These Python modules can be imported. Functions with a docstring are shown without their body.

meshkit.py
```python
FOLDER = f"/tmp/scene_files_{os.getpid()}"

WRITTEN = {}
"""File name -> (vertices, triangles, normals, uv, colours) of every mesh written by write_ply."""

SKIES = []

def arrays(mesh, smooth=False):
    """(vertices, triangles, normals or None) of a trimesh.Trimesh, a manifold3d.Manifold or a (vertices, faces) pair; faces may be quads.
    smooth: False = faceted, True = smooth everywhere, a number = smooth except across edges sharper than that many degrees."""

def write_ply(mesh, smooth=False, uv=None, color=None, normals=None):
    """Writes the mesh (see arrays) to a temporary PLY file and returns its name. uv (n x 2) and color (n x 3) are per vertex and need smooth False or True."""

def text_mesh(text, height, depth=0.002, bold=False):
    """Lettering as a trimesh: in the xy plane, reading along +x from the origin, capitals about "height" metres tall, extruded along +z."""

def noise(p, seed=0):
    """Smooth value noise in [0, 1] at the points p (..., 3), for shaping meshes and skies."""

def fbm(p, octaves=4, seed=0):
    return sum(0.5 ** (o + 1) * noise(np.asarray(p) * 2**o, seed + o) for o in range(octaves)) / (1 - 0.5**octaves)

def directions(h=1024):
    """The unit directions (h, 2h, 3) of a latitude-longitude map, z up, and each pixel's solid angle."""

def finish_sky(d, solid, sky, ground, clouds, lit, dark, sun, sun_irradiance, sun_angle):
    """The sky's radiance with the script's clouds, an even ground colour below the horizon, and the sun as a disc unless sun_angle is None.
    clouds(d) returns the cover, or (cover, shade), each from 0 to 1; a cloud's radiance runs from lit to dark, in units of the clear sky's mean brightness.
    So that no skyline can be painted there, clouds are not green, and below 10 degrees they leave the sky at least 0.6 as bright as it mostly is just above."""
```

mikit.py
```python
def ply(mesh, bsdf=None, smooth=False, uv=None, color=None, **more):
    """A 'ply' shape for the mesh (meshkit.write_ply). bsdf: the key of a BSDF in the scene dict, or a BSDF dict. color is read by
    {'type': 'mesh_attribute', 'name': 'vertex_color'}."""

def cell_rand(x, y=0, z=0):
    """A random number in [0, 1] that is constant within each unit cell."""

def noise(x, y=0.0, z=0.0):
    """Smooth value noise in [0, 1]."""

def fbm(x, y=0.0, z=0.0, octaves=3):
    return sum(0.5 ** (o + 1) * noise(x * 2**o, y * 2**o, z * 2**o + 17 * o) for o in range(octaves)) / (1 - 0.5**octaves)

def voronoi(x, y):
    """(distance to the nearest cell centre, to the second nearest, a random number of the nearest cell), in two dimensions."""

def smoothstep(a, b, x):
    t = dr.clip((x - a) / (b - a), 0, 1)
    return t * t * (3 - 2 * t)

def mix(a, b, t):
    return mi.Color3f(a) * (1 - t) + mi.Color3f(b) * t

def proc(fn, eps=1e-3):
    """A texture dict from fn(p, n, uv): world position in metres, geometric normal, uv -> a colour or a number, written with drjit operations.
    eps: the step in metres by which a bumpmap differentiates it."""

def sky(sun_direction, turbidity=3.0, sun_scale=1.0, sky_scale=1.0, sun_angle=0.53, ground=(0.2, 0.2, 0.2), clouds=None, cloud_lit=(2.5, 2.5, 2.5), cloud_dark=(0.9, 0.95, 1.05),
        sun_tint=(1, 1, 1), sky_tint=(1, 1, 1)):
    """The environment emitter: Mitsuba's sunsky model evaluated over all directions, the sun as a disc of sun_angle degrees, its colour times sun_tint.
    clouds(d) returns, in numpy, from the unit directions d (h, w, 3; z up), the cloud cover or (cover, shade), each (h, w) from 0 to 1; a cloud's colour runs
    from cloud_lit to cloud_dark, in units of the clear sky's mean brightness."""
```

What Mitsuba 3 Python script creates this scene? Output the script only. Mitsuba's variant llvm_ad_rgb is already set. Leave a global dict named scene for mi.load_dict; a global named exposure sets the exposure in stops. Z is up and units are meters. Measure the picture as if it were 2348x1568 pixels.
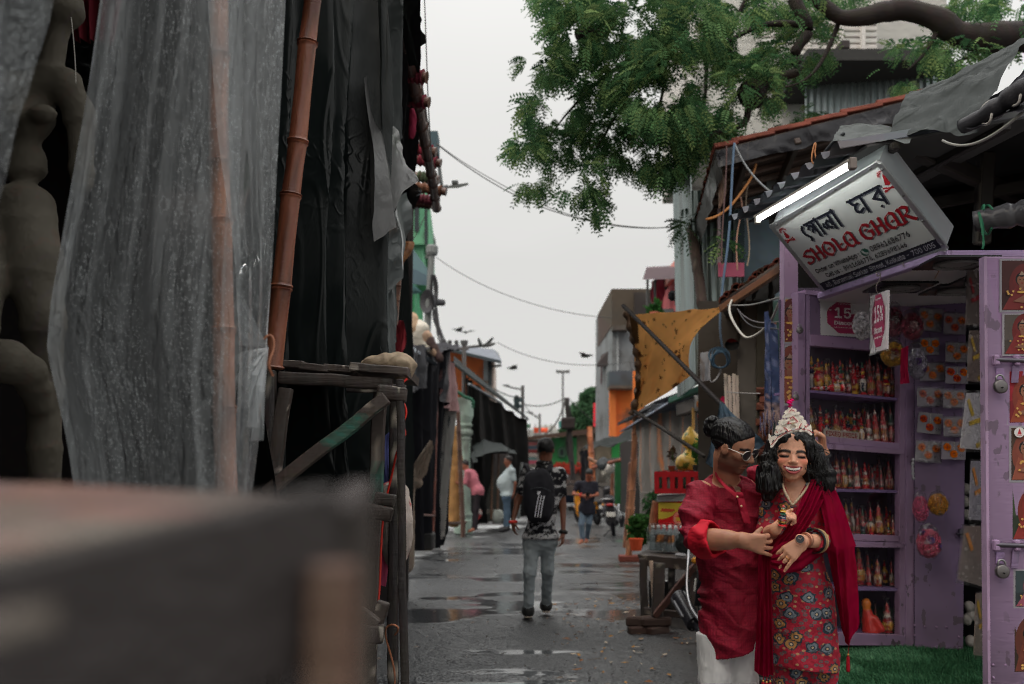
import math,random
import numpy as np,trimesh,mitsuba as mi,drjit as dr
import mikit,meshkit
from mikit import proc,noise,fbm,voronoi,cell_rand,smoothstep,mix
from scipy.spatial import cKDTree
scene,labels={},{}
# camera, sky, exposure
EYE,FOC,TILT=np.array([0.0,0.0,1.4]),2282.0,math.radians(7.51)
fwd=np.array([0,math.cos(TILT),math.sin(TILT)])
scene['camera']={'type':'thinlens','fov':math.degrees(2*math.atan(1173.5/FOC)),'fov_axis':'x',
    'aperture_radius':0.0068,'focus_distance':4.45,'near_clip':0.05,'far_clip':4000.0,
    'to_world':mi.ScalarTransform4f().look_at(origin=EYE.tolist(),target=(EYE+fwd).tolist(),up=[0,0,1])}
exposure=1.1
def overcast(d):
 s=np.clip(d[...,2],0,1)
 n=meshkit.fbm(np.stack([d[...,0]/(s+.25),d[...,1]/(s+.25),s*0],-1)*1.6,4,5)
 return np.ones(d.shape[:2]),np.clip((1-s**3.0)+(n-.5)*.05,0,1)
scene['sky']=mikit.sky((-0.35,-0.62,0.70),turbidity=4,sun_scale=0.30,sun_angle=50,clouds=overcast,ground=(.12,.12,.12),
      cloud_lit=(13.5,13.4,13.1),cloud_dark=(3.5,3.48,3.38))
# small library
rng=np.random.default_rng(7)
random.seed(7)
def at(px,py,Y):
 """A point of the place: 2347-wide picture coordinates measured on the photograph, and its distance Y in metres down the lane."""
 u,v=(px-1173.5)/FOC,(784-py)/FOC
 t=Y/(math.cos(TILT)-v*math.sin(TILT))
 return np.array([u*t,Y,EYE[2]+t*(math.sin(TILT)+v*math.cos(TILT))])
def gnd(px,py,z=0.0):
 u,v=(px-1173.5)/FOC,(784-py)/FOC
 t=(z-EYE[2])/(math.sin(TILT)+v*math.cos(TILT))
 return np.array([u*t,t*(math.cos(TILT)-v*math.sin(TILT)),z])
def pxm(Y):
 return FOC/Y
def c8(r,g,b):
 x=np.array([r,g,b],float)/255
 return np.where(x<.04045,x/12.92,((x+.055)/1.055)**2.4)
def cat(*ms):
 ms=[m for m in ms if m is not None]
 flat=[]
 for m in ms:
  flat.extend(m)if isinstance(m,(list,tuple))and not(len(m)==2 and isinstance(m[0],np.ndarray))else flat.append(m)
 return trimesh.util.concatenate([f if isinstance(f,trimesh.Trimesh)else trimesh.Trimesh(*f,process=False)for f in flat])
def TM(v,f):
 f=np.asarray(f,int)
 if f.shape[1]==4:
  f=np.vstack([f[:,[0,1,2]],f[:,[0,2,3]]])
 return trimesh.Trimesh(np.asarray(v,float),f,process=False)
def nrm(v):
 v=np.asarray(v,float)
 return v/(np.linalg.norm(v)+1e-12)
def hull(pts):
 return trimesh.convex.convex_hull(np.asarray(pts))
def box(sx,sy,sz,c=(0,0,0),bev=None):
 b=min(sx,sy,sz)*.12 if bev is None else bev
 b=min(b,.49*min(sx,sy,sz))
 h=np.array([sx,sy,sz])/2
 s=np.array([[x,y,z]for x in(-1,1)for y in(-1,1)for z in(-1,1)],float)
 if b<=0:
  return hull(s*h+c)
 pts=[s*(h-b+b*np.eye(3)[k])for k in range(3)]
 return hull(np.vstack(pts)+c)
def frame_of(z,up=(0,0,1)):
 z=nrm(z)
 x=np.cross(up,z)
 if np.linalg.norm(x)<1e-4:
  x=np.cross((0,1,0),z)
 x=nrm(x)
 return np.stack([x,np.cross(z,x),z],1)
def beam(p0,p1,w,h,up=(0,0,1),bev=None,warp=0.0,seg=1,seed=0):
 """A timber of section w x h (h along up) from p0 to p1."""
 p0,p1=np.asarray(p0,float),np.asarray(p1,float)
 L=np.linalg.norm(p1-p0)
 b=min(w,h)*.12 if bev is None else bev
 if seg>1:
  x,y=w/2,h/2
  ring=np.array([(x,-y+b),(x,0),(x,y-b),(x-b,y),(0,y),(-x+b,y),(-x,y-b),(-x,0),(-x,-y+b),(-x+b,-y),(0,-y),(x-b,-y)])
  zs=np.r_[0,np.linspace(b,L-b,seg),L]
  k=len(ring)
  v=np.vstack([np.c_[ring*(1-b/max(w,h))if i in(0,len(zs)-1)else ring,np.full(k,z)]for i,z in enumerate(zs)]+[[[0,0,0],[0,0,L]]])
  i,j=np.meshgrid(np.arange(len(zs)-1),np.arange(k),indexing='ij')
  q=np.stack([i*k+j,i*k+(j+1)%k,(i+1)*k+(j+1)%k,(i+1)*k+j],-1).reshape(-1,4)
  e=np.arange(k);n_=len(zs)*k
  m=trimesh.Trimesh(v,np.vstack([q[:,[0,1,2]],q[:,[0,2,3]],np.stack([(e+1)%k,e,e*0+n_],1),np.stack([e+n_-k,(e+1)%k+n_-k,e*0+n_+1],1)]),process=False)
 else:
  m=box(w,h,L,(0,0,L/2),b)
 v=np.array(m.vertices)
 if warp:
  v[:,:2]+=(np.stack([meshkit.fbm(v*[2,2,5]+9*seed+k*31,3)for k in range(2)],1)-.5)*warp
 m=trimesh.Trimesh(v@frame_of(p1-p0,up).T+p0,m.faces,process=False)
 return m
def slice_refine(m,axis,step):
 for _ in range(7):
  v=m.vertices
  e=v[m.edges_unique]
  L=np.abs(e[:,0,:]-e[:,1,:]).max(1)
  if L.max()<=step*1.6:
   break
  m=trimesh.Trimesh(*trimesh.remesh.subdivide(m.vertices,m.faces,np.unique(np.where((np.ptp(v[m.faces],axis=1).max(1))>step*1.6)[0])),process=False)
 return m
def tube(pts,rad,sides=8,cap=True):
 p=np.asarray(pts,float)
 r=np.broadcast_to(np.asarray(rad,float),(len(p),))
 t=np.gradient(p,axis=0)
 t/=np.linalg.norm(t,axis=1,keepdims=True)+1e-12
 ref=np.array([0,0,1.0])if abs(t[:,2]).mean()<.8 else np.array([1.0,0,0])
 a=np.cross(t,ref)
 a/=np.linalg.norm(a,axis=1,keepdims=True)+1e-12
 b=np.cross(t,a)
 ang=np.arange(sides)*2*np.pi/sides
 v=p[:,None]+r[:,None,None]*(np.cos(ang)[None,:,None]*a[:,None]+np.sin(ang)[None,:,None]*b[:,None])
 n=len(p)
 i,j=np.meshgrid(np.arange(n-1),np.arange(sides),indexing='ij')
 q=np.stack([i*sides+j,i*sides+(j+1)%sides,(i+1)*sides+(j+1)%sides,(i+1)*sides+j],-1).reshape(-1,4)
 f=np.vstack([q[:,[0,1,2]],q[:,[0,2,3]]])
 v=v.reshape(-1,3)
 if cap:
  k=np.arange(sides)
  f=np.vstack([f,np.stack([k*0+len(v),(k+1)%sides,k],1),np.stack([k*0+len(v)+1,k+(n-1)*sides,(k+1)%sides+(n-1)*sides],1)])
  v=np.vstack([v,p[:1],p[-1:]])
 return trimesh.Trimesh(v,f,process=False)
def spline(pts,n):
 p=np.asarray(pts,float)
 from scipy.interpolate import CubicSpline,PchipInterpolator
 t=np.r_[0,np.cumsum(np.linalg.norm(np.diff(p,axis=0),axis=1)+1e-9)]
 return CubicSpline(t,p)(np.linspace(0,t[-1],n))if len(p)>2 else np.array([p[0]+(p[1]-p[0])*s for s in np.linspace(0,1,n)])
def sag(a,b,s,n=16):
 t=np.linspace(0,1,n)[:,None]
 p=np.asarray(a)*(1-t)+np.asarray(b)*t
 p[:,2]-=4*s*(t*(1-t))[:,0]
 return p
def lathe(prof,n=16,c=(0,0,0)):
 """prof: rows of (radius, z) from bottom to top, turned about z."""
 pr=np.asarray(prof,float)
 a=np.arange(n)*2*np.pi/n
 v=np.stack([pr[:,None,0]*np.cos(a),pr[:,None,0]*np.sin(a),np.repeat(pr[:,1:2],n,1)],-1).reshape(-1,3)
 i,j=np.meshgrid(np.arange(len(pr)-1),np.arange(n),indexing='ij')
 q=np.stack([i*n+j,i*n+(j+1)%n,(i+1)*n+(j+1)%n,(i+1)*n+j],-1).reshape(-1,4)
 return TM(v+np.asarray(c),q)
def orient(m,z,p=(0,0,0),up=(0,0,1)):
 return trimesh.Trimesh(np.asarray(m.vertices)@frame_of(z,up).T+np.asarray(p),m.faces,process=False)
def move(m,p,rz=0.0,s=1.0):
 c,d=math.cos(rz),math.sin(rz)
 R=np.array([[c,-d,0],[d,c,0],[0,0,1]])
 return trimesh.Trimesh((np.asarray(m.vertices)*s)@R.T+np.asarray(p),m.faces,process=False)
def grid(fn,nu,nv,closed_u=False):
 """fn(U, V) -> (nv, nu, 3) points; returns (mesh, uv)."""
 U,V=np.meshgrid(np.linspace(0,1,nu),np.linspace(0,1,nv))
 p=fn(U,V)
 i,j=np.meshgrid(np.arange(nv-1),np.arange(nu-1),indexing='ij')
 q=np.stack([i*nu+j,i*nu+j+1,(i+1)*nu+j+1,(i+1)*nu+j],-1).reshape(-1,4)
 return TM(p.reshape(-1,3),q),np.stack([U.ravel(),V.ravel()],1)
def bil(c00,c10,c11,c01):
 c00,c10,c11,c01=map(lambda x:np.asarray(x,float),(c00,c10,c11,c01))
 return lambda U,V:(c00*((1-U)*(1-V))[...,None]+c10*(U*(1-V))[...,None]+c11*(U*V)[...,None]+c01*((1-U)*V)[...,None])
def slab(c00,c10,c11,c01,t,bev=0.0):
 """A plate with the given front corners (anticlockwise seen from the front), thickness t behind them."""
 q=np.array([c00,c10,c11,c01],float)
 n=nrm(np.cross(q[1]-q[0],q[3]-q[0]))
 c=q.mean(0)
 if bev:
  inn=c+(q-c)*(1-2*bev/np.linalg.norm(q-c,axis=1,keepdims=True))
  return hull(np.vstack([inn,q-n*bev,q-n*(t-bev),inn-n*t]))
 return hull(np.vstack([q,q-n*t]))
def strip_solid(poly,p,ux,uy,t):
 """shapely polygon laid on the plane p + x*ux + y*uy, extruded by t along ux x uy."""
 gs=getattr(poly,'geoms',[poly])
 out=[]
 for g in gs:
  if g.is_empty or g.geom_type!='Polygon':
   continue
  m=trimesh.creation.extrude_polygon(g,t,engine='earcut')
  out.append(m)
 m=trimesh.util.concatenate(out)
 n=nrm(np.cross(ux,uy))
 v=np.asarray(m.vertices)
 return trimesh.Trimesh(np.asarray(p)+v[:,:1]*np.asarray(ux)+v[:,1:2]*np.asarray(uy)+v[:,2:3]*n,m.faces,process=False)
def text_on(s,height,p,ux,uy,t=0.0015,bold=False,width=None):
 m=meshkit.text_mesh(s,height,t,bold)
 v=np.array(m.vertices)
 if width:
  v[:,0]*=width/v[:,0].max()
 n=nrm(np.cross(ux,uy))
 return trimesh.Trimesh(np.asarray(p)+v[:,:1]*np.asarray(ux)+v[:,1:2]*np.asarray(uy)+v[:,2:3]*n,m.faces,process=False)
def nets(f,lo,hi,h,lip=1.6,block=8):
 """Surface nets of the signed distance f(points) inside the box lo..hi at spacing h, only near the surface."""
 lo,hi=np.minimum(lo,hi).astype(float),np.maximum(lo,hi).astype(float)
 nb=np.maximum(np.ceil((hi-lo)/(h*block)).astype(int),1)
 B=np.stack(np.meshgrid(*[np.arange(k)for k in nb],indexing='ij'),-1).reshape(-1,3)
 d=f(lo+(B+.5)*block*h)
 keep=np.abs(d)<block*h*.87*lip
 B=B[keep]
 o=np.stack(np.meshgrid(*[np.arange(block+1)]*3,indexing='ij'),-1).reshape(-1,3)
 dims=nb*block+1
 ids=(B[:,None,:]*block+o[None]).reshape(-1,3)
 flat=(ids[:,0]*dims[1]+ids[:,1])*dims[2]+ids[:,2]
 uniq,inv=np.unique(flat,return_inverse=True)
 gp=np.stack([uniq//(dims[1]*dims[2]),(uniq//dims[2])%dims[1],uniq%dims[2]],1)
 val=np.concatenate([f(lo+c*h)for c in np.array_split(gp,max(1,len(gp)//200000))])
 val=val[inv].reshape(-1,block+1,block+1,block+1)
 # cells
 corners=[(a,b,c)for a in(0,1)for b in(0,1)for c in(0,1)]
 sl=lambda a:slice(a,block+a)
 cv=np.stack([val[:,sl(a),sl(b),sl(c)]for a,b,c in corners],-1)
 inside=cv<0
 act=inside.any(-1)&~inside.all(-1)
 bi,ci,cj,ck=np.nonzero(act)
 cvv=cv[bi,ci,cj,ck]
 acc,cnt=np.zeros((len(bi),3)),np.zeros(len(bi))
 for x in range(8):
  for y in range(x+1,8):
   dx=np.array(corners[y])-np.array(corners[x])
   if np.abs(dx).sum()!=1:
    continue
   a,b=cvv[:,x],cvv[:,y]
   s=(a<0)!=(b<0)
   t=np.where(s,a/np.where(s,a-b,1),0)
   acc+=np.where(s[:,None],np.array(corners[x])+t[:,None]*dx,0)
   cnt+=s
 cell=B[bi]*block+np.stack([ci,cj,ck],1)
 V=lo+(cell+acc/cnt[:,None])*h
 key=(cell[:,0]*dims[1]+cell[:,1])*dims[2]+cell[:,2]
 order=np.argsort(key)
 key_s=key[order]
 def look(c):
  k=(c[:,0]*dims[1]+c[:,1])*dims[2]+c[:,2]
  i=np.clip(np.searchsorted(key_s,k),0,len(key_s)-1)
  return np.where(key_s[i]==k,order[i],-1)
 F=[]
 c0=cvv[:,0]
 for ax,other in((0,4),(1,2),(2,1)):
  cr=(c0<0)!=(cvv[:,other]<0)
  base=cell[cr]
  e1,e2=[np.eye(3,dtype=int)[k]for k in range(3)if k!=ax]
  q=np.stack([look(base-e1-e2),look(base-e2),look(base),look(base-e1)],1)
  ok=(q>=0).all(1)
  flip=(c0[cr]<0)!=(ax==1)
  q=np.where(flip[:,None],q,q[:,::-1])
  F.append(q[ok])
 q=np.vstack(F)
 return TM(V,q)
# signed distances
def sd_cap(p,a,b,ra,rb=None):
 rb=ra if rb is None else rb
 a,b=np.asarray(a,float),np.asarray(b,float)
 ab=b-a
 t=np.clip(((p-a)@ab)/(ab@ab+1e-12),0,1)
 return np.linalg.norm(p-a-t[:,None]*ab,axis=1)-(ra+(rb-ra)*t)
def sd_ell(p,c,r,R=None):
 q=p-np.asarray(c,float)
 if R is not None:
  q=q@R
 r=np.asarray(r,float)
 k0=np.linalg.norm(q/r,axis=1)
 k1=np.linalg.norm(q/(r*r),axis=1)
 return k0*(k0-1)/np.maximum(k1,1e-9)
def smin(a,b,k):
 h=np.clip(.5+.5*(b-a)/k,0,1)
 return b*(1-h)+a*h-k*h*(1-h)
def smax(a,b,k):
 return-smin(-a,-b,k)
def sd_chain(p,pts,rads,k=0.02):
 d=None
 for a,b,ra,rb in zip(pts[:-1],pts[1:],rads[:-1],rads[1:]):
  e=sd_cap(p,a,b,ra,rb)
  d=e if d is None else smin(d,e,k)
 return d
def sd_section(p,rings):
 """Elliptic cross-sections (z, cx, cy, rx, ry) stacked along z, smoothly interpolated: a torso, a garment."""
 r=np.asarray(rings,float)
 r=r[np.argsort(r[:,0])]
 z=np.clip(p[:,2],r[0,0],r[-1,0])
 c=[np.interp(z,r[:,0],r[:,k])for k in range(1,5)]
 q=np.stack([(p[:,0]-c[0]),(p[:,1]-c[1])],1)
 k0=np.hypot(q[:,0]/c[2],q[:,1]/c[3])
 k1=np.hypot(q[:,0]/c[2]**2,q[:,1]/c[3]**2)
 d=k0*(k0-1)/np.maximum(k1,1e-9)
 d=np.maximum(d,-np.minimum(c[2],c[3]))
 return np.maximum(d,np.abs(p[:,2]-z)*1.0+np.where(p[:,2]!=z,d*0,-9))
# scene bookkeeping
def fresh(name):
 if name not in USED:
  USED.add(name)
  return name
 i=1
 while f'{name}_{i:03d}' in USED:
  i+=1
 USED.add(f'{name}_{i:03d}')
 return f'{name}_{i:03d}'
USED=set()
def thing(name,label,cat_,group=None,kind=None):
 k=fresh(name)
 tag(k,label,cat_,group,kind)
 return k
def tag(k,label=None,cat_=None,group=None,kind=None):
 d=labels.setdefault(k,{})
 for a,b in(('label',label),('category',cat_),('group',group),('kind',kind)):
  if b:
   d[a]=b
def shade(m,col,grime=0.0,gs=3.0):
 v=np.asarray(m.vertices)
 c=col(v)if callable(col)else np.broadcast_to(np.asarray(col,float),(len(v),3)).copy()
 if grime:
  n=meshkit.fbm(v*gs+11.3,4)
  c=c*(1+grime*2.2*(n[:,None]-.5))
 return np.clip(c,0.002,1)
def ply_shape(m,mat,smooth,col=None,uv=None,**kw):
 """A 'ply' entry. The colour of each triangle (6 bits a channel) travels in u, its brightness per vertex in v, so that meshes of one material can be joined."""
 if uv is not None or col is None:
  if uv is None:
   uv=np.zeros((len(m.vertices),2))
  v,f,n=meshkit.arrays(m,True if smooth is not False else False)
  if n is None:
   uv=uv[f.ravel()]
   n=np.repeat(m.face_normals if len(m.face_normals)==len(f)else np.cross(v[f[:,1]]-v[f[:,0]],v[f[:,2]]-v[f[:,0]]),3,0)
   v,f=v[f.ravel()],np.arange(f.size).reshape(-1,3)
 else:
  v,f,n=meshkit.arrays(m,True if smooth is not False else False)
  tri=col[f]
  base=tri.mean(1)
  q=np.clip(np.round(np.sqrt(base)*63),1,63)
  dec=(q/63)**2
  lum=np.array([.3,.5,.2])
  br=np.clip((tri@lum)/(dec@lum)[:,None],.1,4)
  u=q@np.array([4096,64,1.0])
  uv=np.stack([np.repeat(u,3),br.ravel()],1)
  fn=np.cross(v[f[:,1]]-v[f[:,0]],v[f[:,2]]-v[f[:,0]])
  n=n[f.ravel()]if n is not None else np.repeat(fn,3,0)
  v,f=v[f.ravel()],np.arange(f.size).reshape(-1,3)
 L=np.linalg.norm(n,axis=1,keepdims=True)
 n=np.where(L>1e-20,n/np.maximum(L,1e-20),[0,0,1.0])
 path=meshkit.write_ply((v,f),False,uv,None,normals=n)
 return{'type':'ply','filename':path,'face_normals':False,'bsdf':{'type':'ref','id':mat},**kw}
def part(name,m,mat,col=(.5,.5,.5),parent=None,smooth=False,grime=0.0,gs=3.0,label=None,uv=None,kind=None,**kw):
 """One entry of the scene. col: linear rgb, an array per vertex, or a function of the vertices."""
 if isinstance(m,(list,tuple)):
  m=cat(*m)
 key=fresh(f'{parent}__{name}' if parent else name)
 if smooth not in(False,True)and uv is None and not isinstance(col,np.ndarray):
  m=trimesh.graph.smooth_shade(m,angle=np.radians(smooth),facet_minarea=None)
  smooth=True
 elif smooth not in(False,True):
  smooth=True
 c=shade(m,col,grime,gs)if mat in VCM else None
 scene[key]=ply_shape(m,mat,smooth,c,uv,**kw)
 if label or kind:
  tag(key,label,kind=kind)
 return key
# materials
def f_vc(p,n,uv):
 i=dr.floor(uv.x+.5)
 r=dr.floor(i/4096)
 g=dr.floor((i-r*4096)/64)
 b=i-r*4096-g*64
 return mi.Color3f(dr.square(r/63),dr.square(g/63),dr.square(b/63))*uv.y
VC=proc(f_vc)
VCM=set()
def pr(base,rough,two=True,bump=None,scale=1.0,**k):
 d={'type':'principled','base_color':base if isinstance(base,dict)else{'type':'rgb','value':list(map(float,base))},'roughness':rough,**k}
 if bump is not None:
  d={'type':'bumpmap','tex':bump,'scale':scale,'bsdf':d}
 return{'type':'twosided','bsdf':d}if two else d
def mat(name,d,vc=True):
 scene[name]=d
 if vc:
  VCM.add(name)
def f_fine(p,n,uv):
 return fbm(p.x*60,p.y*60,p.z*60,3)
def f_coarse(p,n,uv):
 return fbm(p.x*14,p.y*14,p.z*14,4)
def f_grain(p,n,uv):
 w=fbm(p.x*6,p.y*6,p.z*6,2)*1.5
 return fbm(p.x*55+w,p.y*55+w,p.z*9,3)*.6+fbm(p.x*9,p.y*160,p.z*160,2)*.4
def f_crinkle(p,n,uv):
 a=fbm(p.x*3,p.y*3,p.z*.8,2)
 m=smoothstep(.42,.68,fbm(p.x*1.7,p.y*1.7,p.z*1.1,2))
 b=1-smoothstep(0,.09,dr.abs(noise(p.x*8+3*a,p.y*8,p.z*1.7+4*a)-.5))
 c=1-smoothstep(0,.12,dr.abs(noise(p.x*17+p.z*9,p.y*17,p.z*11-p.x*8)-.5))
 return a*.5+b*.30+c*.22*m
def f_rough_wet(p,n,uv):
 w=smoothstep(.42,.62,fbm(p.x*3,p.y*3,p.z*2,3))
 return.20+.34*w
def f_dirt(p,n,uv):
 return smoothstep(.50,.78,fbm(p.x*2.3,p.y*2.3,p.z*1.3,4))*.75
def f_weave(p,n,uv):
 return fbm(p.x*18,p.y*18,p.z*11,3)
def dirty(b,w,dark,rough=.8):
 return{'type':'blendbsdf','weight':proc(w),'a':b,'b':pr(dark,rough)}
mat('m_matt',pr(VC,.8,specular=.3,bump=proc(f_fine),scale=.004))
mat('m_plain',pr(VC,.6,specular=.4))
mat('m_gloss',pr(VC,.22,specular=.5))
mat('m_metal',pr(VC,.38,metallic=.85))
mat('m_wood',dirty(pr(VC,.55,specular=.45,bump=proc(f_grain,4e-4),scale=.006),f_dirt,c8(38,33,30)))
mat('m_bamboo',pr(VC,.38,specular=.5,bump=proc(f_grain,4e-4),scale=.004))
mat('m_wall',dirty(pr(VC,.85,specular=.25,bump=proc(f_coarse),scale=.012),f_dirt,c8(70,66,62)))
def f_chips(p,n,uv):
 g=fbm(p.x*2.6,p.y*2.6,p.z*1.1,3)
 return smoothstep(.655,.70,fbm(p.x*26,p.y*26,p.z*13,3))*.5*smoothstep(.40,.6,g)+.24*smoothstep(.52,.75,g)+.35*smoothstep(.55,.0,p.z-.3)*smoothstep(.3,.6,fbm(p.x*7,p.y*7,p.z*4,2))
mat('m_paint',dirty(pr(VC,.45,specular=.40,bump=proc(f_grain,4e-4),scale=.006),f_chips,c8(74,64,72),.6))
mat('m_tarp',pr(VC,proc(f_rough_wet),specular=.30,bump=proc(f_crinkle,3e-3),scale=.011))
mat('m_cloth',pr(VC,.85,specular=.2,sheen=.4,bump=proc(f_weave,2e-3),scale=.02))
mat('m_skin',pr(VC,.46,specular=.4,flatness=.5))
def f_hair(p,n,uv):
 w=fbm(p.x*12,p.y*12,p.z*6,2)*5
 return noise(p.x*260+w,p.y*260+w,p.z*30+w)+noise(p.x*90+w,p.y*90,p.z*12)
mat('m_hair',pr(VC,.40,specular=.36,bump=proc(f_hair,1e-3),scale=.004))
mat('m_wet',pr(VC,.27,specular=.16,bump=proc(f_crinkle,3e-3),scale=.05))
mat('m_dull',pr(VC,.62,specular=.12,bump=proc(f_crinkle,3e-3),scale=.018))
mat('m_leaf',{'type':'principledthin','base_color':VC,'roughness':.5,'diff_trans':.75,'eta':1.4})
mat('m_sheer',{'type':'principledthin','base_color':VC,'roughness':.6,'diff_trans':.9,'spec_trans':.12,'eta':1.3})
scene['m_glass']={'type':'thindielectric','int_ior':1.5}
def clear_w(p,n,uv):
 return.03+.36*smoothstep(.62,.80,fbm(p.x*34,p.y*34,p.z*34,2))
scene['m_cello']={'type':'blendbsdf','weight':proc(clear_w),'a':{'type':'thindielectric','int_ior':1.5},
     'b':{'type':'twosided','bsdf':{'type':'principled','base_color':{'type':'rgb','value':[.4,.4,.4]},'roughness':.15,'specular':.9}}}
# ground, wet lane
def puddle(x,y):
 a=fbm(x*.55+3.1,y*.85,0.0,4)
 b=fbm(x*1.1+9,y*2.6+4,0.0,3)
 return smoothstep(.50,.59,a*.40+b*.60+.01)
def road_base(p,n,uv):
 g=fbm(p.x*90,p.y*90,0.0,2)
 big=fbm(p.x*.9,p.y*1.1,0.0,4)
 mud=smoothstep(.9,1.7,p.x+(big-.5)*1.4)*(1-smoothstep(14,20,p.y))
 c=mix((.012,.0128,.014),(.088,.091,.096),g*.9+big*.55-.22)
 return mix(c,(.045,.036,.030),mud*.65)
def road_rough(p,n,uv):
 big=fbm(p.x*.8+7,p.y*1.6,0.0,3)
 w=puddle(p.x,p.y)
 mud=smoothstep(.9,1.7,p.x)*(1-smoothstep(14,20,p.y))
 return(1-.78*w)*(.20+.30*big+.14*mud)+.035
def road_bump(p,n,uv):
 w=1-puddle(p.x,p.y)
 return w*(fbm(p.x*38,p.y*38,0.0,2)*1.1+fbm(p.x*4,p.y*10,0.0,3)*2.2)
mat('m_road',pr(proc(road_base),proc(road_rough),specular=.5,bump=proc(road_bump,4e-3),scale=.020),vc=False)
mat('m_soil',pr((.06,.055,.05),.8),vc=False)
def road_fn(U,V):
 x=-4.5+U*12
 y=-2+62*V**1.6
 p=np.stack([x,y,x*0],-1)
 z=(meshkit.fbm(np.stack([x*.5,y*.5,x*0],-1),3,3)-.5)*.035
 return np.stack([x,y,z],-1)
m,uv=grid(road_fn,60,160)
part('road',m,'m_road',smooth=True)
tag('road',kind='structure')
m=TM([[-300,-60,-.06],[300,-60,-.06],[300,1500,-.06],[-300,1500,-.06]],[[0,1,2,3]])
part('ground',m,'m_soil')
tag('ground',kind='structure')
# fallen leaves and scraps on the wet lane
r=np.random.default_rng(3)
def scraps(n,xr,yr,size):
 V,F=[],[]
 for k in range(n):
  x,y=r.uniform(*xr),r.uniform(*yr)
  a,L,w=r.uniform(0,6.28),r.uniform(*size),r.uniform(.25,.5)
  d,e=np.array([math.cos(a),math.sin(a),0]),np.array([-math.sin(a),math.cos(a),0])
  c=np.array([x,y,.022])
  q=[c-d*L,c+e*L*w+[0,0,r.uniform(0,.012)],c+d*L+[0,0,r.uniform(0,.012)],c-e*L*w]
  F.append([len(V)+i for i in range(4)])
  V+=q
 return TM(V,F)
m=scraps(170,(.35,1.6),(6.2,11.5),(.012,.045))
cols=np.repeat(np.array([[c8(150,105,45),c8(95,62,30),c8(175,160,140),c8(120,70,30)][k]for k in r.integers(0,4,170)]),4,0)
part('leaf_litter',m,'m_plain',cols)
tag('leaf_litter','yellow and brown leaf scraps scattered on the wet lane','leaves',kind='stuff')
m=scraps(420,(-1.3,1.1),(6.3,20),(.006,.026))
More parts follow.
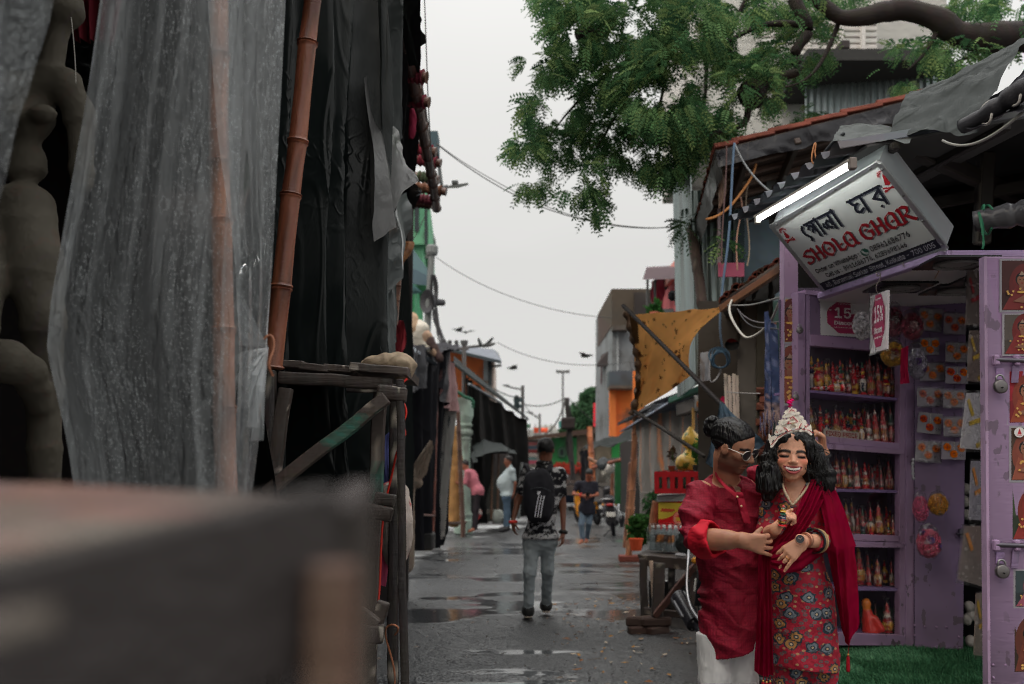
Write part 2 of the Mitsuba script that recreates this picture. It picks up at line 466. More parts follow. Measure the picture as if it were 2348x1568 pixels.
cols=np.repeat(np.array([[c8(60,50,40),c8(110,100,90),c8(40,36,30)][k]for k in r.integers(0,3,420)]),4,0)
part('grit',m,'m_plain',cols)
tag('grit','small dark crumbs and twigs on the wet asphalt','grit',kind='stuff')
# left: idol workshop behind plastic and black tarpaulin
BLACK,BLACK2=c8(26,27,29),c8(46,48,51)
k=thing('workshop','dark open idol workshop hung with black tarpaulin on the left','building')
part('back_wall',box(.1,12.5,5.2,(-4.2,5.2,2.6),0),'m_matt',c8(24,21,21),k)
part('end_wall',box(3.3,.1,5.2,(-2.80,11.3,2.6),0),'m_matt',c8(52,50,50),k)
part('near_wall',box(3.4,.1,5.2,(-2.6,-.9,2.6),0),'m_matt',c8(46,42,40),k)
def roof_fn(U,V):
 x,y=-4.25+U*3.27,-1+V*11.9
 z=4.55-.20*U+.05*np.sin(V*40)*U+(meshkit.fbm(np.stack([x,y,x*0],-1)*1.5,3)-.5)*.25
 x=x+np.where(U>.97,.06*np.sin(V*55)+.05*np.sin(V*23+1),0)
 return np.stack([x,y,z],-1)
m,uv=grid(roof_fn,24,90)
part('roof_tarp',m,'m_tarp',BLACK,k,smooth=True)
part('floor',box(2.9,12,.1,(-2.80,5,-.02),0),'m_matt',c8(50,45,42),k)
# dark red cloth hung deep inside
m,uv=grid(lambda U,V:bil(at(150,-30,3.9),at(285,-30,3.9),at(262,100,3.9),at(172,92,3.9))(U,V)+np.stack([0*U,.03*np.sin(U*25),0*U],-1),40,6)
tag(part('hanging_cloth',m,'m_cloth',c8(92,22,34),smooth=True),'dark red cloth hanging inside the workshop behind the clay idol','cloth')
# clay idol
def idol(p):
 A=lambda x,y,Y=3.25:at(x,y,Y)
 d=sd_ell(p,A(148,18),(.062,.07,.082))
 d=smin(d,sd_cap(p,A(134,80),A(110,170),.036,.042),.03)
 d=smin(d,sd_cap(p,A(30,200),A(148,194),.052,.052),.03)
 d=smin(d,sd_ell(p,A(66,262,3.27),(.088,.075,.105)),.035)
 for x in(40,98):
  d=smin(d,sd_ell(p,A(x,262,3.20),(.044,.035,.036)),.015)
 d=smin(d,sd_ell(p,A(58,375,3.28),(.070,.062,.085)),.03)
 d=smin(d,sd_ell(p,A(52,470,3.26),(.105,.09,.075)),.03)
 d=smin(d,sd_chain(p,[A(60,500),A(76,610,3.18),A(98,730,3.12),A(100,900,3.2),A(104,1160,3.25)],[.092,.092,.064,.056,.045],.03),.03)
 d=smin(d,sd_chain(p,[A(-30,500),A(-50,640,3.1),A(-70,800,2.95)],[.09,.085,.07],.03),.03)
 d=smin(d,sd_chain(p,[A(150,196),A(182,262,3.3),A(190,420,3.3)],[.052,.047,.038],.03),.015)
 d=smin(d,sd_chain(p,[A(-70,815,2.95),A(20,828,2.98),A(66,852,3.05),A(90,925,3.15)],[.062,.06,.05,.042],.02),.015)
 q=d-.010*(meshkit.fbm(p*9,3)-.5)-.006*np.maximum(0,np.sin(p[:,2]*34+3*meshkit.noise(p*4)))**6
 return q
m=nets(idol,(-2.2,2.5,-.1),(-1.05,3.7,3.1),.013)
k=thing('clay_idol','unpainted grey clay idol figure standing behind the plastic sheet at far left','statue')
part('body',m,'m_matt',c8(74,69,60),k,smooth=True,grime=.5)
part('plinth',box(.6,.7,.35,(-1.55,3.2,.22)),'m_wood',c8(80,70,60),k)
# string
tag(part('string',tube(spline([at(163,40,3.2),at(170,110,3.2),at(174,190,3.2)],10),.0018,4),'m_plain',c8(150,145,138)),'thin pale string hanging from the idol','string')
# clear plastic
def poly_w(p,n,uv):
 u,v=uv.x,uv.y
 bend=fbm(u*3.0,v*1.4,2.0,2)
 s=noise(u*26+bend*9,v*.8,0.0)
 s2=noise(u*9+bend*4.0,v*.7,5.0)
 st=smoothstep(.62,.98,s)*.26+smoothstep(.45,1.0,s2)*.30+.22*smoothstep(.9,1.0,fbm(u*6+.4*bend,v*.6,9.0,2)*1.7)
 d1,d2,w=voronoi(u*74,v*118)
 drop=dr.select((w>.42)&(d1<.12+.34*(w-.42)),1.0,0.0)*smoothstep(.35,.6,fbm(u*7,v*3,4.0,2))
 cr=dr.abs(fbm(u*26+v*9,v*22-u*8,3.0,3)-.5)
 wr=(1-smoothstep(.0,.028,cr))*.30*smoothstep(.40,.6,fbm(u*4,v*5,8.0,2))
 return dr.clip(.24+st+wr+drop*.42,0,.95)
def poly_h(p,n,uv):
 return fbm(uv.x*34,uv.y*7,0.0,3)+.6*fbm(uv.x*60,uv.y*60,1.0,2)
scene['m_poly']={'type':'blendbsdf','weight':proc(poly_w),'a':{'type':'thindielectric','int_ior':1.22},
    'b':{'type':'bumpmap','tex':proc(poly_h,2e-3),'scale':.022,'bsdf':{'type':'principledthin','base_color':{'type':'rgb','value':[.60,.635,.65]},'roughness':.22,'diff_trans':.9,'eta':1.5}}}
def drape(edge_l,edge_r,Yl,Yr,nu,nv,pleat,amp,seed,gather=None):
 """A hanging sheet between two edge lines given in picture points; pleats run downwards."""
 el,er=np.asarray(edge_l,float),np.asarray(edge_r,float)
 def fn(U,V):
  out=np.zeros(U.shape+(3,))
  for i in range(U.shape[0]):
   v=V[i,0]
   tl,tr=np.linspace(0,1,len(el)),np.linspace(0,1,len(er))
   a=np.array([np.interp(v,tl,el[:,0]),np.interp(v,tl,el[:,1])])
   b=np.array([np.interp(v,tr,er[:,0]),np.interp(v,tr,er[:,1])])
   A,B=at(*a,Yl),at(*b,Yr)
   out[i]=A+(B-A)*U[i][:,None]
  q=np.stack([U*pleat+seed,V*2.2,U*0],-1)
  w=meshkit.fbm(q,3,seed)-.5
  w2=np.sin((U*pleat+1.5*meshkit.noise(np.stack([U*4,V*2,U*0+seed],-1)))*2*np.pi)
  out[...,1]+=amp*(w*2.2+.15*w2)
  out[...,0]+=amp*.15*w2
  return out
 return grid(fn,nu,nv)
m,uv=drape([(232,-40),(205,180),(168,420),(122,690),(113,800),(150,1000),(178,1190)],[(560,-40),(552,300),(548,560),(545,800),(540,1000),(536,1190)],2.62,2.55,110,60,5,.016,2)
tag(part('plastic_sheet',m,'m_poly',smooth=True,uv=uv),'big clear plastic sheet with rain drops hanging in front of the clay idol','plastic sheet')
m,uv=drape([(470,-40),(500,300),(535,600),(545,800),(540,1000),(538,1190)],[(652,-40),(638,300),(628,600),(614,795),(596,1000),(572,1190)],2.50,2.75,50,70,4,.014,5)
tag(part('plastic_sheet',m,'m_poly',smooth=True,uv=uv*[.45,1]+[.3,.2]),'narrow milky plastic sheet beside the slanting bamboo pole','plastic sheet')
m,uv=drape([(-80,-60),(-70,200),(-60,480)],[(150,-60),(78,180),(-14,480)],1.75,1.85,26,20,4,.02,8)
tag(part('plastic_sheet',m,'m_poly',smooth=True,uv=uv*[.3,.5]+[.1,.6]),'pale plastic strip hanging in the upper left corner','plastic sheet')
# knot with radiating folds
kn=at(615,797,2.72)
mm=[]
for i,(x,y)in enumerate([(546,690),(542,740),(541,775),(541,830),(545,880),(556,930),(575,980),(590,1010)]):
 q=at(x,y,2.6)
 s=nrm(np.cross(q-kn,(0,-1,0)))*.016
 mid=(kn+q)/2+[0,-.03,0]
 mm.append(TM([kn-s*.1,kn+s*.1,mid+s*.8,mid-s*.8,q+s,q-s],[[0,1,2,3],[3,2,4,5]]))
 mm.append(TM([kn,mid+[0,-.012,0],mid-s*.8,q-s,mid+s*.8,q+s],[[0,1,2,2],[1,3,2,2],[0,4,1,1],[1,4,5,5]]))
k=thing('plastic_knot','gathered plastic folds tied to the bamboo pole with string','plastic sheet')
part('fold',mm,'m_poly',parent=k,kind='stuff',uv=np.tile([[.5,.5]],(len(cat(*mm).vertices),1)))
part('string',tube(spline([kn+[-.01,-.02,.02],kn+[.012,-.02,.03],kn+[.02,-.02,0],kn+[.015,-.03,-.03],kn+[.02,-.02,-.08]],16),.004,5),'m_plain',c8(150,100,70),k,smooth=True)
def bamboo(p0,p1,r,nodes,seed=0,bend=.02):
 r_=np.random.default_rng(seed)
 p0,p1=np.asarray(p0,float),np.asarray(p1,float)
 cuts=np.arange(nodes+1)/nodes
 cuts[1:-1]+=r_.uniform(-.2,.2,nodes-1)/nodes
 ts,rs=[],[]
 for i in range(nodes):
  a,b=cuts[i],cuts[i+1]
  for t,q in((.0,1.0),(.02,1.18),(.045,.98),(.5,.93),(.955,.98),(.985,1.13)):
   ts.append(a+(b-a)*t)
   rs.append(r*q*(1-.12*(a+b)/2))
 ts,rs=np.array(ts),np.array(rs)
 p=p0+(p1-p0)*ts[:,None]
 p+=(meshkit.fbm(np.stack([ts*3+seed,ts*0,ts*0],-1)[...,None,:]+np.array([[0,0,0],[0,9,0],[0,0,0]])[None],2)-.5)*bend*np.array([1,1,0])
 return tube(p,rs,12)
def bam_col(base,seed=0,sc=6):
 def f(v):
  n=meshkit.fbm(v*[sc*3,sc*3,sc*.5]+seed,4)
  g=meshkit.fbm(v*sc*2.2+40+seed,3)
  c=np.asarray(base)*(.55+.9*n[:,None])
  return np.where((g>.55)[:,None],c*[.50,.45,.45],c)
 return f
k=part('bamboo_pole',bamboo(at(628,845,3.75),at(742,-210,3.72),.040,6,1),'m_bamboo',bam_col(c8(122,72,52),2,9),smooth=60)
tag(k,'thick reddish bamboo pole slanting up beside the plastic sheet','bamboo pole')
k=part('bamboo_pole',bamboo(at(520,1200,2.95),at(500,-60,2.95),.035,6,4),'m_bamboo',bam_col(c8(172,114,82)),smooth=60)
tag(k,'upright bamboo pole showing pinkish through the clear plastic','bamboo pole')
# black tarpaulin curtains along the workshop front
def curtain(top,bot,Ys_t,Ys_b,nu,nv,pleats,amp,seed,hem=.0):
 t,b=np.asarray(top,float),np.asarray(bot,float)
 def fn(U,V):
  s=np.linspace(0,1,len(t));s2=np.linspace(0,1,len(b))
  A=np.stack([at(np.interp(u,s,t[:,0]),np.interp(u,s,t[:,1]),np.interp(u,s,Ys_t))for u in U[0]])
  B=np.stack([at(np.interp(u,s2,b[:,0]),np.interp(u,s2,b[:,1]),np.interp(u,s2,Ys_b))for u in U[0]])
  out=A[None]*(1-V[...,None])+B[None]*V[...,None]
  n=np.array([1.0,-.35,0]);n/=np.linalg.norm(n)
  ph=U*pleats+.55*meshkit.fbm(np.stack([U*3+seed,V*1.5,U*0],-1),3)
  fr_=ph%1.0
  w=np.where(fr_<.22,fr_/.22,(1-fr_)/.78)**1.4-.5+.25*np.sin(ph*np.pi)
  w=w*(.6+.4*V)+(meshkit.fbm(np.stack([U*pleats*1.1,V*1.6,U*0+seed],-1),2)-.5)*.7
  wr=np.abs(meshkit.fbm(np.stack([U*pleats*3+V*3,V*9-U*4,U*0+seed+3],-1),3)-.5)
  out+=n*(amp*(w*1.5-wr*.12))[...,None]
  out[...,2]+=hem*V*(meshkit.noise(np.stack([U*9,U*0,U*0+seed],-1))-.5)
  return out
 return grid(fn,nu,nv)
m,uv=curtain([(560,-160),(700,-160),(790,-160),(905,-160)],[(560,1170),(680,1150),(760,1150),(860,1150)],(3.9,4.2,4.7,5.4),(4.0,4.5,4.8,5.4),150,90,4.6,.17,1)
tag(part('tarp_curtain',m,'m_tarp',BLACK,smooth=True),'tall black tarpaulin curtain hanging in folds behind the bamboo pole','tarpaulin')
m,uv=curtain([(845,-160),(880,-160),(905,-160),(915,-160)],[(838,300),(866,330),(890,330),(905,320)],(5.0,5.5,6.0,6.4),(5.1,5.6,6.2,6.6),80,80,3,.10,3)
tag(part('tarp_curtain',m,'m_tarp',BLACK2,smooth=True),'grey-black tarpaulin strip with wet creases hanging below the eaves','tarpaulin')
# flap that swings out to the street, pinned up at its corner
m,uv=curtain([(832,180),(858,170),(888,220),(905,300)],[(838,470),(870,555),(912,500),(952,415)],(4.95,5.1,5.5,5.9),(4.8,4.8,5.0,5.5),50,50,2,.05,7)
tag(part('tarp_flap',m,'m_tarp',c8(62,63,65),smooth=True),'loose grey tarpaulin flap with a pale wet hem pointing over the lane','tarpaulin')
m,uv=curtain([(838,440),(868,520),(905,480),(940,440)],[(858,870),(880,850),(902,640),(935,560)],(5.2,5.3,5.9,6.6),(5.1,5.3,6.0,6.6),50,60,3,.06,9)
tag(part('tarp_flap',m,'m_tarp',c8(74,76,77),smooth=True),'lower tarpaulin flap with a shiny crumpled edge under the pale hem','tarpaulin')
m,uv=curtain([(838,560),(870,580),(896,600),(905,600)],[(850,1000),(880,900),(893,830),(905,780)],(6.6,6.9,7.3,7.6),(6.6,6.9,7.2,7.4),40,50,3,.05,11)
tag(part('tarp_flap',m,'m_tarp',c8(60,62,64),smooth=True),'narrow wet tarpaulin tail hanging beside the red cloth','tarpaulin')
m,uv=curtain([(800,380),(890,420),(935,420)],[(770,1190),(840,1190),(925,1190)],(8.6,9.4,10.4),(8.4,9.2,10.2),60,60,6,.10,13)
tag(part('tarp_curtain',m,'m_dull',c8(26,27,30),smooth=True),'farthest black tarpaulin curtain behind the wooden rack','tarpaulin')
# underside of the eaves tarp: hangs from beam towards wall
m,uv=curtain([(868,-160),(930,-160),(955,-20)],[(850,400),(905,380),(945,420)],(5.6,5.6,6.2),(8.5,9.0,9.8),50,60,4,.08,17)
tag(part('eaves_tarp',m,'m_dull',c8(24,25,27),smooth=True),'black tarpaulin sagging under the workshop eaves','tarpaulin')
m,uv=curtain([(893,-60),(905,-30),(948,0)],[(930,150),(955,150),(967,95)],(6.1,6.1,6.3),(7.0,7.0,7.0),24,20,2,.05,19)
tag(part('eaves_tarp',m,'m_dull',c8(26,27,29),smooth=True),'corner of black tarpaulin jutting over the eaves against the sky','tarpaulin')
# eaves beam of bamboo with rafters poking out, ends wrapped in cloth
k=thing('eaves_beam','bamboo eaves beam with cloth wrapped rafter ends against the sky','bamboo frame')
part('beam',bamboo(at(905,-30,6.15),at(1004,478,10.8),.055,12,3,.05),'m_bamboo',bam_col(c8(92,66,60),3),k,smooth=60)
part('beam',bamboo(at(934,-40,6.6),at(985,395,10.2),.04,9,5,.05),'m_bamboo',bam_col(c8(70,52,50),3),k,smooth=60)
for i,(x,y,Y,L,cl)in enumerate([(980,178,7.4,.30,c8(112,42,56)),(985,235,7.9,.34,c8(120,44,60)),(968,262,8.2,.2,c8(92,30,44)),(1000,348,9.2,.35,c8(150,52,72)),(1012,375,9.5,.42,c8(128,48,62)),(1008,412,10.0,.35,c8(86,98,76)),(1024,440,10.3,.5,c8(122,84,66)),(1006,462,10.6,.35,c8(96,48,58)),(992,470,10.8,.3,c8(80,55,50))]):
 e=at(x,y,Y)
 b=e+np.array([-L,.05,.20*L])
 rk=part('rafter',bamboo(b,e,.048,2,i+20,.01),'m_bamboo',bam_col(c8(105,76,66),i),k,smooth=60)
 wv=spline([b+(e-b)*t for t in(.35,.6,.88)],14)
 part('wrapping',tube(wv,.056+.012*np.sin(np.arange(14)*2.1),9),'m_cloth',cl,rk,smooth=True,grime=.4,gs=12)
tag(part('cloth_strip',tube(spline([at(944,250,7.6),at(946,285,7.6),at(942,318,7.6)],8),[.02,.03,.035,.035,.03,.035,.03,.02],6),'m_cloth',c8(120,30,55),smooth=True),'dark pink rag dangling under the bamboo eaves beam','cloth')
# bent bamboo props behind the tarp
k=part('bamboo_prop',bamboo(at(900,745,9.2),at(912,600,9.2),.055,3,31),'m_bamboo',bam_col(c8(150,110,90)),smooth=60)
tag(k,'pale bamboo prop standing behind the wet tarpaulin tail','bamboo pole')
k=part('bamboo_prop',tube(spline([at(910,620,9.3),at(920,590,9.2),at(935,570,9.2),at(938,555,9.2)],12),.05,8),'m_bamboo',bam_col(c8(170,118,80)),smooth=True)
tag(k,'short curved bamboo end tied with red thread below the flap','bamboo pole')
m,uv=drape([(912,735),(905,770),(900,825)],[(925,735),(932,780),(915,830)],8.6,8.4,20,16,3,.03,6)
tag(part('red_cloth',m,'m_cloth',c8(190,70,80),smooth=True),'faded red cloth hanging behind the clay lump on the rack','cloth')
# wooden rack
k=thing('wooden_rack','dark weathered wooden rack with green paint smears standing by the lane','rack')
W1,W2,W3=c8(56,48,44),c8(70,61,56),c8(42,36,34)
def wood(base,green=None,seed=0):
 def f(v):
  n=meshkit.fbm(v*[14,14,3]+seed,4)
  c=np.asarray(base)*(.5+1.0*n[:,None])
  w=meshkit.fbm(v*24+5+seed,3)
  c=np.where((w>.70)[:,None],c8(140,132,122),c)
  if green is not None:
   d=np.abs(v-np.asarray(green[0]))/np.asarray(green[1])
   g=(d.max(1)+(meshkit.fbm(v*34,3)-.5)*3.2)<.62
   c=np.where(g[:,None],c8(50,98,84),c)
  return c
 return f
def timber(nm,a,b,w,h,base,par,Y0,Y1=None,green=None,seed=0,up=(0,-1,0)):
 Y1=Y0 if Y1 is None else Y1
 m=beam(at(*a,Y0),at(*b,Y1),w,h,up,warp=.012,seg=26,seed=seed)
 return part(nm,m,'m_wood',wood(base,green,seed),par,smooth=40)
timber('post',(917,870),(927,1640),.028,.06,W3,k,4.05,seed=1)
timber('post',(872,900),(835,1700),.060,.05,W2,k,4.35,green=(at(856,1115,4.3),(.08,.2,.10)),seed=2)
timber('post',(655,890),(622,1150),.055,.05,W2,k,4.1,seed=3)
timber('post',(618,850),(628,1700),.05,.05,W3,k,4.1,seed=4)
timber('post',(730,900),(735,1500),.05,.05,W3,k,4.9,seed=5)
timber('post',(905,900),(900,1600),.05,.05,W3,k,4.9,seed=15)
timber('rail',(640,865),(900,880),.05,.055,W1,k,4.15,seed=6)
timber('rail',(640,885),(930,892),.04,.05,W3,k,4.85,seed=16)
timber('board',(598,846),(655,846),.04,.35,W2,k,4.30,seed=7)
for i,(a,b,y0,y1)in enumerate([(648,722,846,850),(712,775,852,858),(765,832,856,860)]):
 timber('board',(a,y0),(b,y1),.03,.5,W2,k,4.40,seed=8+i)
timber('board',(822,852),(948,866),.035,.50,W2,k,4.35,seed=12)
timber('brace',(610,1130),(886,912),.055,.045,W2,k,4.0,green=(at(800,985,4.0),(.09,.2,.08)),seed=13)
timber('bracket',(866,900),(932,905),.06,.06,W1,k,4.05,seed=14)
timber('rail',(800,1158),(898,1180),.055,.07,W1,k,4.1,seed=20)
timber('rail',(860,1140),(905,1150),.05,.06,W1,k,4.2,seed=21)
timber('rail',(640,1138),(900,1142),.03,.30,W1,k,4.5,seed=22)
timber('brace',(790,1380),(866,1432),.05,.05,W2,k,4.0,seed=23)
timber('rail',(785,1446),(880,1452),.07,.07,W1,k,4.0,seed=24)
timber('rail',(848,1480),(880,1380),.05,.06,W2,k,4.1,seed=25)
timber('post',(850,1450),(845,1700),.05,.06,W3,k,4.1,seed=26)
timber('rail',(640,1405),(880,1412),.03,.30,W3,k,4.5,seed=27)
# things on and at the rack
def lump(p):
 d=sd_ell(p,at(886,836,4.3),(.115,.10,.045))
 d=smin(d,sd_ell(p,at(920,842,4.25),(.06,.09,.06)),.03)
 return d-.035*(meshkit.fbm(p*22,4)-.5)
m=nets(lump,at(825,880,4.45)-[0,.4,.05],at(960,795,4.3)+[0,.3,.05],.008)
tag(part('clay_lump',m,'m_matt',c8(140,124,104),grime=.8,gs=16,smooth=50),'rough brown lump of clay lying on top of the wooden rack','clay lump')
tag(part('red_rope',tube(spline([at(934,868,4.1),at(928,930,4.1),at(931,950,4.1),at(924,975,4.1),at(929,990,4.1),at(922,1010,4.1),at(900,1080,4.2),at(884,1150,4.25),at(872,1300,4.3),at(862,1420,4.3)],60),.005,6),'m_plain',c8(205,48,40),smooth=True),'bright red cord hanging down the corner of the wooden rack','rope')
def sack(p):
 d=sd_ell(p,at(914,1190,5.0),(.075,.12,.17))
 d=smin(d,sd_ell(p,at(893,1135,5.0),(.07,.1,.07)),.05)
 d=smin(d,sd_ell(p,at(905,1260,5.0),(.06,.1,.09)),.05)
 return d-.03*(meshkit.fbm(p*12,3)-.5)
m=nets(sack,at(850,1330,5.1)-[0,.35,.05],at(965,1080,4.9)+[0,.35,.05],.012)
def sackcol(v):
 n=meshkit.fbm(v*[18,18,7],3)
 c=np.broadcast_to(c8(168,156,148),v.shape)*(.6+.7*meshkit.fbm(v*9+3,3)[:,None])
 return np.where((n>.6)[:,None],c8(165,60,62),c)
tag(part('sack',m,'m_cloth',sackcol,smooth=True),'dirty white sack with red print hanging behind the rack post','sack')
m,uv=drape([(872,1245),(868,1290),(868,1340)],[(888,1240),(890,1290),(884,1345)],5.0,5.0,12,10,2,.02,4)
tag(part('pink_cloth',m,'m_cloth',c8(196,84,118),smooth=True),'pink cloth hanging behind the rack below the sack','cloth')
m,uv=drape([(880,1000),(876,1060),(882,1130)],[(893,990),(900,1060),(896,1120)],5.1,5.1,12,10,2,.02,14)
tag(part('blue_cloth',m,'m_cloth',c8(66,72,120),smooth=True),'dull blue cloth hanging behind the upper rack posts','cloth')
tag(part('twine',tube(spline([at(905,1455,4.1),at(900,1432,4.0),at(885,1440,4.05),at(895,1500,4.1),at(888,1600,4.1)],20),.004,5),'m_plain',c8(170,110,80),smooth=True),'loose brown twine tied to the low rail of the rack','twine')
# near rough table, right at the lens
k=thing('work_table','rough wooden work table close by at the lower left, edge worn pale','table')
def tcol(base,s):
 def f(v):
  n=meshkit.fbm(v*[6,25,25]+s,4)
  p_=meshkit.fbm(v*7+3+s,3)
  return np.asarray(base)*(.65+.7*n[:,None])*np.where((p_>.62)[:,None],[1.25,.95,.9],[1,1,1])
 return f
def plank(a,b,c,d,t,base,s):
 m=slice_refine(slab(d,c,b,a,t,.004),0,.025)
 v=np.array(m.vertices)
 v[:,2]+=(meshkit.fbm(v*12+s,3)-.5)*.006
 return part('plank',trimesh.Trimesh(v,m.faces,process=False),'m_wood',tcol(base,s),k,smooth=40)
plank(at(-120,1098,0.781),at(838,1140,0.659),at(838,1156,0.573),at(-120,1205,0.500),.02,c8(104,90,84),1)
plank(at(-140,1222,0.488),at(700,1160,0.549),at(776,1222,0.421),at(-260,1440,0.268),.016,c8(112,104,97),2)
plank(at(705,1160,0.549),at(838,1148,0.573),at(806,1190,0.488),at(779,1224,0.421),.016,c8(104,96,90),3)
part('rail',beam(at(-300,1640,0.275),at(764,1300,0.421),.015,.067,(0,0,1)),'m_wood',tcol(c8(46,41,38),4),k)
part('rail',beam(at(768,1262,0.421),at(826,1176,0.561),.015,.037,(0,0,1)),'m_wood',tcol(c8(44,38,36),5),k)
part('leg',beam(at(764,1290,0.403),at(742,1290,0.403)*[1,1,0],.016,.024,(0,1,0)),'m_wood',tcol(c8(104,82,72),6),k)
part('leg',beam(at(812,1215,0.561),at(800,1215,0.561)*[1,1,0],.018,.02,(0,1,0)),'m_wood',tcol(c8(90,78,70),7),k)
part('leg',beam(at(-330,1500,0.293),at(-330,1500,0.293)*[1,1,0],.02,.02,(0,1,0)),'m_wood',tcol(c8(90,78,70),8),k)
# right: purple bridal ornament shop
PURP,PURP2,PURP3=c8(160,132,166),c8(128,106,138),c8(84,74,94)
FL=0.36
def pcol(base,s=0):
 def f(v):
  n=meshkit.fbm(v*[9,9,3]+s,4)
  c=np.asarray(base)*(.78+.45*n[:,None])
  w=meshkit.fbm(v*[40,40,14]+s,3)
  return np.where((w>.735)[:,None],c8(96,88,104),c)
 return f
def quad_at(pts,Ys):
 return[at(x,y,Y)for(x,y),Y in zip(pts,np.broadcast_to(Ys,len(pts)))]
def pslab(nm,x0,y0,x1,y1,Y0,Y1,t,mat_,col,par,dy0=0.0,dy1=0.0,bev=.004,**kw):
 """Upright board: left edge at picture x0 (distance Y0), right edge at x1 (Y1), from y0 (top) to y1; dy tilts top/bottom edge."""
 q=[at(x0,y1,Y0),at(x1,y1+dy1,Y1),at(x1,y0+dy0,Y1),at(x0,y0,Y0)]
 return part(nm,slab(*q,t,bev),mat_,col,par,**kw)
shop=thing('ornament_shop','purple painted bridal ornament shop with ceiling panel and green turf floor','shop')
pslab('post',1797,540,1829,1560,5.98,5.98,.10,'m_paint',pcol(PURP,1),shop)
# inside walls
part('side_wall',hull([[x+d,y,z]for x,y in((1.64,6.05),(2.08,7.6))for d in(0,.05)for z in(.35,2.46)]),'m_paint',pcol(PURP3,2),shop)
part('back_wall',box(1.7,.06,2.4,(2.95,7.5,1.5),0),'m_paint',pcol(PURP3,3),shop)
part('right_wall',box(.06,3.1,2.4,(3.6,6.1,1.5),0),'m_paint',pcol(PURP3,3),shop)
part('plinth',hull([[1.50,4.72,z]for z in(0,FL)]+[[2.0,7.55,z]for z in(0,FL)]+[[3.7,4.35,z]for z in(0,FL)]+[[3.7,7.55,z]for z in(0,FL)]),'m_wall',c8(110,104,100),shop)
cz=2.436
cl=[(1.845,5.86),(2.095,4.72),(3.5,4.70),(3.5,7.5),(2.12,7.5)]
part('ceiling_panel',hull([[x,y,z]for x,y in cl for z in(cz,cz+.03)]),'m_plain',c8(205,198,200),shop,grime=.25)
def edge_strip(a,b):
 a,b=np.array([*a,cz+.012]),np.array([*b,cz+.012])
 return beam(a,b,.05,.035,(0,0,1))
part('ceiling_edge',cat(edge_strip(cl[0],cl[1]),edge_strip(cl[1],cl[2])),'m_paint',pcol(c8(176,150,190),4),shop)
for i,(x,y,s)in enumerate([(2062,656,.155),(2190,600,.155),(2192,662,.155),(2260,640,.15)]):
 c=np.array(at(x,y,5.0));c=EYE+(c-EYE)*((cz-EYE[2])/(c[2]-EYE[2]))
 L=part('ceiling_lamp',box(2*s,2*s,.012,(c[0],c[1],cz-.006),.002),'m_gloss',c8(28,28,34),shop)
 part('lamp_ring',lathe([(.105,-.012),(.105,0),(.075,0),(.07,-.004),(.0,-.004)][::-1],24,(c[0],c[1],cz-.012)),'m_plain',c8(150,146,146),L,smooth=40)
# glass cabinet
cab=thing('glass_cabinet','purple glazed display cabinet filled with painted bottles on six shelves','cabinet')
YL,YR=5.90,6.16
def cy(x):
 return YL+(YR-YL)*(x-1828)/(2092-1828)
def crail(nm,y0l,y1l,y0r,y1r,x0=1830,x1=2092,t=.05,off=0.0,col=PURP,s=5):
 q=[at(x0,y1l,cy(x0)+off),at(x1,y1r,cy(x1)+off),at(x1,y0r,cy(x1)+off),at(x0,y0l,cy(x0)+off)]
 return part(nm,slab(*q,t,.004),'m_paint',pcol(col,s),cab)
def cstile(nm,x0,x1,y0,y1,t=.05,off=0.0,col=PURP,s=6):
 q=[at(x0,y1,cy(x0)+off),at(x1,y1,cy(x1)+off),at(x1,y0,cy(x1)+off),at(x0,y0,cy(x0)+off)]
 return part(nm,slab(*q,t,.004),'m_paint',pcol(col,s),cab)
cstile('stile',1829,1845,668,1500,.07,-.005,s=7)
cstile('stile',1847,1856,668,1478,.05,.004,s=8)
cstile('stile',2063,2074,690,1478,.05,.004,s=9)
cstile('stile',2076,2095,690,1486,.07,-.004,s=10)
crail('top_rail',664,674,688,698,1846,2076,.06,-.012,s=11)
crail('top_panel',673,772,697,790,1856,2064,.02,.02,PURP2,12)
crail('rail',766,792,786,808,1856,2063,.05,.002,s=13)
crail('rail',996,1012,1016,1030,1856,2063,.05,.002,s=14)
crail('rail',1013,1026,1031,1042,1856,2074,.05,-.006,s=15)
crail('rail',1221,1236,1228,1242,1856,2063,.05,.002,s=16)
crail('rail',1238,1252,1244,1256,1856,2074,.05,-.006,s=17)
crail('bottom_rail',1448,1479,1457,1480,1845,2077,.06,-.006,s=18)
def shelf(yl,yr,t=6):
 q=[at(1850,yl+t,cy(1850)+.035),at(2066,yr+t,cy(2066)+.035),at(2066,yr,cy(2066)+.035),at(1850,yl,cy(1850)+.035)]
 return part('shelf',slab(*q,.36,.002),'m_paint',pcol(c8(140,116,168),19),cab),q
shelves=[(893,913),(1003,1022),(1120,1124),(1226,1232),(1346,1349),(1449,1458)]
for a,b in shelves:
 shelf(a,b)
q=[at(1850,1490,cy(1850)+.42),at(2080,1490,cy(2080)+.42),at(2090,660,cy(2080)+.42),at(1830,660,cy(1840)+.42)]
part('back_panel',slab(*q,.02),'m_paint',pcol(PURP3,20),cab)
for x,s in((1838,21),(2078,22)):
 a,b=at(x,1480,cy(x)+.05),at(x,675,cy(x)+.05)
 part('side_panel',hull([p+[dx,dy,0]for p in(a,b)for dx in(0,.015)for dy in(0,.40)]),'m_paint',pcol(PURP2,s),cab)
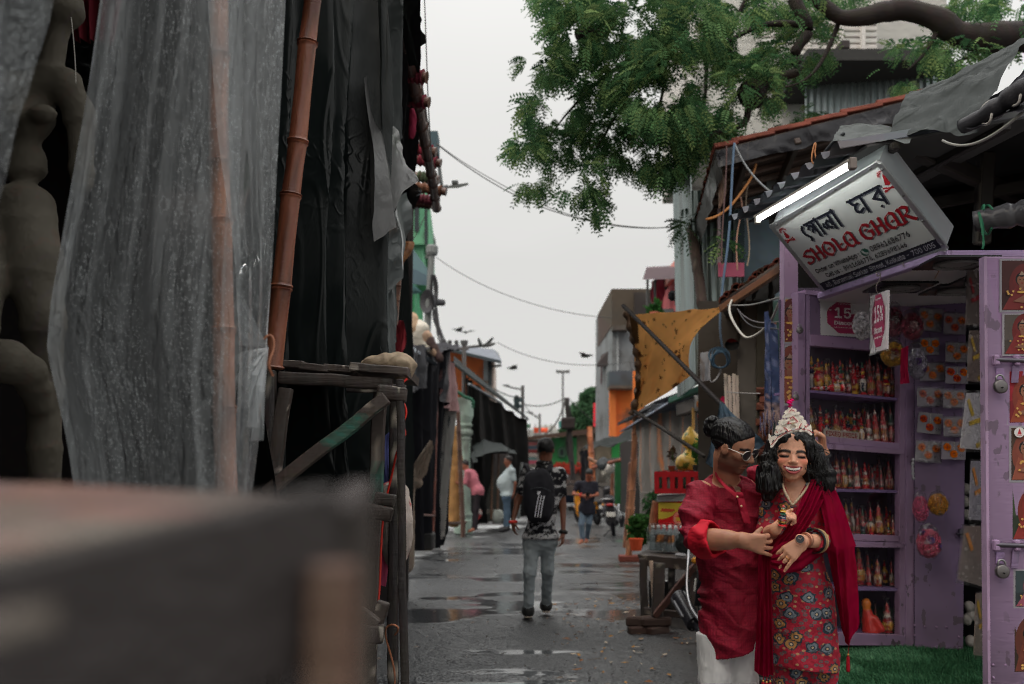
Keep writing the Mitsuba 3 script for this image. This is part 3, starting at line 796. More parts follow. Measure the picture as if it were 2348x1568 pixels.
for(a,b),(c,d),x0,x1 in(((792,998),(808,1018),1855,1958),((792,998),(808,1018),1950,2064),((1026,1223),(1042,1230),1855,1960),((1026,1223),(1042,1230),1950,2064),((1250,1450),(1256,1459),1855,2064)):
 o=.022+.006*(x0>1900)
 f=lambda x,p,q_:p+(q_-p)*(x-1855)/(2064-1855)
 q=[at(x0,f(x0,b,d),cy(x0)+o),at(x1,f(x1,b,d),cy(x1)+o),at(x1,f(x1,a,c),cy(x1)+o),at(x0,f(x0,a,c),cy(x0)+o)]
 part('pane',TM(q,[[0,1,2,3]]),'m_glass',parent=cab)
# painted bottles
RED,DRED,GOLD,GRN,YEL,WHT,NAV=c8(204,34,46),c8(150,20,32),c8(196,146,64),c8(30,84,66),c8(220,170,60),c8(225,215,205),c8(34,40,70)
PINK,ORG=c8(220,90,130),c8(230,110,50)
STY={
 'spire':([(0,.30),(.02,.34),(.05,.30),(.09,.22),(.15,.31),(.28,.36),(.40,.32),(.46,.18),(.50,.14),(.55,.24),(.60,.13),(.65,.20),(.70,.09),(.76,.17),(.82,.07),(.87,.12),(.93,.05),(1,.02)],[DRED,RED,GRN,RED,WHT,RED,GOLD,RED,GRN,RED,WHT,RED]),
 'round':([(0,.30),(.03,.34),(.06,.30),(.10,.27),(.2,.38),(.36,.42),(.5,.36),(.58,.22),(.63,.16),(.68,.22),(.72,.14),(.80,.18),(.86,.08),(.92,.12),(1,.02)],[YEL,DRED,RED,RED,GOLD,DRED,RED,YEL,DRED,RED,DRED]),
 'slim':([(0,.26),(.03,.30),(.08,.19),(.18,.28),(.34,.32),(.46,.24),(.52,.12),(.58,.24),(.64,.11),(.70,.21),(.76,.09),(.82,.16),(.88,.06),(.95,.10),(1,.02)],[RED,GRN,YEL,RED,WHT,NAV,RED,GRN,YEL,RED]),
 'gold':([(0,.22),(.03,.30),(.06,.22),(.12,.30),(.28,.36),(.40,.30),(.47,.18),(.54,.24),(.58,.14),(.68,.20),(.74,.10),(.84,.14),(.92,.05),(1,.01)],[DRED,GOLD,RED,GOLD,DRED,RED,GOLD,WHT,RED,RED]),
 'doll':([(0,.27),(.04,.30),(.20,.29),(.30,.20),(.36,.25),(.46,.26),(.54,.18),(.60,.24),(.66,.14),(.74,.19),(.80,.10),(.88,.13),(1,.01)],[RED,WHT,RED,GOLD,c8(225,180,130),WHT,RED,RED,WHT,RED]),
}
def bottle_mesh(sty,H,W,seed,n=14):
 prof,bands=STY[sty]
 prof=np.array(prof)
 zs=np.unique(np.r_[np.linspace(0,1,46),prof[:,0]])
 rr=np.interp(zs,prof[:,0],prof[:,1])
 m=lathe(np.stack([rr*W,zs*H],1),n)
 v=np.asarray(m.vertices)
 r_=np.random.default_rng(seed)
 B=[bands[(i+int(r_.integers(0,4))*(i>1))%len(bands)]for i in range(len(bands))]
 bs=r_.uniform(.02,.10)
 a=np.arctan2(v[:,1],v[:,0])
 t=np.clip(v[:,2]/H+.012*np.sin(a*6+seed)*(v[:,2]>.1*H),0,.999)
 idx=np.clip(((t+bs*np.sin(t*9+seed))*len(B)).astype(int),0,len(B)-1)
 c=np.array([B[i]for i in idx])
 fr=((t*len(B)*2)%1)
 c=np.where((fr<.10)[:,None],WHT*.8,c)
 pet=(np.sin(a*5+2)>.65)&(t>.14)&(t<.38)
 c=np.where(pet[:,None],np.array([GOLD,WHT,GRN,YEL][int(r_.integers(0,4))]),c)
 return m,c
ORD=['first','second','third','fourth','fifth','sixth','seventh','eighth','ninth','tenth','eleventh','twelfth','thirteenth','fourteenth','fifteenth','sixteenth','seventeenth','eighteenth']
SHN=['top shelf','FIXED PRICE shelf','third shelf','fourth shelf','fifth shelf','bottom shelf']
rows=[
 [(1859,817,'slim',0,2),(1874,821,'round',0,1),(1893,832,'round',1,1),(1908,826,'spire',0,3),(1925,824,'spire',0,1),(1941,838,'spire',1,2),(1956,834,'round',0,2),(1975.5,830,'slim',0,1),(1985,828,'spire',0,4),(1992,823,'spire',1,1),(2010.5,828,'spire',1,1),(2028,845,'round',0,1),(2043,846,'spire',1,2)],
 [(1857,930,'gold',1,2),(1879,929,'spire',0,2),(1893,937,'slim',0,2),(1901,956,'slim',0,4),(1915,939,'gold',1,2),(1925,941,'round',0,4),(1934,957,'slim',0,2),(1942,946,'slim',0,3),(1957,942,'spire',0,2),(1967,935,'spire',0,4),(1973.5,956,'slim',0,1),(1981,936,'spire',1,4),(1989,946,'doll',1,1),(2004,938,'doll',1,1),(2022,934,'doll',1,1),(2040,936,'spire',1,1)],
 [(1897,1042,'slim',1,3),(1916,1045,'gold',1,2),(1931,1049,'gold',1,2),(1945,1049,'slim',1,2),(1962,1059,'doll',1,1),(1981,1059,'doll',0,2),(1998,1072,'slim',1,2),(2010,1062,'spire',0,4),(2018,1073,'slim',1,1),(2036,1057,'gold',1,2)],
 [(1938,1152,'gold',1,3),(1951,1152,'slim',1,3),(1964,1168,'spire',1,3),(1976,1167,'slim',1,1),(1994,1161,'spire',1,1),(2012,1156,'gold',1,1),(2026,1186,'round',1,2),(2035,1189,'slim',0,1),(2046,1185,'spire',1,1)],
 [(1966,1254,'gold',1,2),(1988,1272,'slim',1,2),(2010,1281,'gold',1,1),(2042,1288,'spire',1,2)],
 [(1978,1384,'slim',1,2),(2032,1380,'gold',1,1)],
]
rb_=np.random.default_rng(17)
for ri,row in enumerate(rows):
 xs=sorted(x for x,*_ in row)
 front=len(row)
 for a_,b_ in zip(xs[:-1],xs[1:]):
  if b_-a_>6:
   base_y=shelves[ri][0]
   row.append(((a_+b_)/2+rb_.uniform(-2,2),base_y-rb_.uniform(56,74)+(6 if ri else 0),['spire','round','slim','doll','spire'][int(rb_.integers(0,5))],int(rb_.random()<.3),4.6+.3*rb_.random()))
 row.insert(0,front)
STN={'spire':'red spired','round':'round dark red','slim':'slim banded','gold':'gilded','doll':'doll shaped'}
for ri,row in enumerate(rows):
 front=row.pop(0)
 for bi,(x,ytop,sty,wrapd,dep)in enumerate(row):
  (ya,yb)=shelves[ri]
  Y=cy(x)+.06+.060*dep
  yb_=ya+(yb-ya)*(x-1850)/216
  base=at(x,yb_,cy(x)+.035)
  top=at(x,ytop,Y)
  b=np.array([at(x,ytop,Y)[0],Y,base[2]+.001])
  H=top[2]-b[2]
  W=H*{'spire':.34,'round':.38,'slim':.34,'gold':.46,'doll':.38}[sty]*(1.25 if ri==5 and sty=='gold' else 1)
  m,c=bottle_mesh(sty,H,W,ri*31+bi*7)
  k=thing('painted_bottle',f"{STN[sty]} bottle{' in cellophane' if wrapd else ''}, {'' if bi < front else 'back row, '}{ORD[bi if bi < front else bi - front]} from left on {SHN[ri]}",'bottle','painted bottles in the glass cabinet')
  part('body',move(m,b),'m_gloss',c,k,smooth=True)
  if wrapd:
   a=np.linspace(0,2*np.pi,17)[:-1]
   pr_=np.array([(.34,0),(.37,.1),(.38,.35),(.33,.55),(.24,.8),(.10,.98),(.06,1.03),(.16,1.10),(.20,1.14)])*[W,H]
   w_=lathe(pr_,16)
   v=np.array(w_.vertices)
   v[:,:2]*=(1+.10*np.sin(np.arctan2(v[:,1],v[:,0])*4+v[:,2]*40+bi))[:,None]
   part('wrapper',move(trimesh.Trimesh(v,w_.faces,process=False),b),'m_cello',parent=k,smooth=True)
# bottle lying in front on the top shelf
m,c=bottle_mesh('spire',.205,.075,77)
k=thing('painted_bottle','striped red bottle lying on its side at the front of the top shelf','bottle','painted bottles in the glass cabinet')
part('body',orient(m,(-1,-.1,-.02),at(1934,889,cy(1900)+.065)),'m_gloss',c,k,smooth=True)
# small red figurine
def fig(p):
 o=at(1996,1456,6.18)
 d=sd_cap(p,o+[0,0,.03],o+[-.015,0,.13],.05,.03)
 d=smin(d,sd_ell(p,o+[-.02,0,.185],(.028,.028,.035)),.02)
 return smin(d,sd_cap(p,o+[.02,-.03,.10],o+[.05,-.04,.04],.02,.02),.02)
o=at(1996,1456,6.18)
tag(part('figurine',nets(fig,o-[.12,.1,.03],o+[.12,.1,.25],.007),'m_gloss',lambda v:np.where((v[:,2:3]>o[2]+.15),c8(230,130,60),c8(205,60,55)),smooth=True),'small orange and red figurine seated on the bottom shelf','figurine')
def poster_plate(q,t,col,parent,nm='sheet',mat_='m_plain'):
 return part(nm,slab(*q,t),mat_,col,parent)
def plane_of(q):
 """Frame of a quad (bottom-left, bottom-right, top-right, top-left): origin, unit x, unit y, width, height."""
 q=np.array(q,float)
 ux,uy=q[1]-q[0],q[3]-q[0]
 w,h=np.linalg.norm(ux),np.linalg.norm(uy)
 return q[0],ux/w,uy/h,w,h
import shapely.geometry as sg,shapely.affinity as sa
from shapely.ops import unary_union
def ell(cx,cy_,rx,ry,n=24):
 a=np.linspace(0,2*np.pi,n)[:-1]
 return sg.Polygon(np.stack([cx+rx*np.cos(a),cy_+ry*np.sin(a)],1))
def print_on(q,layers,parent,nm='print',lift=.0012,step=.0004):
 """Flat print: layers of (shapely polygon in 0..1 x 0..1 of the quad, colour) each a hair above the last."""
 o,ux,uy,w,h=plane_of(q)
 n=nrm(np.cross(ux,uy))
 ms,cs=[],[]
 for i,(g,c)in enumerate(layers):
  g=g.intersection(sg.box(0,0,1,1))
  g=sa.scale(g,w,h,origin=(0,0))
  if g.is_empty:
   continue
  m=strip_solid(g,o+n*(lift+step*i-.0002),ux,uy,.0003)
  ms.append(m)
  cs.append(np.tile(np.asarray(c,float),(len(m.vertices),1)))
 if ms:
  m=cat(*ms)
  part(nm,m,'m_plain',np.vstack(cs),parent)
MAG=c8(170,52,92)
def discount(q,par,nm):
 o,ux,uy,w,h=plane_of(q)
 n=nrm(np.cross(ux,uy))
 a=np.linspace(0,2*np.pi,9)[:-1]+np.pi/8
 oc=sg.Polygon(np.stack([.52+.40*np.cos(a),.52+.46*np.sin(a)],1)).buffer(.02)
 print_on(q,[(oc,MAG)],par,'roundel')
 for s,hh,x,y,wd,b in(('15',.27,.25,.50,.36,True),('%',.24,.63,.50,.20,True),('Discount',.10,.26,.31,.52,True),('On all products',.035,.36,.87,.34,False),('Flat',.05,.13,.68,.09,False),('Till valid upto 15th sep 23',.03,.26,.22,.54,False)):
  part('lettering',text_on(s,hh*h,o+ux*x*w+uy*y*h+n*.0022,ux,uy,.0006,b,wd*w),'m_plain',c8(235,225,230),par)
k=thing('discount_poster','white poster with magenta 15% Discount roundel on the cabinet top panel','poster')
q=[at(1881,768,cy(1881)+.012),at(1995,774,cy(1995)+.012),at(1996,688,cy(1995)+.012),at(1880,684,cy(1881)+.012)]
poster_plate(q,.002,c8(205,200,204),k)
discount(q,k,'')
k=thing('discount_poster','hanging plastic-sleeved 15% Discount sign on a wire below the ceiling edge','sign')
q=[at(1995,811,5.25),at(2031,800,5.0),at(2034,665,5.0),at(1995,679,5.25)]
poster_plate(q,.012,c8(210,206,208),k)
discount(q,k,'')
q2=[p+np.array([-.012,-.02,s])for p,s in zip(q,(-.01,-.01,.02,.02))]
part('sleeve',TM([q[0]+[-.01,-.006,-.012],q[1]+[.015,-.006,-.012],q[2]+[.015,-.006,.012],q[3]+[-.01,-.006,.012]],[[0,1,2,3]]),'m_cello',parent=k)
part('wire',tube(spline([at(2012,672,5.1),at(2010,652,5.1),at(2016,640,5.1),at(2013,622,5.12)],14),.0022,5),'m_metal',c8(150,140,130),k,smooth=True)
k=thing('price_plate','cream FIXED PRICE plate standing in the cabinet','sign')
q=[at(1888,1001,cy(1888)+.05),at(1969,1009,cy(1969)+.05),at(1969,991,cy(1969)+.05),at(1888,983,cy(1888)+.05)]
poster_plate(q,.006,c8(176,170,160),k,'plate')
o,ux,uy,w,h=plane_of(q)
part('lettering',text_on('FIXED PRICE',.58*h,o+ux*.05*w+uy*.2*h+nrm(np.cross(ux,uy))*.0006,ux,uy,.001,True,.9*w),'m_plain',c8(150,52,52),k)
# the signboard
BL,BR=at(1890.6,669.5,5.80),at(2168,568.5,4.72)
TL,TR=at(1769,518.6,5.28),at(2013.4,372.8,4.20)
nS=nrm(np.cross(BR-BL,TL-BL))
ray=TR-EYE
TR=EYE+ray*((BL-EYE)@nS)/(ray@nS)
sb=thing('signboard','tilted white SHOLA GHAR signboard box with red and black lettering','sign')
nS=nrm(np.cross(BR-BL,TL-BL))
q=[BL,BR,TR,TL]
part('face',slab(*q,.01),'m_plain',c8(228,232,230),sb,grime=.08)
dep=.115
part('casing',slab(*[p-nS*.012 for p in q],dep,.004),'m_plain',lambda v:np.clip(c8(150,156,158)*(.7+.6*meshkit.fbm(v*30,3)[:,None]),0,1),sb)
for a,b in((BL,BR),(BR,TR),(TR,TL),(TL,BL)):
 part('trim',beam(a,b,.028,.012,nS),'m_metal',c8(185,188,190),sb)
for s in np.linspace(.06,.94,4):
 for a,b in((TR,BR),(TL,TR),(BL,BR)):
  part('screw',move(trimesh.creation.icosphere(1,.007),a+(b-a)*s+nS*.006),'m_metal',c8(120,120,120),sb)
o,ux,uy,w,h=plane_of(q)
qn=np.cross(ux,uy)
if qn@(EYE-o)<0:
 raise ValueError('sign faces away')
def S(u,v,lift=.0015):
 return o+ux*u*w+uy*v*h+nS*lift
BLK=c8(26,28,44)
part('strip',strip_solid(sg.box(.015*w,.02*h,.985*w,.135*h),o+nS*.0012,ux,uy,.0006),'m_plain',BLK,sb)
part('lettering',text_on('40, Banamali Sarkar Street, Kolkata - 700 005',.062*h,S(.05,.05,.0022),ux,uy,.0006,False,.90*w),'m_plain',c8(205,205,208),sb)
part('lettering',text_on('Call us :  8961686776, 6289698146',.058*h,S(.11,.17,.0015),ux,uy,.0006,True,.68*w),'m_plain',c8(40,40,46),sb)
part('lettering',text_on('Order on WhatsApp :',.058*h,S(.055,.265,.0015),ux,uy,.0006,True,.40*w),'m_plain',c8(40,40,46),sb)
part('lettering',text_on('08961686776',.066*h,S(.545,.262,.0015),ux,uy,.0006,True,.30*w),'m_plain',c8(40,40,46),sb)
part('phone_mark',strip_solid(sg.Point(.50*w,.288*h).buffer(.047*h),o+nS*.0012,ux,uy,.0006),'m_plain',c8(40,96,84),sb)
rec=sg.LineString([(.488,.31),(.492,.285),(.505,.268),(.516,.268)])
part('phone_mark',strip_solid(sa.scale(rec,w,h,origin=(0,0)).buffer(.011*h),o+nS*.0022,ux,uy,.0006),'m_plain',c8(200,210,208),sb)
# blackletter-like hand drawn capitals: strokes of a slanted pen
def pen(strokes,x0,y0,s,wd=.17,slant=.0,sx=1.0):
 gs=[]
 for st in strokes:
  pts=[((x*sx+slant*y)*s+x0,y*s+y0)for x,y in st]
  nibs=[sg.LineString([(x-.5*wd*s*.8,y-.5*wd*s*.45),(x+.5*wd*s*.8,y+.5*wd*s*.45)]).buffer(.028*s)for x,y in pts]
  gs+=[unary_union([a,b]).convex_hull for a,b in zip(nibs[:-1],nibs[1:])]if len(pts)>1 else nibs
 return unary_union(gs)
LET={
 'S':([[(.62,.98),(.30,.90),(.10,.72),(.28,.60),(.58,.46),(.66,.28),(.50,.10),(.12,.04)],[(.10,.04),(.06,.20)],[(.62,.98),(.70,.86)]],.80),
 'H':([[(.12,1.0),(.16,.80),(.14,.06)],[(.02,.92),(.14,1.0)],[(.15,.50),(.50,.56),(.66,.44),(.64,.06)],[(.62,1.0),(.64,.56)],[(.05,.04),(.22,.08)],[(.56,.04),(.76,.10)]],.86),
 'O':([[(.44,1.0),(.16,.82),(.06,.50),(.14,.18),(.44,.0),(.74,.18),(.84,.50),(.74,.82),(.44,1.0)],[(.40,.50),(.48,.50)]],1.0),
 'L':([[(.10,1.0),(.18,.80),(.16,.12),(.30,.06)],[(.16,.10),(.50,.02),(.68,.18)],[(.40,.44),(.48,.44)]],.74),
 'A':([[(.50,1.0),(.18,.84),(.06,.50),(.14,.16),(.40,.0),(.62,.14)],[(.50,1.0),(.70,.86),(.70,.12),(.86,.02)],[(.38,.48),(.46,.48)]],.92),
 'G':([[(.70,.90),(.44,1.0),(.16,.82),(.06,.50),(.16,.16),(.48,.0),(.76,.14),(.76,.46)],[(.54,.48),(.84,.48)],[(.38,.64),(.46,.64)],[(.70,.90),(.74,.76)]],.95),
 'R':([[(.10,.98),(.18,.80),(.16,.04)],[(.10,.94),(.44,1.0),(.68,.86),(.62,.62),(.36,.50)],[(.36,.50),(.62,.22),(.86,.02)],[(.05,.04),(.24,.06)]],.86),
}
def word(txt,x0,y0,s,total):
 adv=sum(LET[c][1]if c!=' ' else.35 for c in txt)
 sx=total/(adv*s)
 gs,x=[],x0
 for c in txt:
  if c==' ':
   x+=.35*s*sx
   continue
  gs.append(pen(LET[c][0],x,y0,s,.15,.0,sx))
  x+=LET[c][1]*s*sx
 return unary_union(gs)
g=word('SHOLA GHAR',.05*w,.405*h,.175*h,.89*w)
part('lettering_shadow',strip_solid(sa.translate(g,.008*w,-.013*h),o+nS*.0010,ux,uy,.0004),'m_plain',c8(110,114,118),sb)
part('lettering',strip_solid(g,o+nS*.0018,ux,uy,.0006),'m_plain',c8(176,16,36),sb,label='red decorative SHOLA GHAR lettering')
# Bengali words, drawn stroke by stroke under a head line
def beng(strokes,x0,y0,s,wd=.13):
 gs=[sg.LineString([(x0+x*s,y0+y*s)for x,y in st]).buffer(wd*s*(.5 if len(st)<9 else.42),cap_style=2,join_style=2)for st in strokes]
 return unary_union(gs)
shola=[[(.10,1.0),(-.05,.84),(-.10,.62),(-.02,.40),(.10,.28),(.14,.10),(.04,-.02)],[(.18,1.0),(1.08,1.0)],
  [(.34,.96),(.44,.84),(.36,.72),(.26,.64)],[(.44,.84),(.58,.78),(.62,.62),(.52,.52),(.40,.40)],[(.72,1.0),(.72,.0)],[(.60,.60),(.72,.40)],[(1.0,1.14),(1.0,.0)],
  [(1.14,1.0),(2.22,1.0)],[(1.30,.62),(1.22,.44),(1.30,.28),(1.44,.36),(1.44,.56),(1.58,.66),(1.72,.52),(1.74,.30)],[(1.44,.36),(1.56,.20),(1.68,.26)],[(1.80,1.0),(1.80,.0)],[(2.12,1.14),(2.12,.0)]]
ghor=[[(.0,1.0),(1.0,1.0)],[(.18,.98),(.20,.78),(.34,.66),(.22,.50),(.20,.34),(.40,.22),(.66,.36)],[(.36,.66),(.52,.72)],[(.78,1.0),(.78,.0)],
  [(1.02,1.0),(1.98,1.0)],[(1.80,1.0),(1.80,.0)],[(1.80,.86),(1.36,.56),(1.80,.22)],[(1.38,.56),(1.54,.42)],[(1.46,.06),(1.54,.0)]]
for bw,g in(('first',beng(shola,.20*w,.655*h,.195*h)),('second',beng(ghor,.60*w,.665*h,.195*h))):
 part('lettering_shadow',strip_solid(sa.translate(g,.008*w,-.016*h),o+nS*.0010,ux,uy,.0004),'m_plain',c8(120,124,128),sb)
 part('lettering',strip_solid(g,o+nS*.0018,ux,uy,.0006),'m_plain',BLK,sb,label=f'black {bw} Bengali word')
for cx,cy_,s in((.055,.80,.085),(.905,.83,.10)):
 em=[sg.Polygon([(cx,cy_+1.0*s*1.2),(cx-.22*s,cy_+.1*s),(cx+.22*s,cy_+.1*s)]),ell(cx,cy_+.18*s,.30*s*.6,.22*s),
  sg.LineString([(cx-.42*s,cy_-.55*s),(cx+.42*s,cy_-.15*s)]).buffer(.05*s),sg.LineString([(cx+.40*s,cy_-.60*s),(cx-.40*s,cy_-.12*s)]).buffer(.07*s),
  sg.Point(cx-.36*s,cy_-.42*s).buffer(.10*s),sg.Point(cx+.36*s,cy_-.45*s).buffer(.10*s)]
 g=sa.scale(unary_union(em),w,h,origin=(0,0))
 part('emblem',strip_solid(g,o+nS*.0015,ux,uy,.0006),'m_plain',c8(185,40,50),sb)
 a0,a1=(2.5,.9)
 arc=[(cx+.62*s*.55*math.cos(a),cy_+.35*s+1.0*s*math.sin(a))for a in np.linspace(a0,a1,10)]
 for i,ch in enumerate('SHOLA GHAR'):
  if ch!=' ':
   p=np.array(arc[i])
   an=a0+(a1-a0)*i/9-math.pi/2
   d1=ux*math.cos(an)+uy*math.sin(an)
   part('emblem_letter',text_on(ch,.018*h,S(p[0],p[1],.0015),d1,nrm(np.cross(nS,d1)),.0005,True),'m_plain',c8(185,40,50),sb)
# tube light above the sign
k=thing('tube_light','lit white fluorescent tube fixed above the signboard','lamp')
a,b=at(1739.5,503,5.22),at(1949,381,4.14)
m=tube([a,b],.0105,12)
key=part('tube',m,'m_plain',c8(240,240,240),k,smooth=60)
scene[key]['emitter']={'type':'area','radiance':{'type':'rgb','value':[11,11.3,11]}}
dz=np.array([.0,0,.018])
part('batten',beam(a+dz-nrm(b-a)*.02,b+dz+nrm(b-a)*.02,.045,.012,(0,0,1)),'m_plain',c8(150,145,140),k)
part('socket',box(.03,.035,.05,b+nrm(b-a)*.02+[0,0,.005]),'m_plain',c8(120,112,108),k)
part('socket',box(.03,.035,.05,a-nrm(b-a)*.02+[0,0,.005]),'m_plain',c8(150,145,140),k)
# corrugated sheet over the sign
def corr(c00,c10,c11,c01,pitch,amp,nv=4,sharp=0.0,nrm_=None):
 c00,c10,c11,c01=map(np.asarray,(c00,c10,c11,c01))
 W_=np.linalg.norm(c10-c00)
 n=int(max(8,W_/pitch*8))
 nn=nrm(np.cross(c10-c00,c01-c00))if nrm_ is None else nrm_
 def fn(U,V):
  ph=U*W_/pitch*2*np.pi
  s=np.sin(ph)
  if sharp:
   s=np.clip(s*2.2,-1,1)
  return bil(c00,c10,c11,c01)(U,V)+nn*(amp*s)[...,None]
 m,uv=grid(fn,n,nv)
 v=np.asarray(m.vertices)
 off=trimesh.Trimesh(v-nn*.003,m.faces[:,::-1],process=False)
 return cat(m,off)
k=thing('tin_awning','rusty dark trapezoid tin sheet jutting out over the signboard','awning')
c00,c10=at(1668,506,5.62),at(1925,330,4.22)
dx=np.array([1.05,.12,.22])
def tincol(base,s=0,r=.58):
 def f(v):
  n=meshkit.fbm(v*[5,5,3]+s,4)
  c=np.asarray(base)*(.7+.6*meshkit.fbm(v*13+s,3)[:,None])
  return np.where((n>r)[:,None],c*.5+c8(84,58,46)*.5,c)
 return f
part('sheet',corr(c00,c10,c10+dx,c00+dx,.165,.022,6,1.0,np.array([0,0,1.0])),'m_plain',tincol(c8(74,80,88)),k)
for s in(.25,.75):
 part('batten',beam(c00+dx*s-[0,0,.05],c10+dx*s-[0,0,.05],.04,.04),'m_wood',wood(W3),k)
part('lining',slab(c00+dx*.12-[0,0,.035],c00+dx-[0,0,.03],c10+dx-[0,0,.03],c10+dx*.12-[0,0,.035],.01),'m_matt',c8(70,72,74),k)
# roof above the shop: tarp and beams
k=thing('shop_roof','shop roof covered by wet black tarpaulin with a wrapped pole along its edge','roof')
def rt(U,V):
 p=bil(at(2035,305,4.35),at(2240,300,3.95),at(2420,55,4.6),at(2120,235,5.2))(U,V)
 p=p+np.array([0,0,.18])*(np.sin(V*np.pi)*.6)[...,None]
 p[...,2]+=(meshkit.fbm(p*6,3)-.5)*.10-.05*np.abs(meshkit.fbm(p*12+4,2)-.5)
 return p
m,uv=grid(rt,50,40)
part('tarp',m,'m_dull',c8(50,52,55),k,smooth=True)
def rt2(U,V):
 p=bil(at(1908,322,4.28),at(2085,326,4.2),at(2110,298,4.5),at(1925,290,4.6))(U,V)
 p[...,2]+=(meshkit.fbm(p*9,3)-.5)*.08
 return p
m,uv=grid(rt2,30,12)
part('tarp_edge',m,'m_dull',c8(74,76,78),k,smooth=True)
def rt3(U,V):
 p=bil(at(2215,300,3.9),at(2420,230,3.55),at(2420,90,4.3),at(2250,240,4.3))(U,V)
 p[...,2]+=(meshkit.fbm(p*7+9,3)-.5)*.12
 return p
m,uv=grid(rt3,40,24)
part('tarp_fold',m,'m_dull',c8(34,36,38),k,smooth=True)
part('decking',hull([[1.95,4.9,3.12],[3.9,4.1,3.05],[3.9,7.8,3.75],[2.1,7.8,3.45],[1.95,4.9,3.15],[3.9,4.1,3.08],[3.9,7.8,3.78],[2.1,7.8,3.48]]),'m_matt',c8(34,32,32),k)
part('back_boards',box(1.75,.05,1.3,(3.0,7.55,3.05),0),'m_matt',c8(30,29,30),k)
part('side_boards',box(.05,3.4,1.4,(3.75,5.9,3.0),0),'m_matt',c8(30,29,30),k)
part('rafter',beam(at(2070,330,4.6),at(2330,450,6.0),.07,.09),'m_wood',wood(W3,seed=3),k)
part('rafter',beam(at(2250,560,5.4),at(2260,350,5.4),.08,.08,(0,1,0)),'m_wood',wood(W3,seed=4),k)
part('rafter',beam(at(2120,470,5.6),at(2380,420,5.6),.06,.07),'m_wood',wood(W3,seed=5),k)
pts=spline([at(2205,290,3.95),at(2260,262,3.85),at(2320,222,3.75),at(2420,160,3.6)],30)
part('edge_pole',tube(pts,.040+.018*(meshkit.noise(np.c_[np.arange(30)*.45,np.zeros(30),np.zeros(30)])-.5),10),'m_tarp',c8(52,53,56),k,smooth=True)
for s in(8,17,22):
 p_=pts[s]
 part('tie',tube(spline([p_+[0,-.05,.01],p_+[.02,-.03,.05],p_+[.0,.05,.03],p_+[-.01,-.02,-.05],p_+[0,-.05,.01]],18),.006,5),'m_plain',c8(170,168,162),k,smooth=True)
tag(part('wrapped_pole',[tube(spline([at(2232,508,4.2),at(2290,498,4.15),at(2420,478,4.05)],24),.055+.02*(meshkit.noise(np.c_[np.arange(24)*.5,np.zeros(24),np.zeros(24)])-.5),12)],'m_tarp',c8(84,87,90),smooth=True),'pole end wrapped in wet black plastic beside the signboard','pole')
p_=at(2240,505,4.19)
tag(part('green_string',[tube(spline([p_+[0,-.06,.03],p_+[.02,-.02,.06],p_+[.03,.05,0],p_+[.0,-.05,-.05],p_+[-.02,-.06,.02],p_+[-.01,-.065,-.10],p_+[-.015,-.06,-.14]],30),.005,5),tube(spline([p_+[.04,-.06,.03],p_+[.035,-.02,.06],p_+[.05,.05,0],p_+[.03,-.06,-.05]],20),.005,5)],'m_plain',c8(40,110,82),smooth=True),'green string tied round the wrapped pole end','string')
tag(part('cable',tube(spline([at(2160,322,4.0),at(2230,330,3.9),at(2290,300,3.8),at(2400,215,3.6)],24),.006,6),'m_plain',c8(150,150,148),smooth=True),'grey cable drooping below the shop roof tarpaulin','cable')
tag(part('cable',tube(spline([at(1935,305,4.4),at(1890,350,4.5),at(1868,400,4.6)],12),.008,6),'m_plain',c8(60,62,66),smooth=True),'dark stay wire running down to the tin awning edge','cable')
tag(part('dry_straw',[tube(spline([at(1866,375,4.55),at(1864,340,4.55),at(1868,328,4.55),at(1867,352,4.55)],12),.004,4),tube(spline([at(1868,378,4.55),at(1869,355,4.55),at(1866,345,4.55)],8),.004,4)],'m_plain',c8(190,130,90),smooth=True),'dry straw twist hanging above the tin awning','straw')
# right: tin house, awnings, stall, far buildings
TIN=c8(150,162,160)
def wallbox(nm,x0,y0,x1,y1,Y0,Y1,t,mat_,col,par,**kw):
 return pslab(nm,x0,y0,x1,y1,Y0,Y1,t,mat_,col,par,bev=0,**kw)
k=thing('tin_house','two storey house of grey corrugated tin with red tiled roof over the lane','house')
A,B=at(1591,720,10.2),at(1550,720,11.9)
z0,z1=2.3,4.85
part('tin_wall',corr([B[0],B[1],z0],[A[0],A[1],z0],[A[0],A[1],z1],[B[0],B[1],z1],.12,.012),'m_metal',tincol(TIN,1,.66),k,smooth=True)
C=at(1712,720,10.0)
part('tin_wall',corr([A[0],A[1],z0],[C[0],C[1],z0],[C[0],C[1],z1-.5],[A[0],A[1],z1-.5],.085,.014),'m_metal',tincol(TIN,2,.66),k,smooth=True)
wallbox('corner_board',1546,430,1557,700,11.95,11.9,.06,'m_wood',wood(c8(96,76,74)),k)
def bluewall(v):
 n=meshkit.fbm(v*5,4)
 c=c8(104,122,132)*(.55+.9*n[:,None])
 return np.where((meshkit.fbm(v*9+4,3)>.62)[:,None],c8(150,160,160),c)
q=[at(1705,720,9.95),at(2150,720,9.6),at(2150,230,9.6),at(1705,390,9.95)]
m=slice_refine(slab(*q,.1),0,.12)
part('plaster_wall',m,'m_wall',bluewall,k,smooth=False)
g=[at(1752,455,9.72),at(1838,450,9.66),at(1838,388,9.66),at(1752,392,9.72)]
print_on(g,[(sg.box(0,.72,.55,.98),c8(150,158,158)),(ell(.32,.30,.26,.30).difference(ell(.32,.30,.14,.16)),c8(146,154,154)),(sg.box(.05,.0,.18,.62),c8(140,150,150)),(ell(.82,.40,.20,.5),c8(150,76,84))],k,'wall_sign',.05)
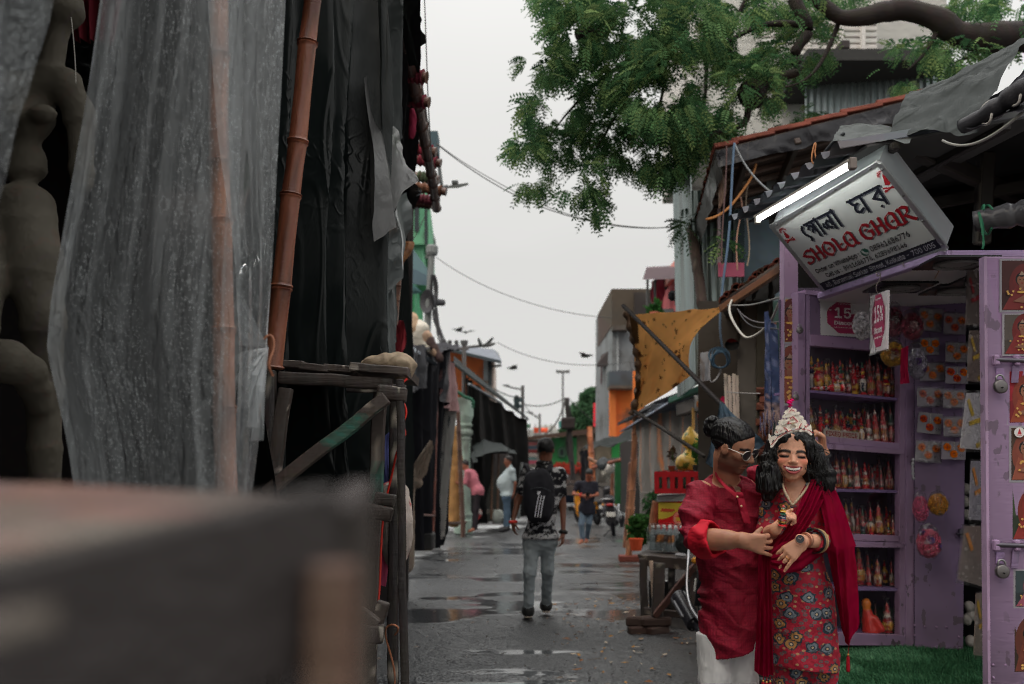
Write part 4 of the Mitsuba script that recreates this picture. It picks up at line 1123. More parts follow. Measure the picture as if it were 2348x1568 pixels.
# shutter window with pink sill panel
wallbox('shutter',1652,482,1706,602,9.9,9.85,.03,'m_paint',c8(40,58,62),k)
wallbox('shutter',1677,486,1681,600,9.88,9.85,.03,'m_paint',c8(28,42,46),k)
wallbox('jamb',1645,478,1652,606,9.88,9.88,.05,'m_paint',c8(205,180,185),k)
wallbox('sill_panel',1646,602,1706,634,9.84,9.80,.03,'m_plain',lambda v:c8(222,112,144)*(.75+.4*meshkit.fbm(v*5,3)[:,None]),k)
# roof: eave over the lane from near to far, rake rising to the right
E0,E1,R1=at(1639,345,8.85),at(1586,540,10.5),at(2175,205,8.95)
R1f=E1+(R1-E0)
sl=thing('tile_roof','shallow red tiled roof with tarpaulin trim above the shuttered window','roof')
n_=nrm(np.cross(R1-E0,E1-E0));n_=n_ if n_[2]>0 else-n_
part('decking',hull(np.vstack([[E0,R1,R1f,E1],[p-n_*.03 for p in(E0,R1,R1f,E1)]])),'m_wood',wood(c8(74,62,56)),sl)
TILE=c8(122,66,54)
def tile_row(a,b,d,n,r,par,s0,base=TILE):
 """n half-round tiles side by side from a to b, each running along d."""
 r_=np.random.default_rng(s0)
 for i in range(n):
  p=a+(b-a)*((i+.5)/n)
  an=np.linspace(0,np.pi,7)
  u=nrm(b-a);w_=nrm(np.cross(u,d));w_=w_ if w_[2]>0 else-w_
  prof=[(math.cos(t)*r,math.sin(t)*r*.75)for t in an]+[(math.cos(t)*r*.75,math.sin(t)*r*.5)for t in an[::-1]]
  j=r_.normal(0,.012,2)
  pts0=np.array([p+u*x+w_*(y+j[0])+d*j[1]*1.5 for x,y in prof])
  pts1=pts0+d
  nn=len(prof)
  v=np.vstack([pts0,pts1])
  f=[[t,(t+1)%nn,(t+1)%nn+nn,t+nn]for t in range(nn)]
  m=TM(v,f)
  cap=[[t,t+1,nn-2-t,nn-1-t]for t in range(6)]
  m=cat(m,TM(pts0,cap),TM(pts1,[c[::-1]for c in cap]))
  cc=base*r_.uniform(.6,1.15)
  part('tile',m,'m_matt',lambda v,cc=cc:np.where((meshkit.fbm(v*22,3)>.62)[:,None],c8(74,62,50),cc*(.7+.6*meshkit.fbm(v*40,2)[:,None])),par,smooth=50)
dR=nrm(R1-E0)
tile_row(E0+n_*.01,E1+n_*.01,dR*.34-0,14,.065,sl,1)
dE=nrm(E1-E0)
for i in range(13):
 a=E0+(R1-E0)*(i/13)
 b=E0+(R1-E0)*((i+1.25)/13)
 m=beam(a+n_*(.035+.012*(i%2))+dE*.10,b+n_*(.02+.012*(i%2))+dE*.10,.26,.045,n_,warp=.01,seg=6,seed=i)
 cc=TILE*np.random.default_rng(i).uniform(.75,1.1)
 part('tile',m,'m_matt',lambda v,cc=cc:cc*(.6+.8*meshkit.fbm(v*22,3)[:,None]),sl)
part('tile_field',corr(E0+n_*.04+dE*.2,R1+n_*.04+dE*.2,R1f+n_*.04,E1+n_*.04,.13,.03),'m_matt',lambda v:TILE*(.5+.9*meshkit.fbm(v*8,3)[:,None]),sl,smooth=True,kind='stuff')
for i in range(8):
 t=(i+.3)/8
 a=E0+(E1-E0)*t-n_*.06
 part('batten',beam(a+dR*.02,a+(R1-E0)*.55,.045,.05,n_,warp=.01,seg=4,seed=i),'m_wood',wood(c8(108,88,78),seed=i),sl)
for t in(.12,.33):
 a=E0+(R1-E0)*t-n_*.11
 part('rafter',beam(a,a+(E1-E0),.06,.07,n_),'m_wood',wood(c8(70,58,52),seed=3),sl)
def trim(U,V):
 p=bil(E0-n_*.02-dE*.02,R1-n_*.02-dE*.02,R1-np.array([0,.03,.16]),E0-np.array([-.02,.02,.17]))(U,V)
 p[...,1]+=(meshkit.fbm(p*7,3)-.5)*.12*V
 p[...,2]-=.05*V*meshkit.noise(np.stack([U*14,U*0,U*0],-1))
 return p
m,uv=grid(trim,80,10)
part('trim_tarp',m,'m_tarp',c8(52,54,56),sl,smooth=True)
def trim2(U,V):
 p=bil(E0+[.0,-.03,0],E1+[.0,-.03,0],E1+[.02,-.03,-.30],E0+[.07,-.02,-.15])(U,V)
 p[...,0]+=(meshkit.fbm(p*8,3)-.5)*.10*V
 return p
m,uv=grid(trim2,40,8)
part('trim_tarp',m,'m_tarp',c8(96,98,100),sl,smooth=True)
# log under the eave, hanging cords
tag(part('log_post',tube(spline([at(1586,525,10.3),at(1593,582,10.1),at(1602,640,10.0),at(1609,700,9.9)],14),.055,9),'m_wood',wood(c8(92,76,70)),smooth=True),'crooked log post propping the tiled eave','post')
def cord(pts,Y,r,col,label,mat_='m_plain',nm='rope',cat_='rope'):
 Ys=np.broadcast_to(Y,len(pts))
 tag(part(nm,tube(spline([at(x,y,Yk)for(x,y),Yk in zip(pts,Ys)],6*len(pts)),r,5),mat_,col,smooth=True),label,cat_)
cord([(1683,328),(1676,440),(1668,560),(1658,640),(1652,700),(1650,740),(1655,795)],8.6,.011,c8(96,122,150),'blue cable hanging straight down from the tiled roof',nm='cable',cat_='cable')
cord([(1683,328),(1720,395),(1768,442)],8.7,.010,c8(150,156,160),'grey stay rope slanting from the tiled eave to the wall',nm='rope',cat_='rope')
cord([(1665,335),(1662,430),(1656,520),(1654,600)],8.75,.007,c8(110,84,84),'brown cord hanging next to the blue cable')
cord([(1618,503),(1660,485),(1700,440),(1725,400),(1732,375)],9.0,.012,c8(206,138,84),'orange rope strung below the tiled roof',nm='rope',cat_='rope')
cord([(1696,450),(1700,480),(1692,520),(1688,570),(1690,620)],9.3,.008,c8(206,160,140),'pale pink cord dangling before the dark shutter')
cord([(1714,425),(1710,480),(1716,540),(1712,610)],9.5,.008,c8(190,170,150),'pale cord dangling beside the blue grey wall')
tag(part('branch_stick',tube(spline([at(1652,400,9.2),at(1656,440,9.2),at(1648,478,9.2)],8),[.05,.05,.045,.04,.04,.03,.02,.008],7),'m_wood',wood(c8(150,120,104)),smooth=True),'dead stick wedged under the tiled roof battens','stick')
# lower tiled awning with dark shop front beneath
k=thing('tiled_awning','low awning of lumpy red tiles over the dark doorway right of the orange cloth','awning')
a,b=at(1652,690,8.1),at(1800,590,7.5)
dn=np.array([.55,2.2,.20])
tile_row(a,b,nrm(dn)*.42,13,.055,k,5)
part('decking',hull(np.vstack([[a,b,b+dn,a+dn],[p-np.array([0,0,.06])for p in(a,b,b+dn,a+dn)]])),'m_wood',wood(c8(44,38,36)),k)
part('eave_board',beam(a-[0,0,.07],b-[0,0,.07],.05,.06),'m_wood',wood(c8(110,74,56)),k)
for i,(x,y0,y1,Y)in enumerate([(1700,668,740,8.1),(1726,640,690,7.9),(1764,628,720,7.9),(1690,690,800,8.3)]):
 part('rag',tube(spline([at(x,y0,Y),at(x+4,(y0+y1)/2,Y),at(x-2,y1,Y)],10),[.012,.02,.015,.025,.02,.03,.015,.02,.012,.006],6),'m_cloth',c8(60,52,48),k,smooth=True)
k=thing('doorway_wall','dark plastered doorway wall with a brick pier right of the wood slats','wall')
wallbox('plaster',1600,690,1745,1120,9.5,9.3,.1,'m_wall',lambda v:c8(70,64,60)*(.6+.8*meshkit.fbm(v*4,3)[:,None]),k)
wallbox('plaster',1690,690,1745,1350,8.3,8.2,.1,'m_wall',lambda v:c8(104,98,92)*(.6+.8*meshkit.fbm(v*4,3)[:,None]),k)
rb=np.random.default_rng(5)
for row in range(24):
 for j in range(2):
  y0=890+row*17.5
  x0=1737+j*21+(row%2)*8-4
  if x0>1765:
   continue
  q=[at(x0,y0+15.5,8.05),at(x0+19,y0+15.5,8.03),at(x0+19,y0,8.03),at(x0,y0,8.05)]
  part('brick',slab(*[p+[0,rb.uniform(-.012,.012),0]for p in q],.10,.004),'m_matt',c8(122,74,60)*rb.uniform(.55,1.1),k,grime=.3,gs=20)
wallbox('pier_core',1735,690,1776,1350,8.10,8.08,.1,'m_matt',c8(74,66,60),k)
wallbox('green_board',1772,690,1800,1350,7.2,7.1,.05,'m_paint',pcol(c8(58,84,76)),k)
# torn jeans
m,uv=curtain([(1752,745),(1760,715),(1764,712),(1776,745)],[(1744,985),(1757,965),(1770,985),(1786,960)],[6.9]*4,[6.9]*4,26,46,2,.03,21)
v=np.array(m.vertices)
n=meshkit.fbm(v*[60,60,12],3)
jc=np.where((n>.60)[:,None],c8(118,128,160),c8(70,84,124)*(.6+.8*n[:,None]))
low=uv[:,1]+.3*(meshkit.noise(v*45)-.5)
jc=np.where((low>.83)[:,None],c8(176,150,146),jc)
k=thing('torn_jeans','torn faded blue jeans hung on a line beside the purple shop','jeans')
part('denim',m,'m_cloth',jc,k,smooth=True)
for i in range(16):
 x=1743+i*2.7
 y0=955+14*math.sin(i*1.9)
 part('thread',tube(spline([at(x,y0,6.88),at(x+2*math.sin(i),y0+20,6.87),at(x+3*math.sin(i*2.2),y0+34+16*math.sin(i*3.1),6.88)],7),.004,4),'m_plain',c8(150,136,140)if i%2 else c8(96,100,130),k)
tag(part('wood_strip',bamboo(at(1772,740,7.0),at(1783,955,7.0),.018,3,8),'m_wood',c8(176,118,100),smooth=True),'pinkish bare stick leaning behind the torn jeans','stick')
for i,x in enumerate((1663,1671.5,1681,1689)):
 tag(part('wood_stake',beam(at(x,857+(i%2)*4,8.3),at(x+3,965,8.25),.026,.02,(0,-1,0),warp=.008,seg=8,seed=i),'m_wood',wood(c8(196,182,172),seed=i)),f'{ORD[i]} of four pale grey upright wood slats beside the doorway','stake','pale wood slats beside the doorway')
cord([(1792,680),(1740,695),(1700,700),(1668,700)],[6.6,7,7.6,8.0],.007,c8(140,138,140),'grey wire strung from the purple post to the orange awning',nm='wire',cat_='wire')
cord([(1680,684),(1672,705),(1682,740),(1700,766),(1722,773),(1750,755),(1778,712),(1794,680)],[8,7.8,7.6,7.5,7.3,7.1,6.8,6.5],.010,c8(196,192,186),'white cable looping from the awning corner to the purple post',nm='cable',cat_='cable')
cord([(1690,708),(1725,735),(1760,740),(1795,736)],[7.8,7.4,7,6.5],.005,c8(110,108,112),'thin grey wire sagging before the dark doorway',nm='wire',cat_='wire')
cord([(1693,713),(1720,745),(1750,752),(1795,757)],[7.9,7.5,7.1,6.6],.005,c8(90,88,94),'second thin wire sagging lower before the dark doorway',nm='wire',cat_='wire')
cord([(1665,899),(1700,901),(1742,902)],[8,7.6,7.0],.004,c8(170,165,165),'white line stretched from the slats to the brick pier',nm='wire',cat_='wire')
# coil of blue cable
k=thing('cable_coil','coil of blue cable hung above the wood slats','cable coil')
for i in range(5):
 c=at(1649+(i%3)*1.5,820+i*1.2,8.4-i*.02)
 a=np.linspace(0,2*np.pi,26)
 part('loop',tube(c+np.stack([(.086-.006*i)*np.cos(a)+.01*np.sin(2*a+i),.03*np.sin(a+i),(.092-.007*i)*np.sin(a)],1),.007,6,cap=False),'m_plain',c8(74,104,128),k,smooth=True)
part('loop',tube(spline([at(1632,812,8.4),at(1626,850,8.4),at(1632,876,8.4),at(1642,868,8.4),at(1648,840,8.4)],20),.008,6),'m_plain',c8(170,172,174),k,smooth=True)
tag(part('dark_cap',nets(lambda p:sd_ell(p,at(1678,790,8.2),(.06,.07,.05))-.012*(meshkit.fbm(p*25,3)-.5),at(1650,815,8.3)-[0,.1,0],at(1710,765,8.2)+[0,.1,0],.009),'m_cloth',lambda v:np.where((v[:,2:3]>at(1678,782,8.2)[2]),c8(150,42,40),c8(46,42,44)),smooth=True),'black and red bundle hung under the tiled awning','bundle')
tag(part('grey_sheet',drape([(1606,808),(1604,840),(1606,875)],[(1625,806),(1628,840),(1626,872)],9.2,9.2,12,10,2,.03,3)[0],'m_plain',c8(150,156,162),smooth=True),'crumpled pale plastic hanging behind the orange cloth','plastic')
# orange awning cloth on slanting poles
k=thing('orange_awning','stained orange cloth awning stretched on slanting black poles','awning')
OE_top=[(1438,727),(1500,722),(1580,714),(1667,703)]
OE_bot=[(1448,948),(1500,918),(1535,896),(1588,858)]
def ocl(U,V):
 s=np.linspace(0,1,4)
 t,b=np.array(OE_top,float),np.array(OE_bot,float)
 out=np.zeros(U.shape+(3,))
 for j,u in enumerate(U[0]):
  T=at(np.interp(u,s,t[:,0]),np.interp(u,s,t[:,1]),np.interp(u,s,[9.6,9.2,8.7,8.1]))
  Bm=at(np.interp(u,s,b[:,0]),np.interp(u,s,b[:,1]),np.interp(u,s,[9.9,9.6,9.3,8.9]))
  out[:,j]=T+(Bm-T)*V[:,j:j+1]
 edge=(1-np.abs(2*U-1))
 out[...,0]+=.16*np.sin(V*np.pi)*np.where(U>.5,-(U-.5)*2,(0.5-U)*.8)
 out[...,1]+=.28*np.sin(V*np.pi)*np.sin(U*np.pi)+(meshkit.fbm(np.stack([U*3+V*2,V*2,U*0],-1),3)-.5)*.30+(meshkit.fbm(np.stack([U*9+V*5,V*4,U*0],-1),3)-.5)*.10
 return out
m,uv=grid(ocl,60,50)
v=np.asarray(m.vertices)
n=meshkit.fbm(v*3+2,4)
n2=meshkit.fbm(v*16+7,3)
oc=c8(228,166,100)*(.62+.7*n[:,None])
oc=np.where((n2>.69)[:,None],c8(92,60,34),oc)
oc=np.where(((uv[:,0]<.10)&(meshkit.fbm(v*10,3)>.42))[:,None],c8(78,52,34),oc)
scene['m_awning']={'type':'principledthin','base_color':VC,'roughness':.7,'diff_trans':1.15,'eta':1.3}
VCM.add('m_awning')
part('cloth',m,'m_awning',oc,k,smooth=True,label='stained orange cloth')
part('pole',tube([at(1428,700,9.5),at(1540,812,8.7),at(1655,928,7.9)],.020,8),'m_wood',c8(34,30,30),k,smooth=True)
part('pole',tube([at(1450,940,9.9),at(1530,990,9.3),at(1615,1046,8.7)],.018,8),'m_wood',c8(48,42,40),k,smooth=True)
part('edge_bamboo',tube(spline([at(1434,712,9.6),at(1452,780,9.7),at(1464,850,9.8),at(1460,905,9.85),at(1446,950,9.9)],40),.03+.012*np.sin(np.arange(40)*1.3),8),'m_wood',wood(c8(96,74,56)),k,smooth=True)
tag(part('plastic_bundle',box(.12,.1,.12,at(1543,678,12),.03),'m_matt',c8(40,40,42)),'black lump on the roof edge behind the orange cloth','bundle')
# tarp stall with striped curtain
k=thing('striped_stall','roadside stall with tin roof, bamboo post and grey orange-striped curtain','stall')
part('post',bamboo(at(1441,1281,16.2)*[1,1,1],at(1457,945,15.6),.055,6,41),'m_bamboo',bam_col(c8(186,130,96),4),k,smooth=60)
m,uv=curtain([(1458,958),(1500,950),(1540,942),(1592,938)],[(1462,1156),(1500,1160),(1540,1160),(1592,1150)],[15.5,14.6,13.8,13.0],[15.5,14.6,13.8,13.0],60,20,4,.06,23)
st=(np.abs(((uv[:,0]*5.2+.15+.03*np.sin(uv[:,1]*5))%1)-.5)<.045)
cc=c8(124,120,116)*(.65+.7*meshkit.fbm(np.asarray(m.vertices)*3,3)[:,None])
part('curtain',m,'m_cloth',np.where(st[:,None],c8(196,128,84),cc),k,smooth=True)
a,b=at(1420,990,16.4),at(1562,905,12.2)
part('tin_roof',corr(a,b,b+[1.4,.3,.5],a+[1.4,.3,.5],.12,.014,3,0,np.array([0,0,1.])),'m_metal',tincol(c8(120,130,146),5),k,smooth=True)
part('roof_tarp',hull([p+np.array([dx,0,dz])for p in(at(1415,978,16.5),at(1500,930,14))for dx,dz in((0,.02),(.5,.2),(.5,.25),(0,.06))]),'m_tarp',c8(40,40,44),k)
part('beam',beam(at(1538,918,12.6),at(1655,872,10.2),.07,.07),'m_paint',pcol(c8(38,104,82)),k)
part('beam',beam(at(1560,940,12.4),at(1660,905,10.2),.12,.16),'m_wood',wood(c8(50,44,42)),k)
part('back',box(3,.05,2.6,(4.0,15.8,1.3),0),'m_matt',c8(40,38,38),k)
part('foot_brick',box(.35,.3,.10,at(1444,1283,16.2)+[0,0,.02]),'m_matt',c8(110,60,50),k)
tag(part('bamboo_post',bamboo(at(1432,1255,17.5),at(1446,1060,17.3),.04,4,44),'m_bamboo',bam_col(c8(160,112,90),4),smooth=60),'thin second bamboo post just left of the striped curtain','bamboo pole')
# far end of the lane, far left stalls, poles, tree
def ccol(base,a=.35,s=3.0,sd=0):
 return lambda v:np.clip(np.asarray(base)*(1-a+2*a*meshkit.fbm(v*s+sd,4)[:,None]),0,1)
def blk(nm,x0,y0,x1,y1,Y,depth,mat_,col,par,dX=0.0):
 """A solid block whose front face fills the picture rectangle at distance Y and which reaches back by depth."""
 q=[at(x0,y1,Y),at(x1,y1,Y),at(x1,y0,Y),at(x0,y0,Y)]
 m=hull(np.vstack([q,np.array(q)+[dX,depth,0]]))
 return part(nm,m,mat_,col,par)
def win(x0,y0,x1,y1,Y,par,frame=c8(150,150,150),pane=c8(40,46,50),t=.08):
 f=part('window',cat(*[beam(at(*p,Y),at(*q,Y),.10,t,(0,-1,0))for p,q in(((x0,y0),(x1,y0)),((x0,y1),(x1,y1)),((x0,y0),(x0,y1)),((x1,y0),(x1,y1)))]),'m_plain',frame,par)
 part('glazing',slab(at(x0,y1,Y),at(x1,y1,Y),at(x1,y0,Y),at(x0,y0,Y),.02),'m_gloss',pane,f)
# end of lane: low house with green wall
k=thing('green_wall_house','low house with a patched green wall closing the end of the lane','house')
Yg=38
blk('wall',1205,1008,1264,1128,Yg,4,'m_wall',ccol(c8(150,146,140)),k)
blk('wall',1264,1003,1322,1128,Yg-.1,4,'m_wall',ccol(c8(62,140,84),.25),k,)
blk('wall',1322,995,1402,1128,Yg-.05,4,'m_wall',ccol(c8(142,128,114),.6,2),k)
blk('wall',1402,990,1440,1128,Yg-.12,4,'m_wall',ccol(c8(60,150,80),.3),k)
blk('wall',1195,1075,1330,1135,Yg-.2,.5,'m_wall',ccol(c8(104,92,86),.4),k)
part('roof',hull([at(x,y,Y)+[0,0,dz]for x,y in((1198,1010),(1280,1001),(1399,984),(1445,986))for Y in(Yg-.6,Yg+4)for dz in(0,.12)]),'m_matt',ccol(c8(92,74,66)),k)
q=[at(1207,1064,Yg-.05),at(1232,1064,Yg-.05),at(1232,1012,Yg-.05),at(1207,1012,Yg-.05)]
po=part('poster_board',slab(*q,.04),'m_plain',c8(176,160,160),k)
r_=np.random.default_rng(2)
print_on(q,[(sg.box(.05+.0*i,y,.95,y+.14),[c8(190,90,110),c8(110,140,140),c8(200,190,180),c8(150,60,60),c8(90,110,130),c8(196,120,120)][i])for i,y in enumerate((.02,.18,.34,.50,.66,.83))],k,'posters',.01)
m=[]
for i in range(60):
 x,y=r_.uniform(1270,1340),r_.uniform(1062,1085)
 m.append(move(trimesh.creation.icosphere(1,.07),at(x,y,Yg-.3)))
tag(part('red_flowers',m,'m_matt',c8(170,60,44)),'rusty red flowering plants along the foot of the green wall','flowers',kind='stuff')
win(1282,1028,1294,1046,Yg-.2,k,c8(60,90,70))
# black tarp stall by the scooters
k=thing('tarp_stall','black tarpaulin stall with a green shutter behind the parked scooters','stall')
def ts(U,V):
 p=bil(at(1330,1036,27),at(1455,1006,23),at(1455,985,26),at(1348,1020,29))(U,V)
 p[...,2]+=(meshkit.fbm(p*2,3)-.5)*.35
 return p
m,uv=grid(ts,30,10)
part('roof_tarp',m,'m_dull',c8(36,37,40),k,smooth=True)
m,uv=curtain([(1329,1034),(1345,1032),(1362,1030)],[(1330,1120),(1345,1120),(1362,1110)],[27,26.5,26],[27,26.5,26],20,14,3,.1,3)
part('side_tarp',m,'m_tarp',c8(38,39,42),k,smooth=True)
m,uv=curtain([(1352,1062),(1400,1052),(1460,1036)],[(1352,1110),(1400,1105),(1415,1060)],[24,23,22],[24.2,23.4,22.4],30,14,3,.12,5)
part('plastic',m,'m_dull',c8(122,121,119),k,smooth=True)
blk('green_shutter',1410,1060,1452,1155,21.8,.1,'m_paint',c8(28,92,52),k)
blk('grey_back',1352,1095,1412,1150,24.5,.1,'m_matt',ccol(c8(104,100,98)),k)
blk('side',1445,1010,1520,1180,20,2,'m_matt',ccol(c8(52,50,50)),k)
part('post',bamboo(at(1403,1150,22.5),at(1404,1056,22.5),.045,4,2),'m_bamboo',bam_col(c8(150,100,76)),k,smooth=60)
part('rail',bamboo(at(1348,1050,22.5),at(1380,1066,22.4),.045,3,2),'m_bamboo',bam_col(c8(150,110,86)),k,smooth=60)
part('rail',bamboo(at(1360,1072,22.5),at(1452,1046,21.5),.045,4,2),'m_bamboo',bam_col(c8(150,90,70)),k,smooth=60)
for i,(x,y,s,c)in enumerate([(1384,1064,.15,c8(60,62,66)),(1394,1072,.16,c8(190,186,180)),(1390,1078,.12,c8(170,166,160))]):
 part('bag',nets(lambda p:sd_ell(p,at(x,y,22.2),(s,s,s))-.10*(meshkit.fbm(p*6+i,3)-.5),at(x,y,22.2)-.3,at(x,y,22.2)+.3,.035),'m_plain',c,k,smooth=True)
tag(part('bamboo_post',bamboo(at(1360,1130,23.5),at(1351,977,23.5),.075,5,50),'m_bamboo',bam_col(c8(196,122,84),4),smooth=60),'orange-brown bamboo post rising above the black stall roof','bamboo pole')
# grey and orange building
k=thing('grey_orange_building','tall building, grey above and orange below, with a dark weathered parapet','building')
Yb=30
blk('wall',1403,664,1480,1000,Yb,6,'m_wall',ccol(c8(128,132,136),.3),k)
q0,q1=at(1403,1000,Yb),at(1403,676,Yb)
s0,s1=at(1376,1000,36),at(1386,745,36)
part('side_wall',hull([q0,at(1403,745,Yb),s0,s1,q0+[.3,.2,0],s0+[.5,0,0],at(1403,745,Yb)+[.3,.2,0],s1+[.5,0,0]]),'m_wall',ccol(c8(126,112,104),.4),k)
blk('parapet',1402,662,1492,748,Yb-.08,5,'m_wall',ccol(c8(84,74,66),.5,2),k)
blk('parapet_block',1455,670,1500,750,Yb-.3,3,'m_wall',ccol(c8(58,54,54),.4,2),k)
blk('ledge',1405,746,1440,756,Yb-.5,.5,'m_wall',ccol(c8(96,90,86)),k)
blk('balcony',1397,850,1456,885,Yb-.8,.8,'m_wall',ccol(c8(88,96,102),.2),k)
blk('balcony_floor',1398,884,1457,890,Yb-.85,.85,'m_wall',ccol(c8(132,116,104)),k)
blk('orange_wall',1398,890,1462,1005,Yb-.12,.2,'m_wall',ccol(c8(226,122,62),.22,1.5),k)
blk('pillar',1398,888,1412,1005,Yb-.3,.3,'m_wall',ccol(c8(232,130,72),.2),k)
blk('orange_wall',1452,850,1475,1000,Yb-2.2,.2,'m_wall',ccol(c8(226,126,66),.22),k)
blk('pipe',1414,755,1418,850,Yb-.12,.1,'m_plain',c8(160,164,166),k)
win(1449,815,1458,846,Yb-.05,k,c8(110,112,116))
part('canopy',hull([at(x,y,Y)for x,y,Y in((1367,838,33),(1398,800,31),(1400,806,31),(1369,842,33),(1385,800,34),(1399,838,31))]),'m_matt',c8(62,54,52),k)
blk('shutter',1377,838,1388,880,33.5,.1,'m_paint',c8(90,44,50),k)
blk('pipe',1383,790,1386,990,33.2,.1,'m_plain',c8(90,84,80),k)
# pink house
k=thing('pink_house','pink upper floor with dark canopy and pot plant behind the tin house','house')
blk('parapet',1545,598,1600,632,25,3,'m_plain',ccol(c8(222,150,140),.15),k)
blk('wall',1548,640,1600,712,24.4,3,'m_wall',ccol(c8(196,104,110),.15),k)
blk('lower_wall',1505,708,1600,780,24.6,3,'m_wall',ccol(c8(100,108,112),.2),k)
blk('back_wall',1505,640,1552,760,26.5,1,'m_wall',ccol(c8(86,66,72),.3),k)
part('canopy',hull([at(x,y,Y)for x,y,Y in((1473,641,24.2),(1482,615,24.8),(1600,610,24.8),(1600,638,24.2),(1482,612,27),(1600,606,27))]),'m_matt',ccol(c8(84,72,76),.2),k)
for x in(1483,1500):
 blk('post',x,640,x+4,745,24.6,.15,'m_plain',c8(70,70,74),k)
m,uv=drape([(1492,645),(1490,675),(1495,700)],[(1520,640),(1524,670),(1516,705)],24.9,25.2,12,10,3,.12,2)
part('hung_cloth',m,'m_cloth',c8(190,90,110),k,smooth=True)
blk('balcony',1478,728,1552,768,24.2,.15,'m_plain',ccol(c8(60,62,70),.2),k)
rr=np.random.default_rng(4)
part('plant',trimesh.util.concatenate([TM(at(1500+rr.normal(0,7),712+rr.normal(0,9),24.1)+rr.normal(0,.05,(4,3)),[[0,1,2,3]])for _ in range(160)]),'m_leaf',c8(52,96,50),k,kind='stuff')
part('pot',lathe([(.0,0),(.1,0),(.14,.22),(.12,.22)],10,at(1500,736,24.1)),'m_matt',c8(190,110,90),k)
# pale building behind the tree with balcony of white slats
k=thing('pale_tower','pale building with white slatted balcony behind the tree branches','building')
Yt=15.5
blk('wall',1600,-90,1930,320,Yt+.6,4,'m_wall',ccol(c8(196,194,190),.12),k)
blk('wall',1930,-120,2170,118,Yt+.5,4,'m_wall',ccol(c8(188,186,182),.3,1.2),k)
for i in range(9):
 blk('slat',1745,4+i*14,2010,13+i*14,Yt,.08,'m_plain',ccol(c8(205,203,200),.1),k)
for x in(1925,1975,1850,1790):
 blk('mullion',x,-40,x+9,132,Yt-.08,.08,'m_plain',c8(214,212,208),k)
blk('eave',1850,112,2180,138,Yt-1.2,1.8,'m_matt',c8(58,58,58),k)
a,b=at(1845,300,Yt-.2),at(2180,300,Yt-.6)
c,d=at(2180,125,Yt-.6),at(1845,132,Yt-.2)
part('tin_wall',corr(a,b,c,d,.10,.015),'m_metal',tincol(c8(140,150,150),7,.7),k,smooth=True)
part('beam_end',beam(at(1900,150,Yt-.4),at(1900,150,Yt-.4)+[0,-.8,0],.14,.14),'m_wood',wood(W3),k)
# distant trees, hills of roofs
def leafmass(c,r,n,s,seed,base):
 r_=np.random.default_rng(seed)
 d=r_.normal(size=(n,3));d/=np.linalg.norm(d,axis=1,keepdims=True)
 rad=r_.uniform(.35,1,(n,1))**.5
 q=np.asarray(c)+d*rad*np.asarray(r)*(1+.35*(meshkit.noise(d*2.2+seed)-.5))[:,None]
 a=r_.normal(size=(n,3));a/=np.linalg.norm(a,axis=1,keepdims=True)
 b=np.cross(a,r_.normal(size=(n,3)));b/=np.linalg.norm(b,axis=1,keepdims=True)
 L=r_.uniform(.6,1.3,(n,1))*s
 v=np.stack([q-a*L,q+b*L*.4,q+a*L,q-b*L*.4],1).reshape(-1,3)
 col=np.repeat(np.asarray(base)*r_.uniform(.5,1.5,(n,1)),4,0)
 return TM(v,np.arange(n*4).reshape(-1,4)),np.clip(col,0,1)
for i,(x,y,rx,ry,Y,lb)in enumerate([(1340,975,48,50,60,'broad dark green tree beyond the green wall'),(1362,920,34,30,62,'taller rounded tree touching the orange building'),(1308,1000,30,25,64,'low bushy tree behind the leaning cable pole')]):
 k=thing('distant_tree',lb,'tree','trees beyond the end of the lane')
 c=at(x,y,Y);rr_=np.array([rx,rx,ry])*Y/FOC
 m,col=leafmass(c,rr_,2600,.20,i+3,c8(64,92,66))
 part('crown',m,'m_leaf',col,k)
 part('trunk',tube([c*[1,1,0],c],[.25,.15],8),'m_matt',c8(60,52,46),k)
k=thing('white_houses','pale house tops with an orange tarp rail beyond the green wall','house')
blk('wall',1206,985,1280,1012,55,5,'m_wall',ccol(c8(176,174,170),.15),k)
blk('wall',1235,975,1275,1000,58,5,'m_wall',ccol(c8(190,188,184),.15),k)
for x in(1212,1226,1250,1262):
 blk('post',x,972,x+2,1004,54,.1,'m_plain',c8(80,76,74),k)
m,uv=drape([(1222,980),(1223,986),(1224,992)],[(1257,981),(1256,986),(1255,991)],53,53,16,6,3,.15,1)
part('orange_tarp',m,'m_plain',c8(232,92,52),k,smooth=True)
blk('tank',1209,972,1216,980,54,.6,'m_plain',c8(60,110,80),k)
tag(blk('red_banner',1361,924,1367,978,45,.25,'m_plain',c8(226,40,60),None),'tall red vertical banner left of the orange building','banner')
tag(blk('white_banner',1367,918,1373,970,45.3,.25,'m_plain',c8(205,202,200),None),'narrow white board standing behind the red banner','board')
tag(blk('teal_box',1281,965,1290,980,42,.3,'m_plain',c8(50,130,128),None),'small teal box on the far mast','box')
def pole(nm,x,y0,y1,Y,r,label,arms=(),col=c8(110,112,112)):
 k=thing(nm,label,'street lamp' if arms else 'pole')
 part('pole',tube([at(x,y1,Y),at(x,y0,Y)],[r*1.2,r],8),'m_plain',col,k,smooth=60)
 for(x1,y1_,x2,y2)in arms:
  part('arm',tube(spline([at(x1,y1_,Y),at((x1+x2)/2,(y1_+y2)/2+1,Y),at(x2,y2,Y)],8),r*.6,6),'m_plain',col,k,smooth=True)
  part('lamp_head',hull(np.vstack([at(x2+dx,y2+dy,Y+dz)for dx,dy in((-7,0),(9,2.5),(-6,-2.2),(9,-2))for dz in(-.1,.1)])),'m_plain',c8(70,72,74),k)
 return k
k=pole('street_lamp',1198,884,1120,34,.055,'street lamp with two loudspeakers clamped to its post',[(1198,893,1158,884)])
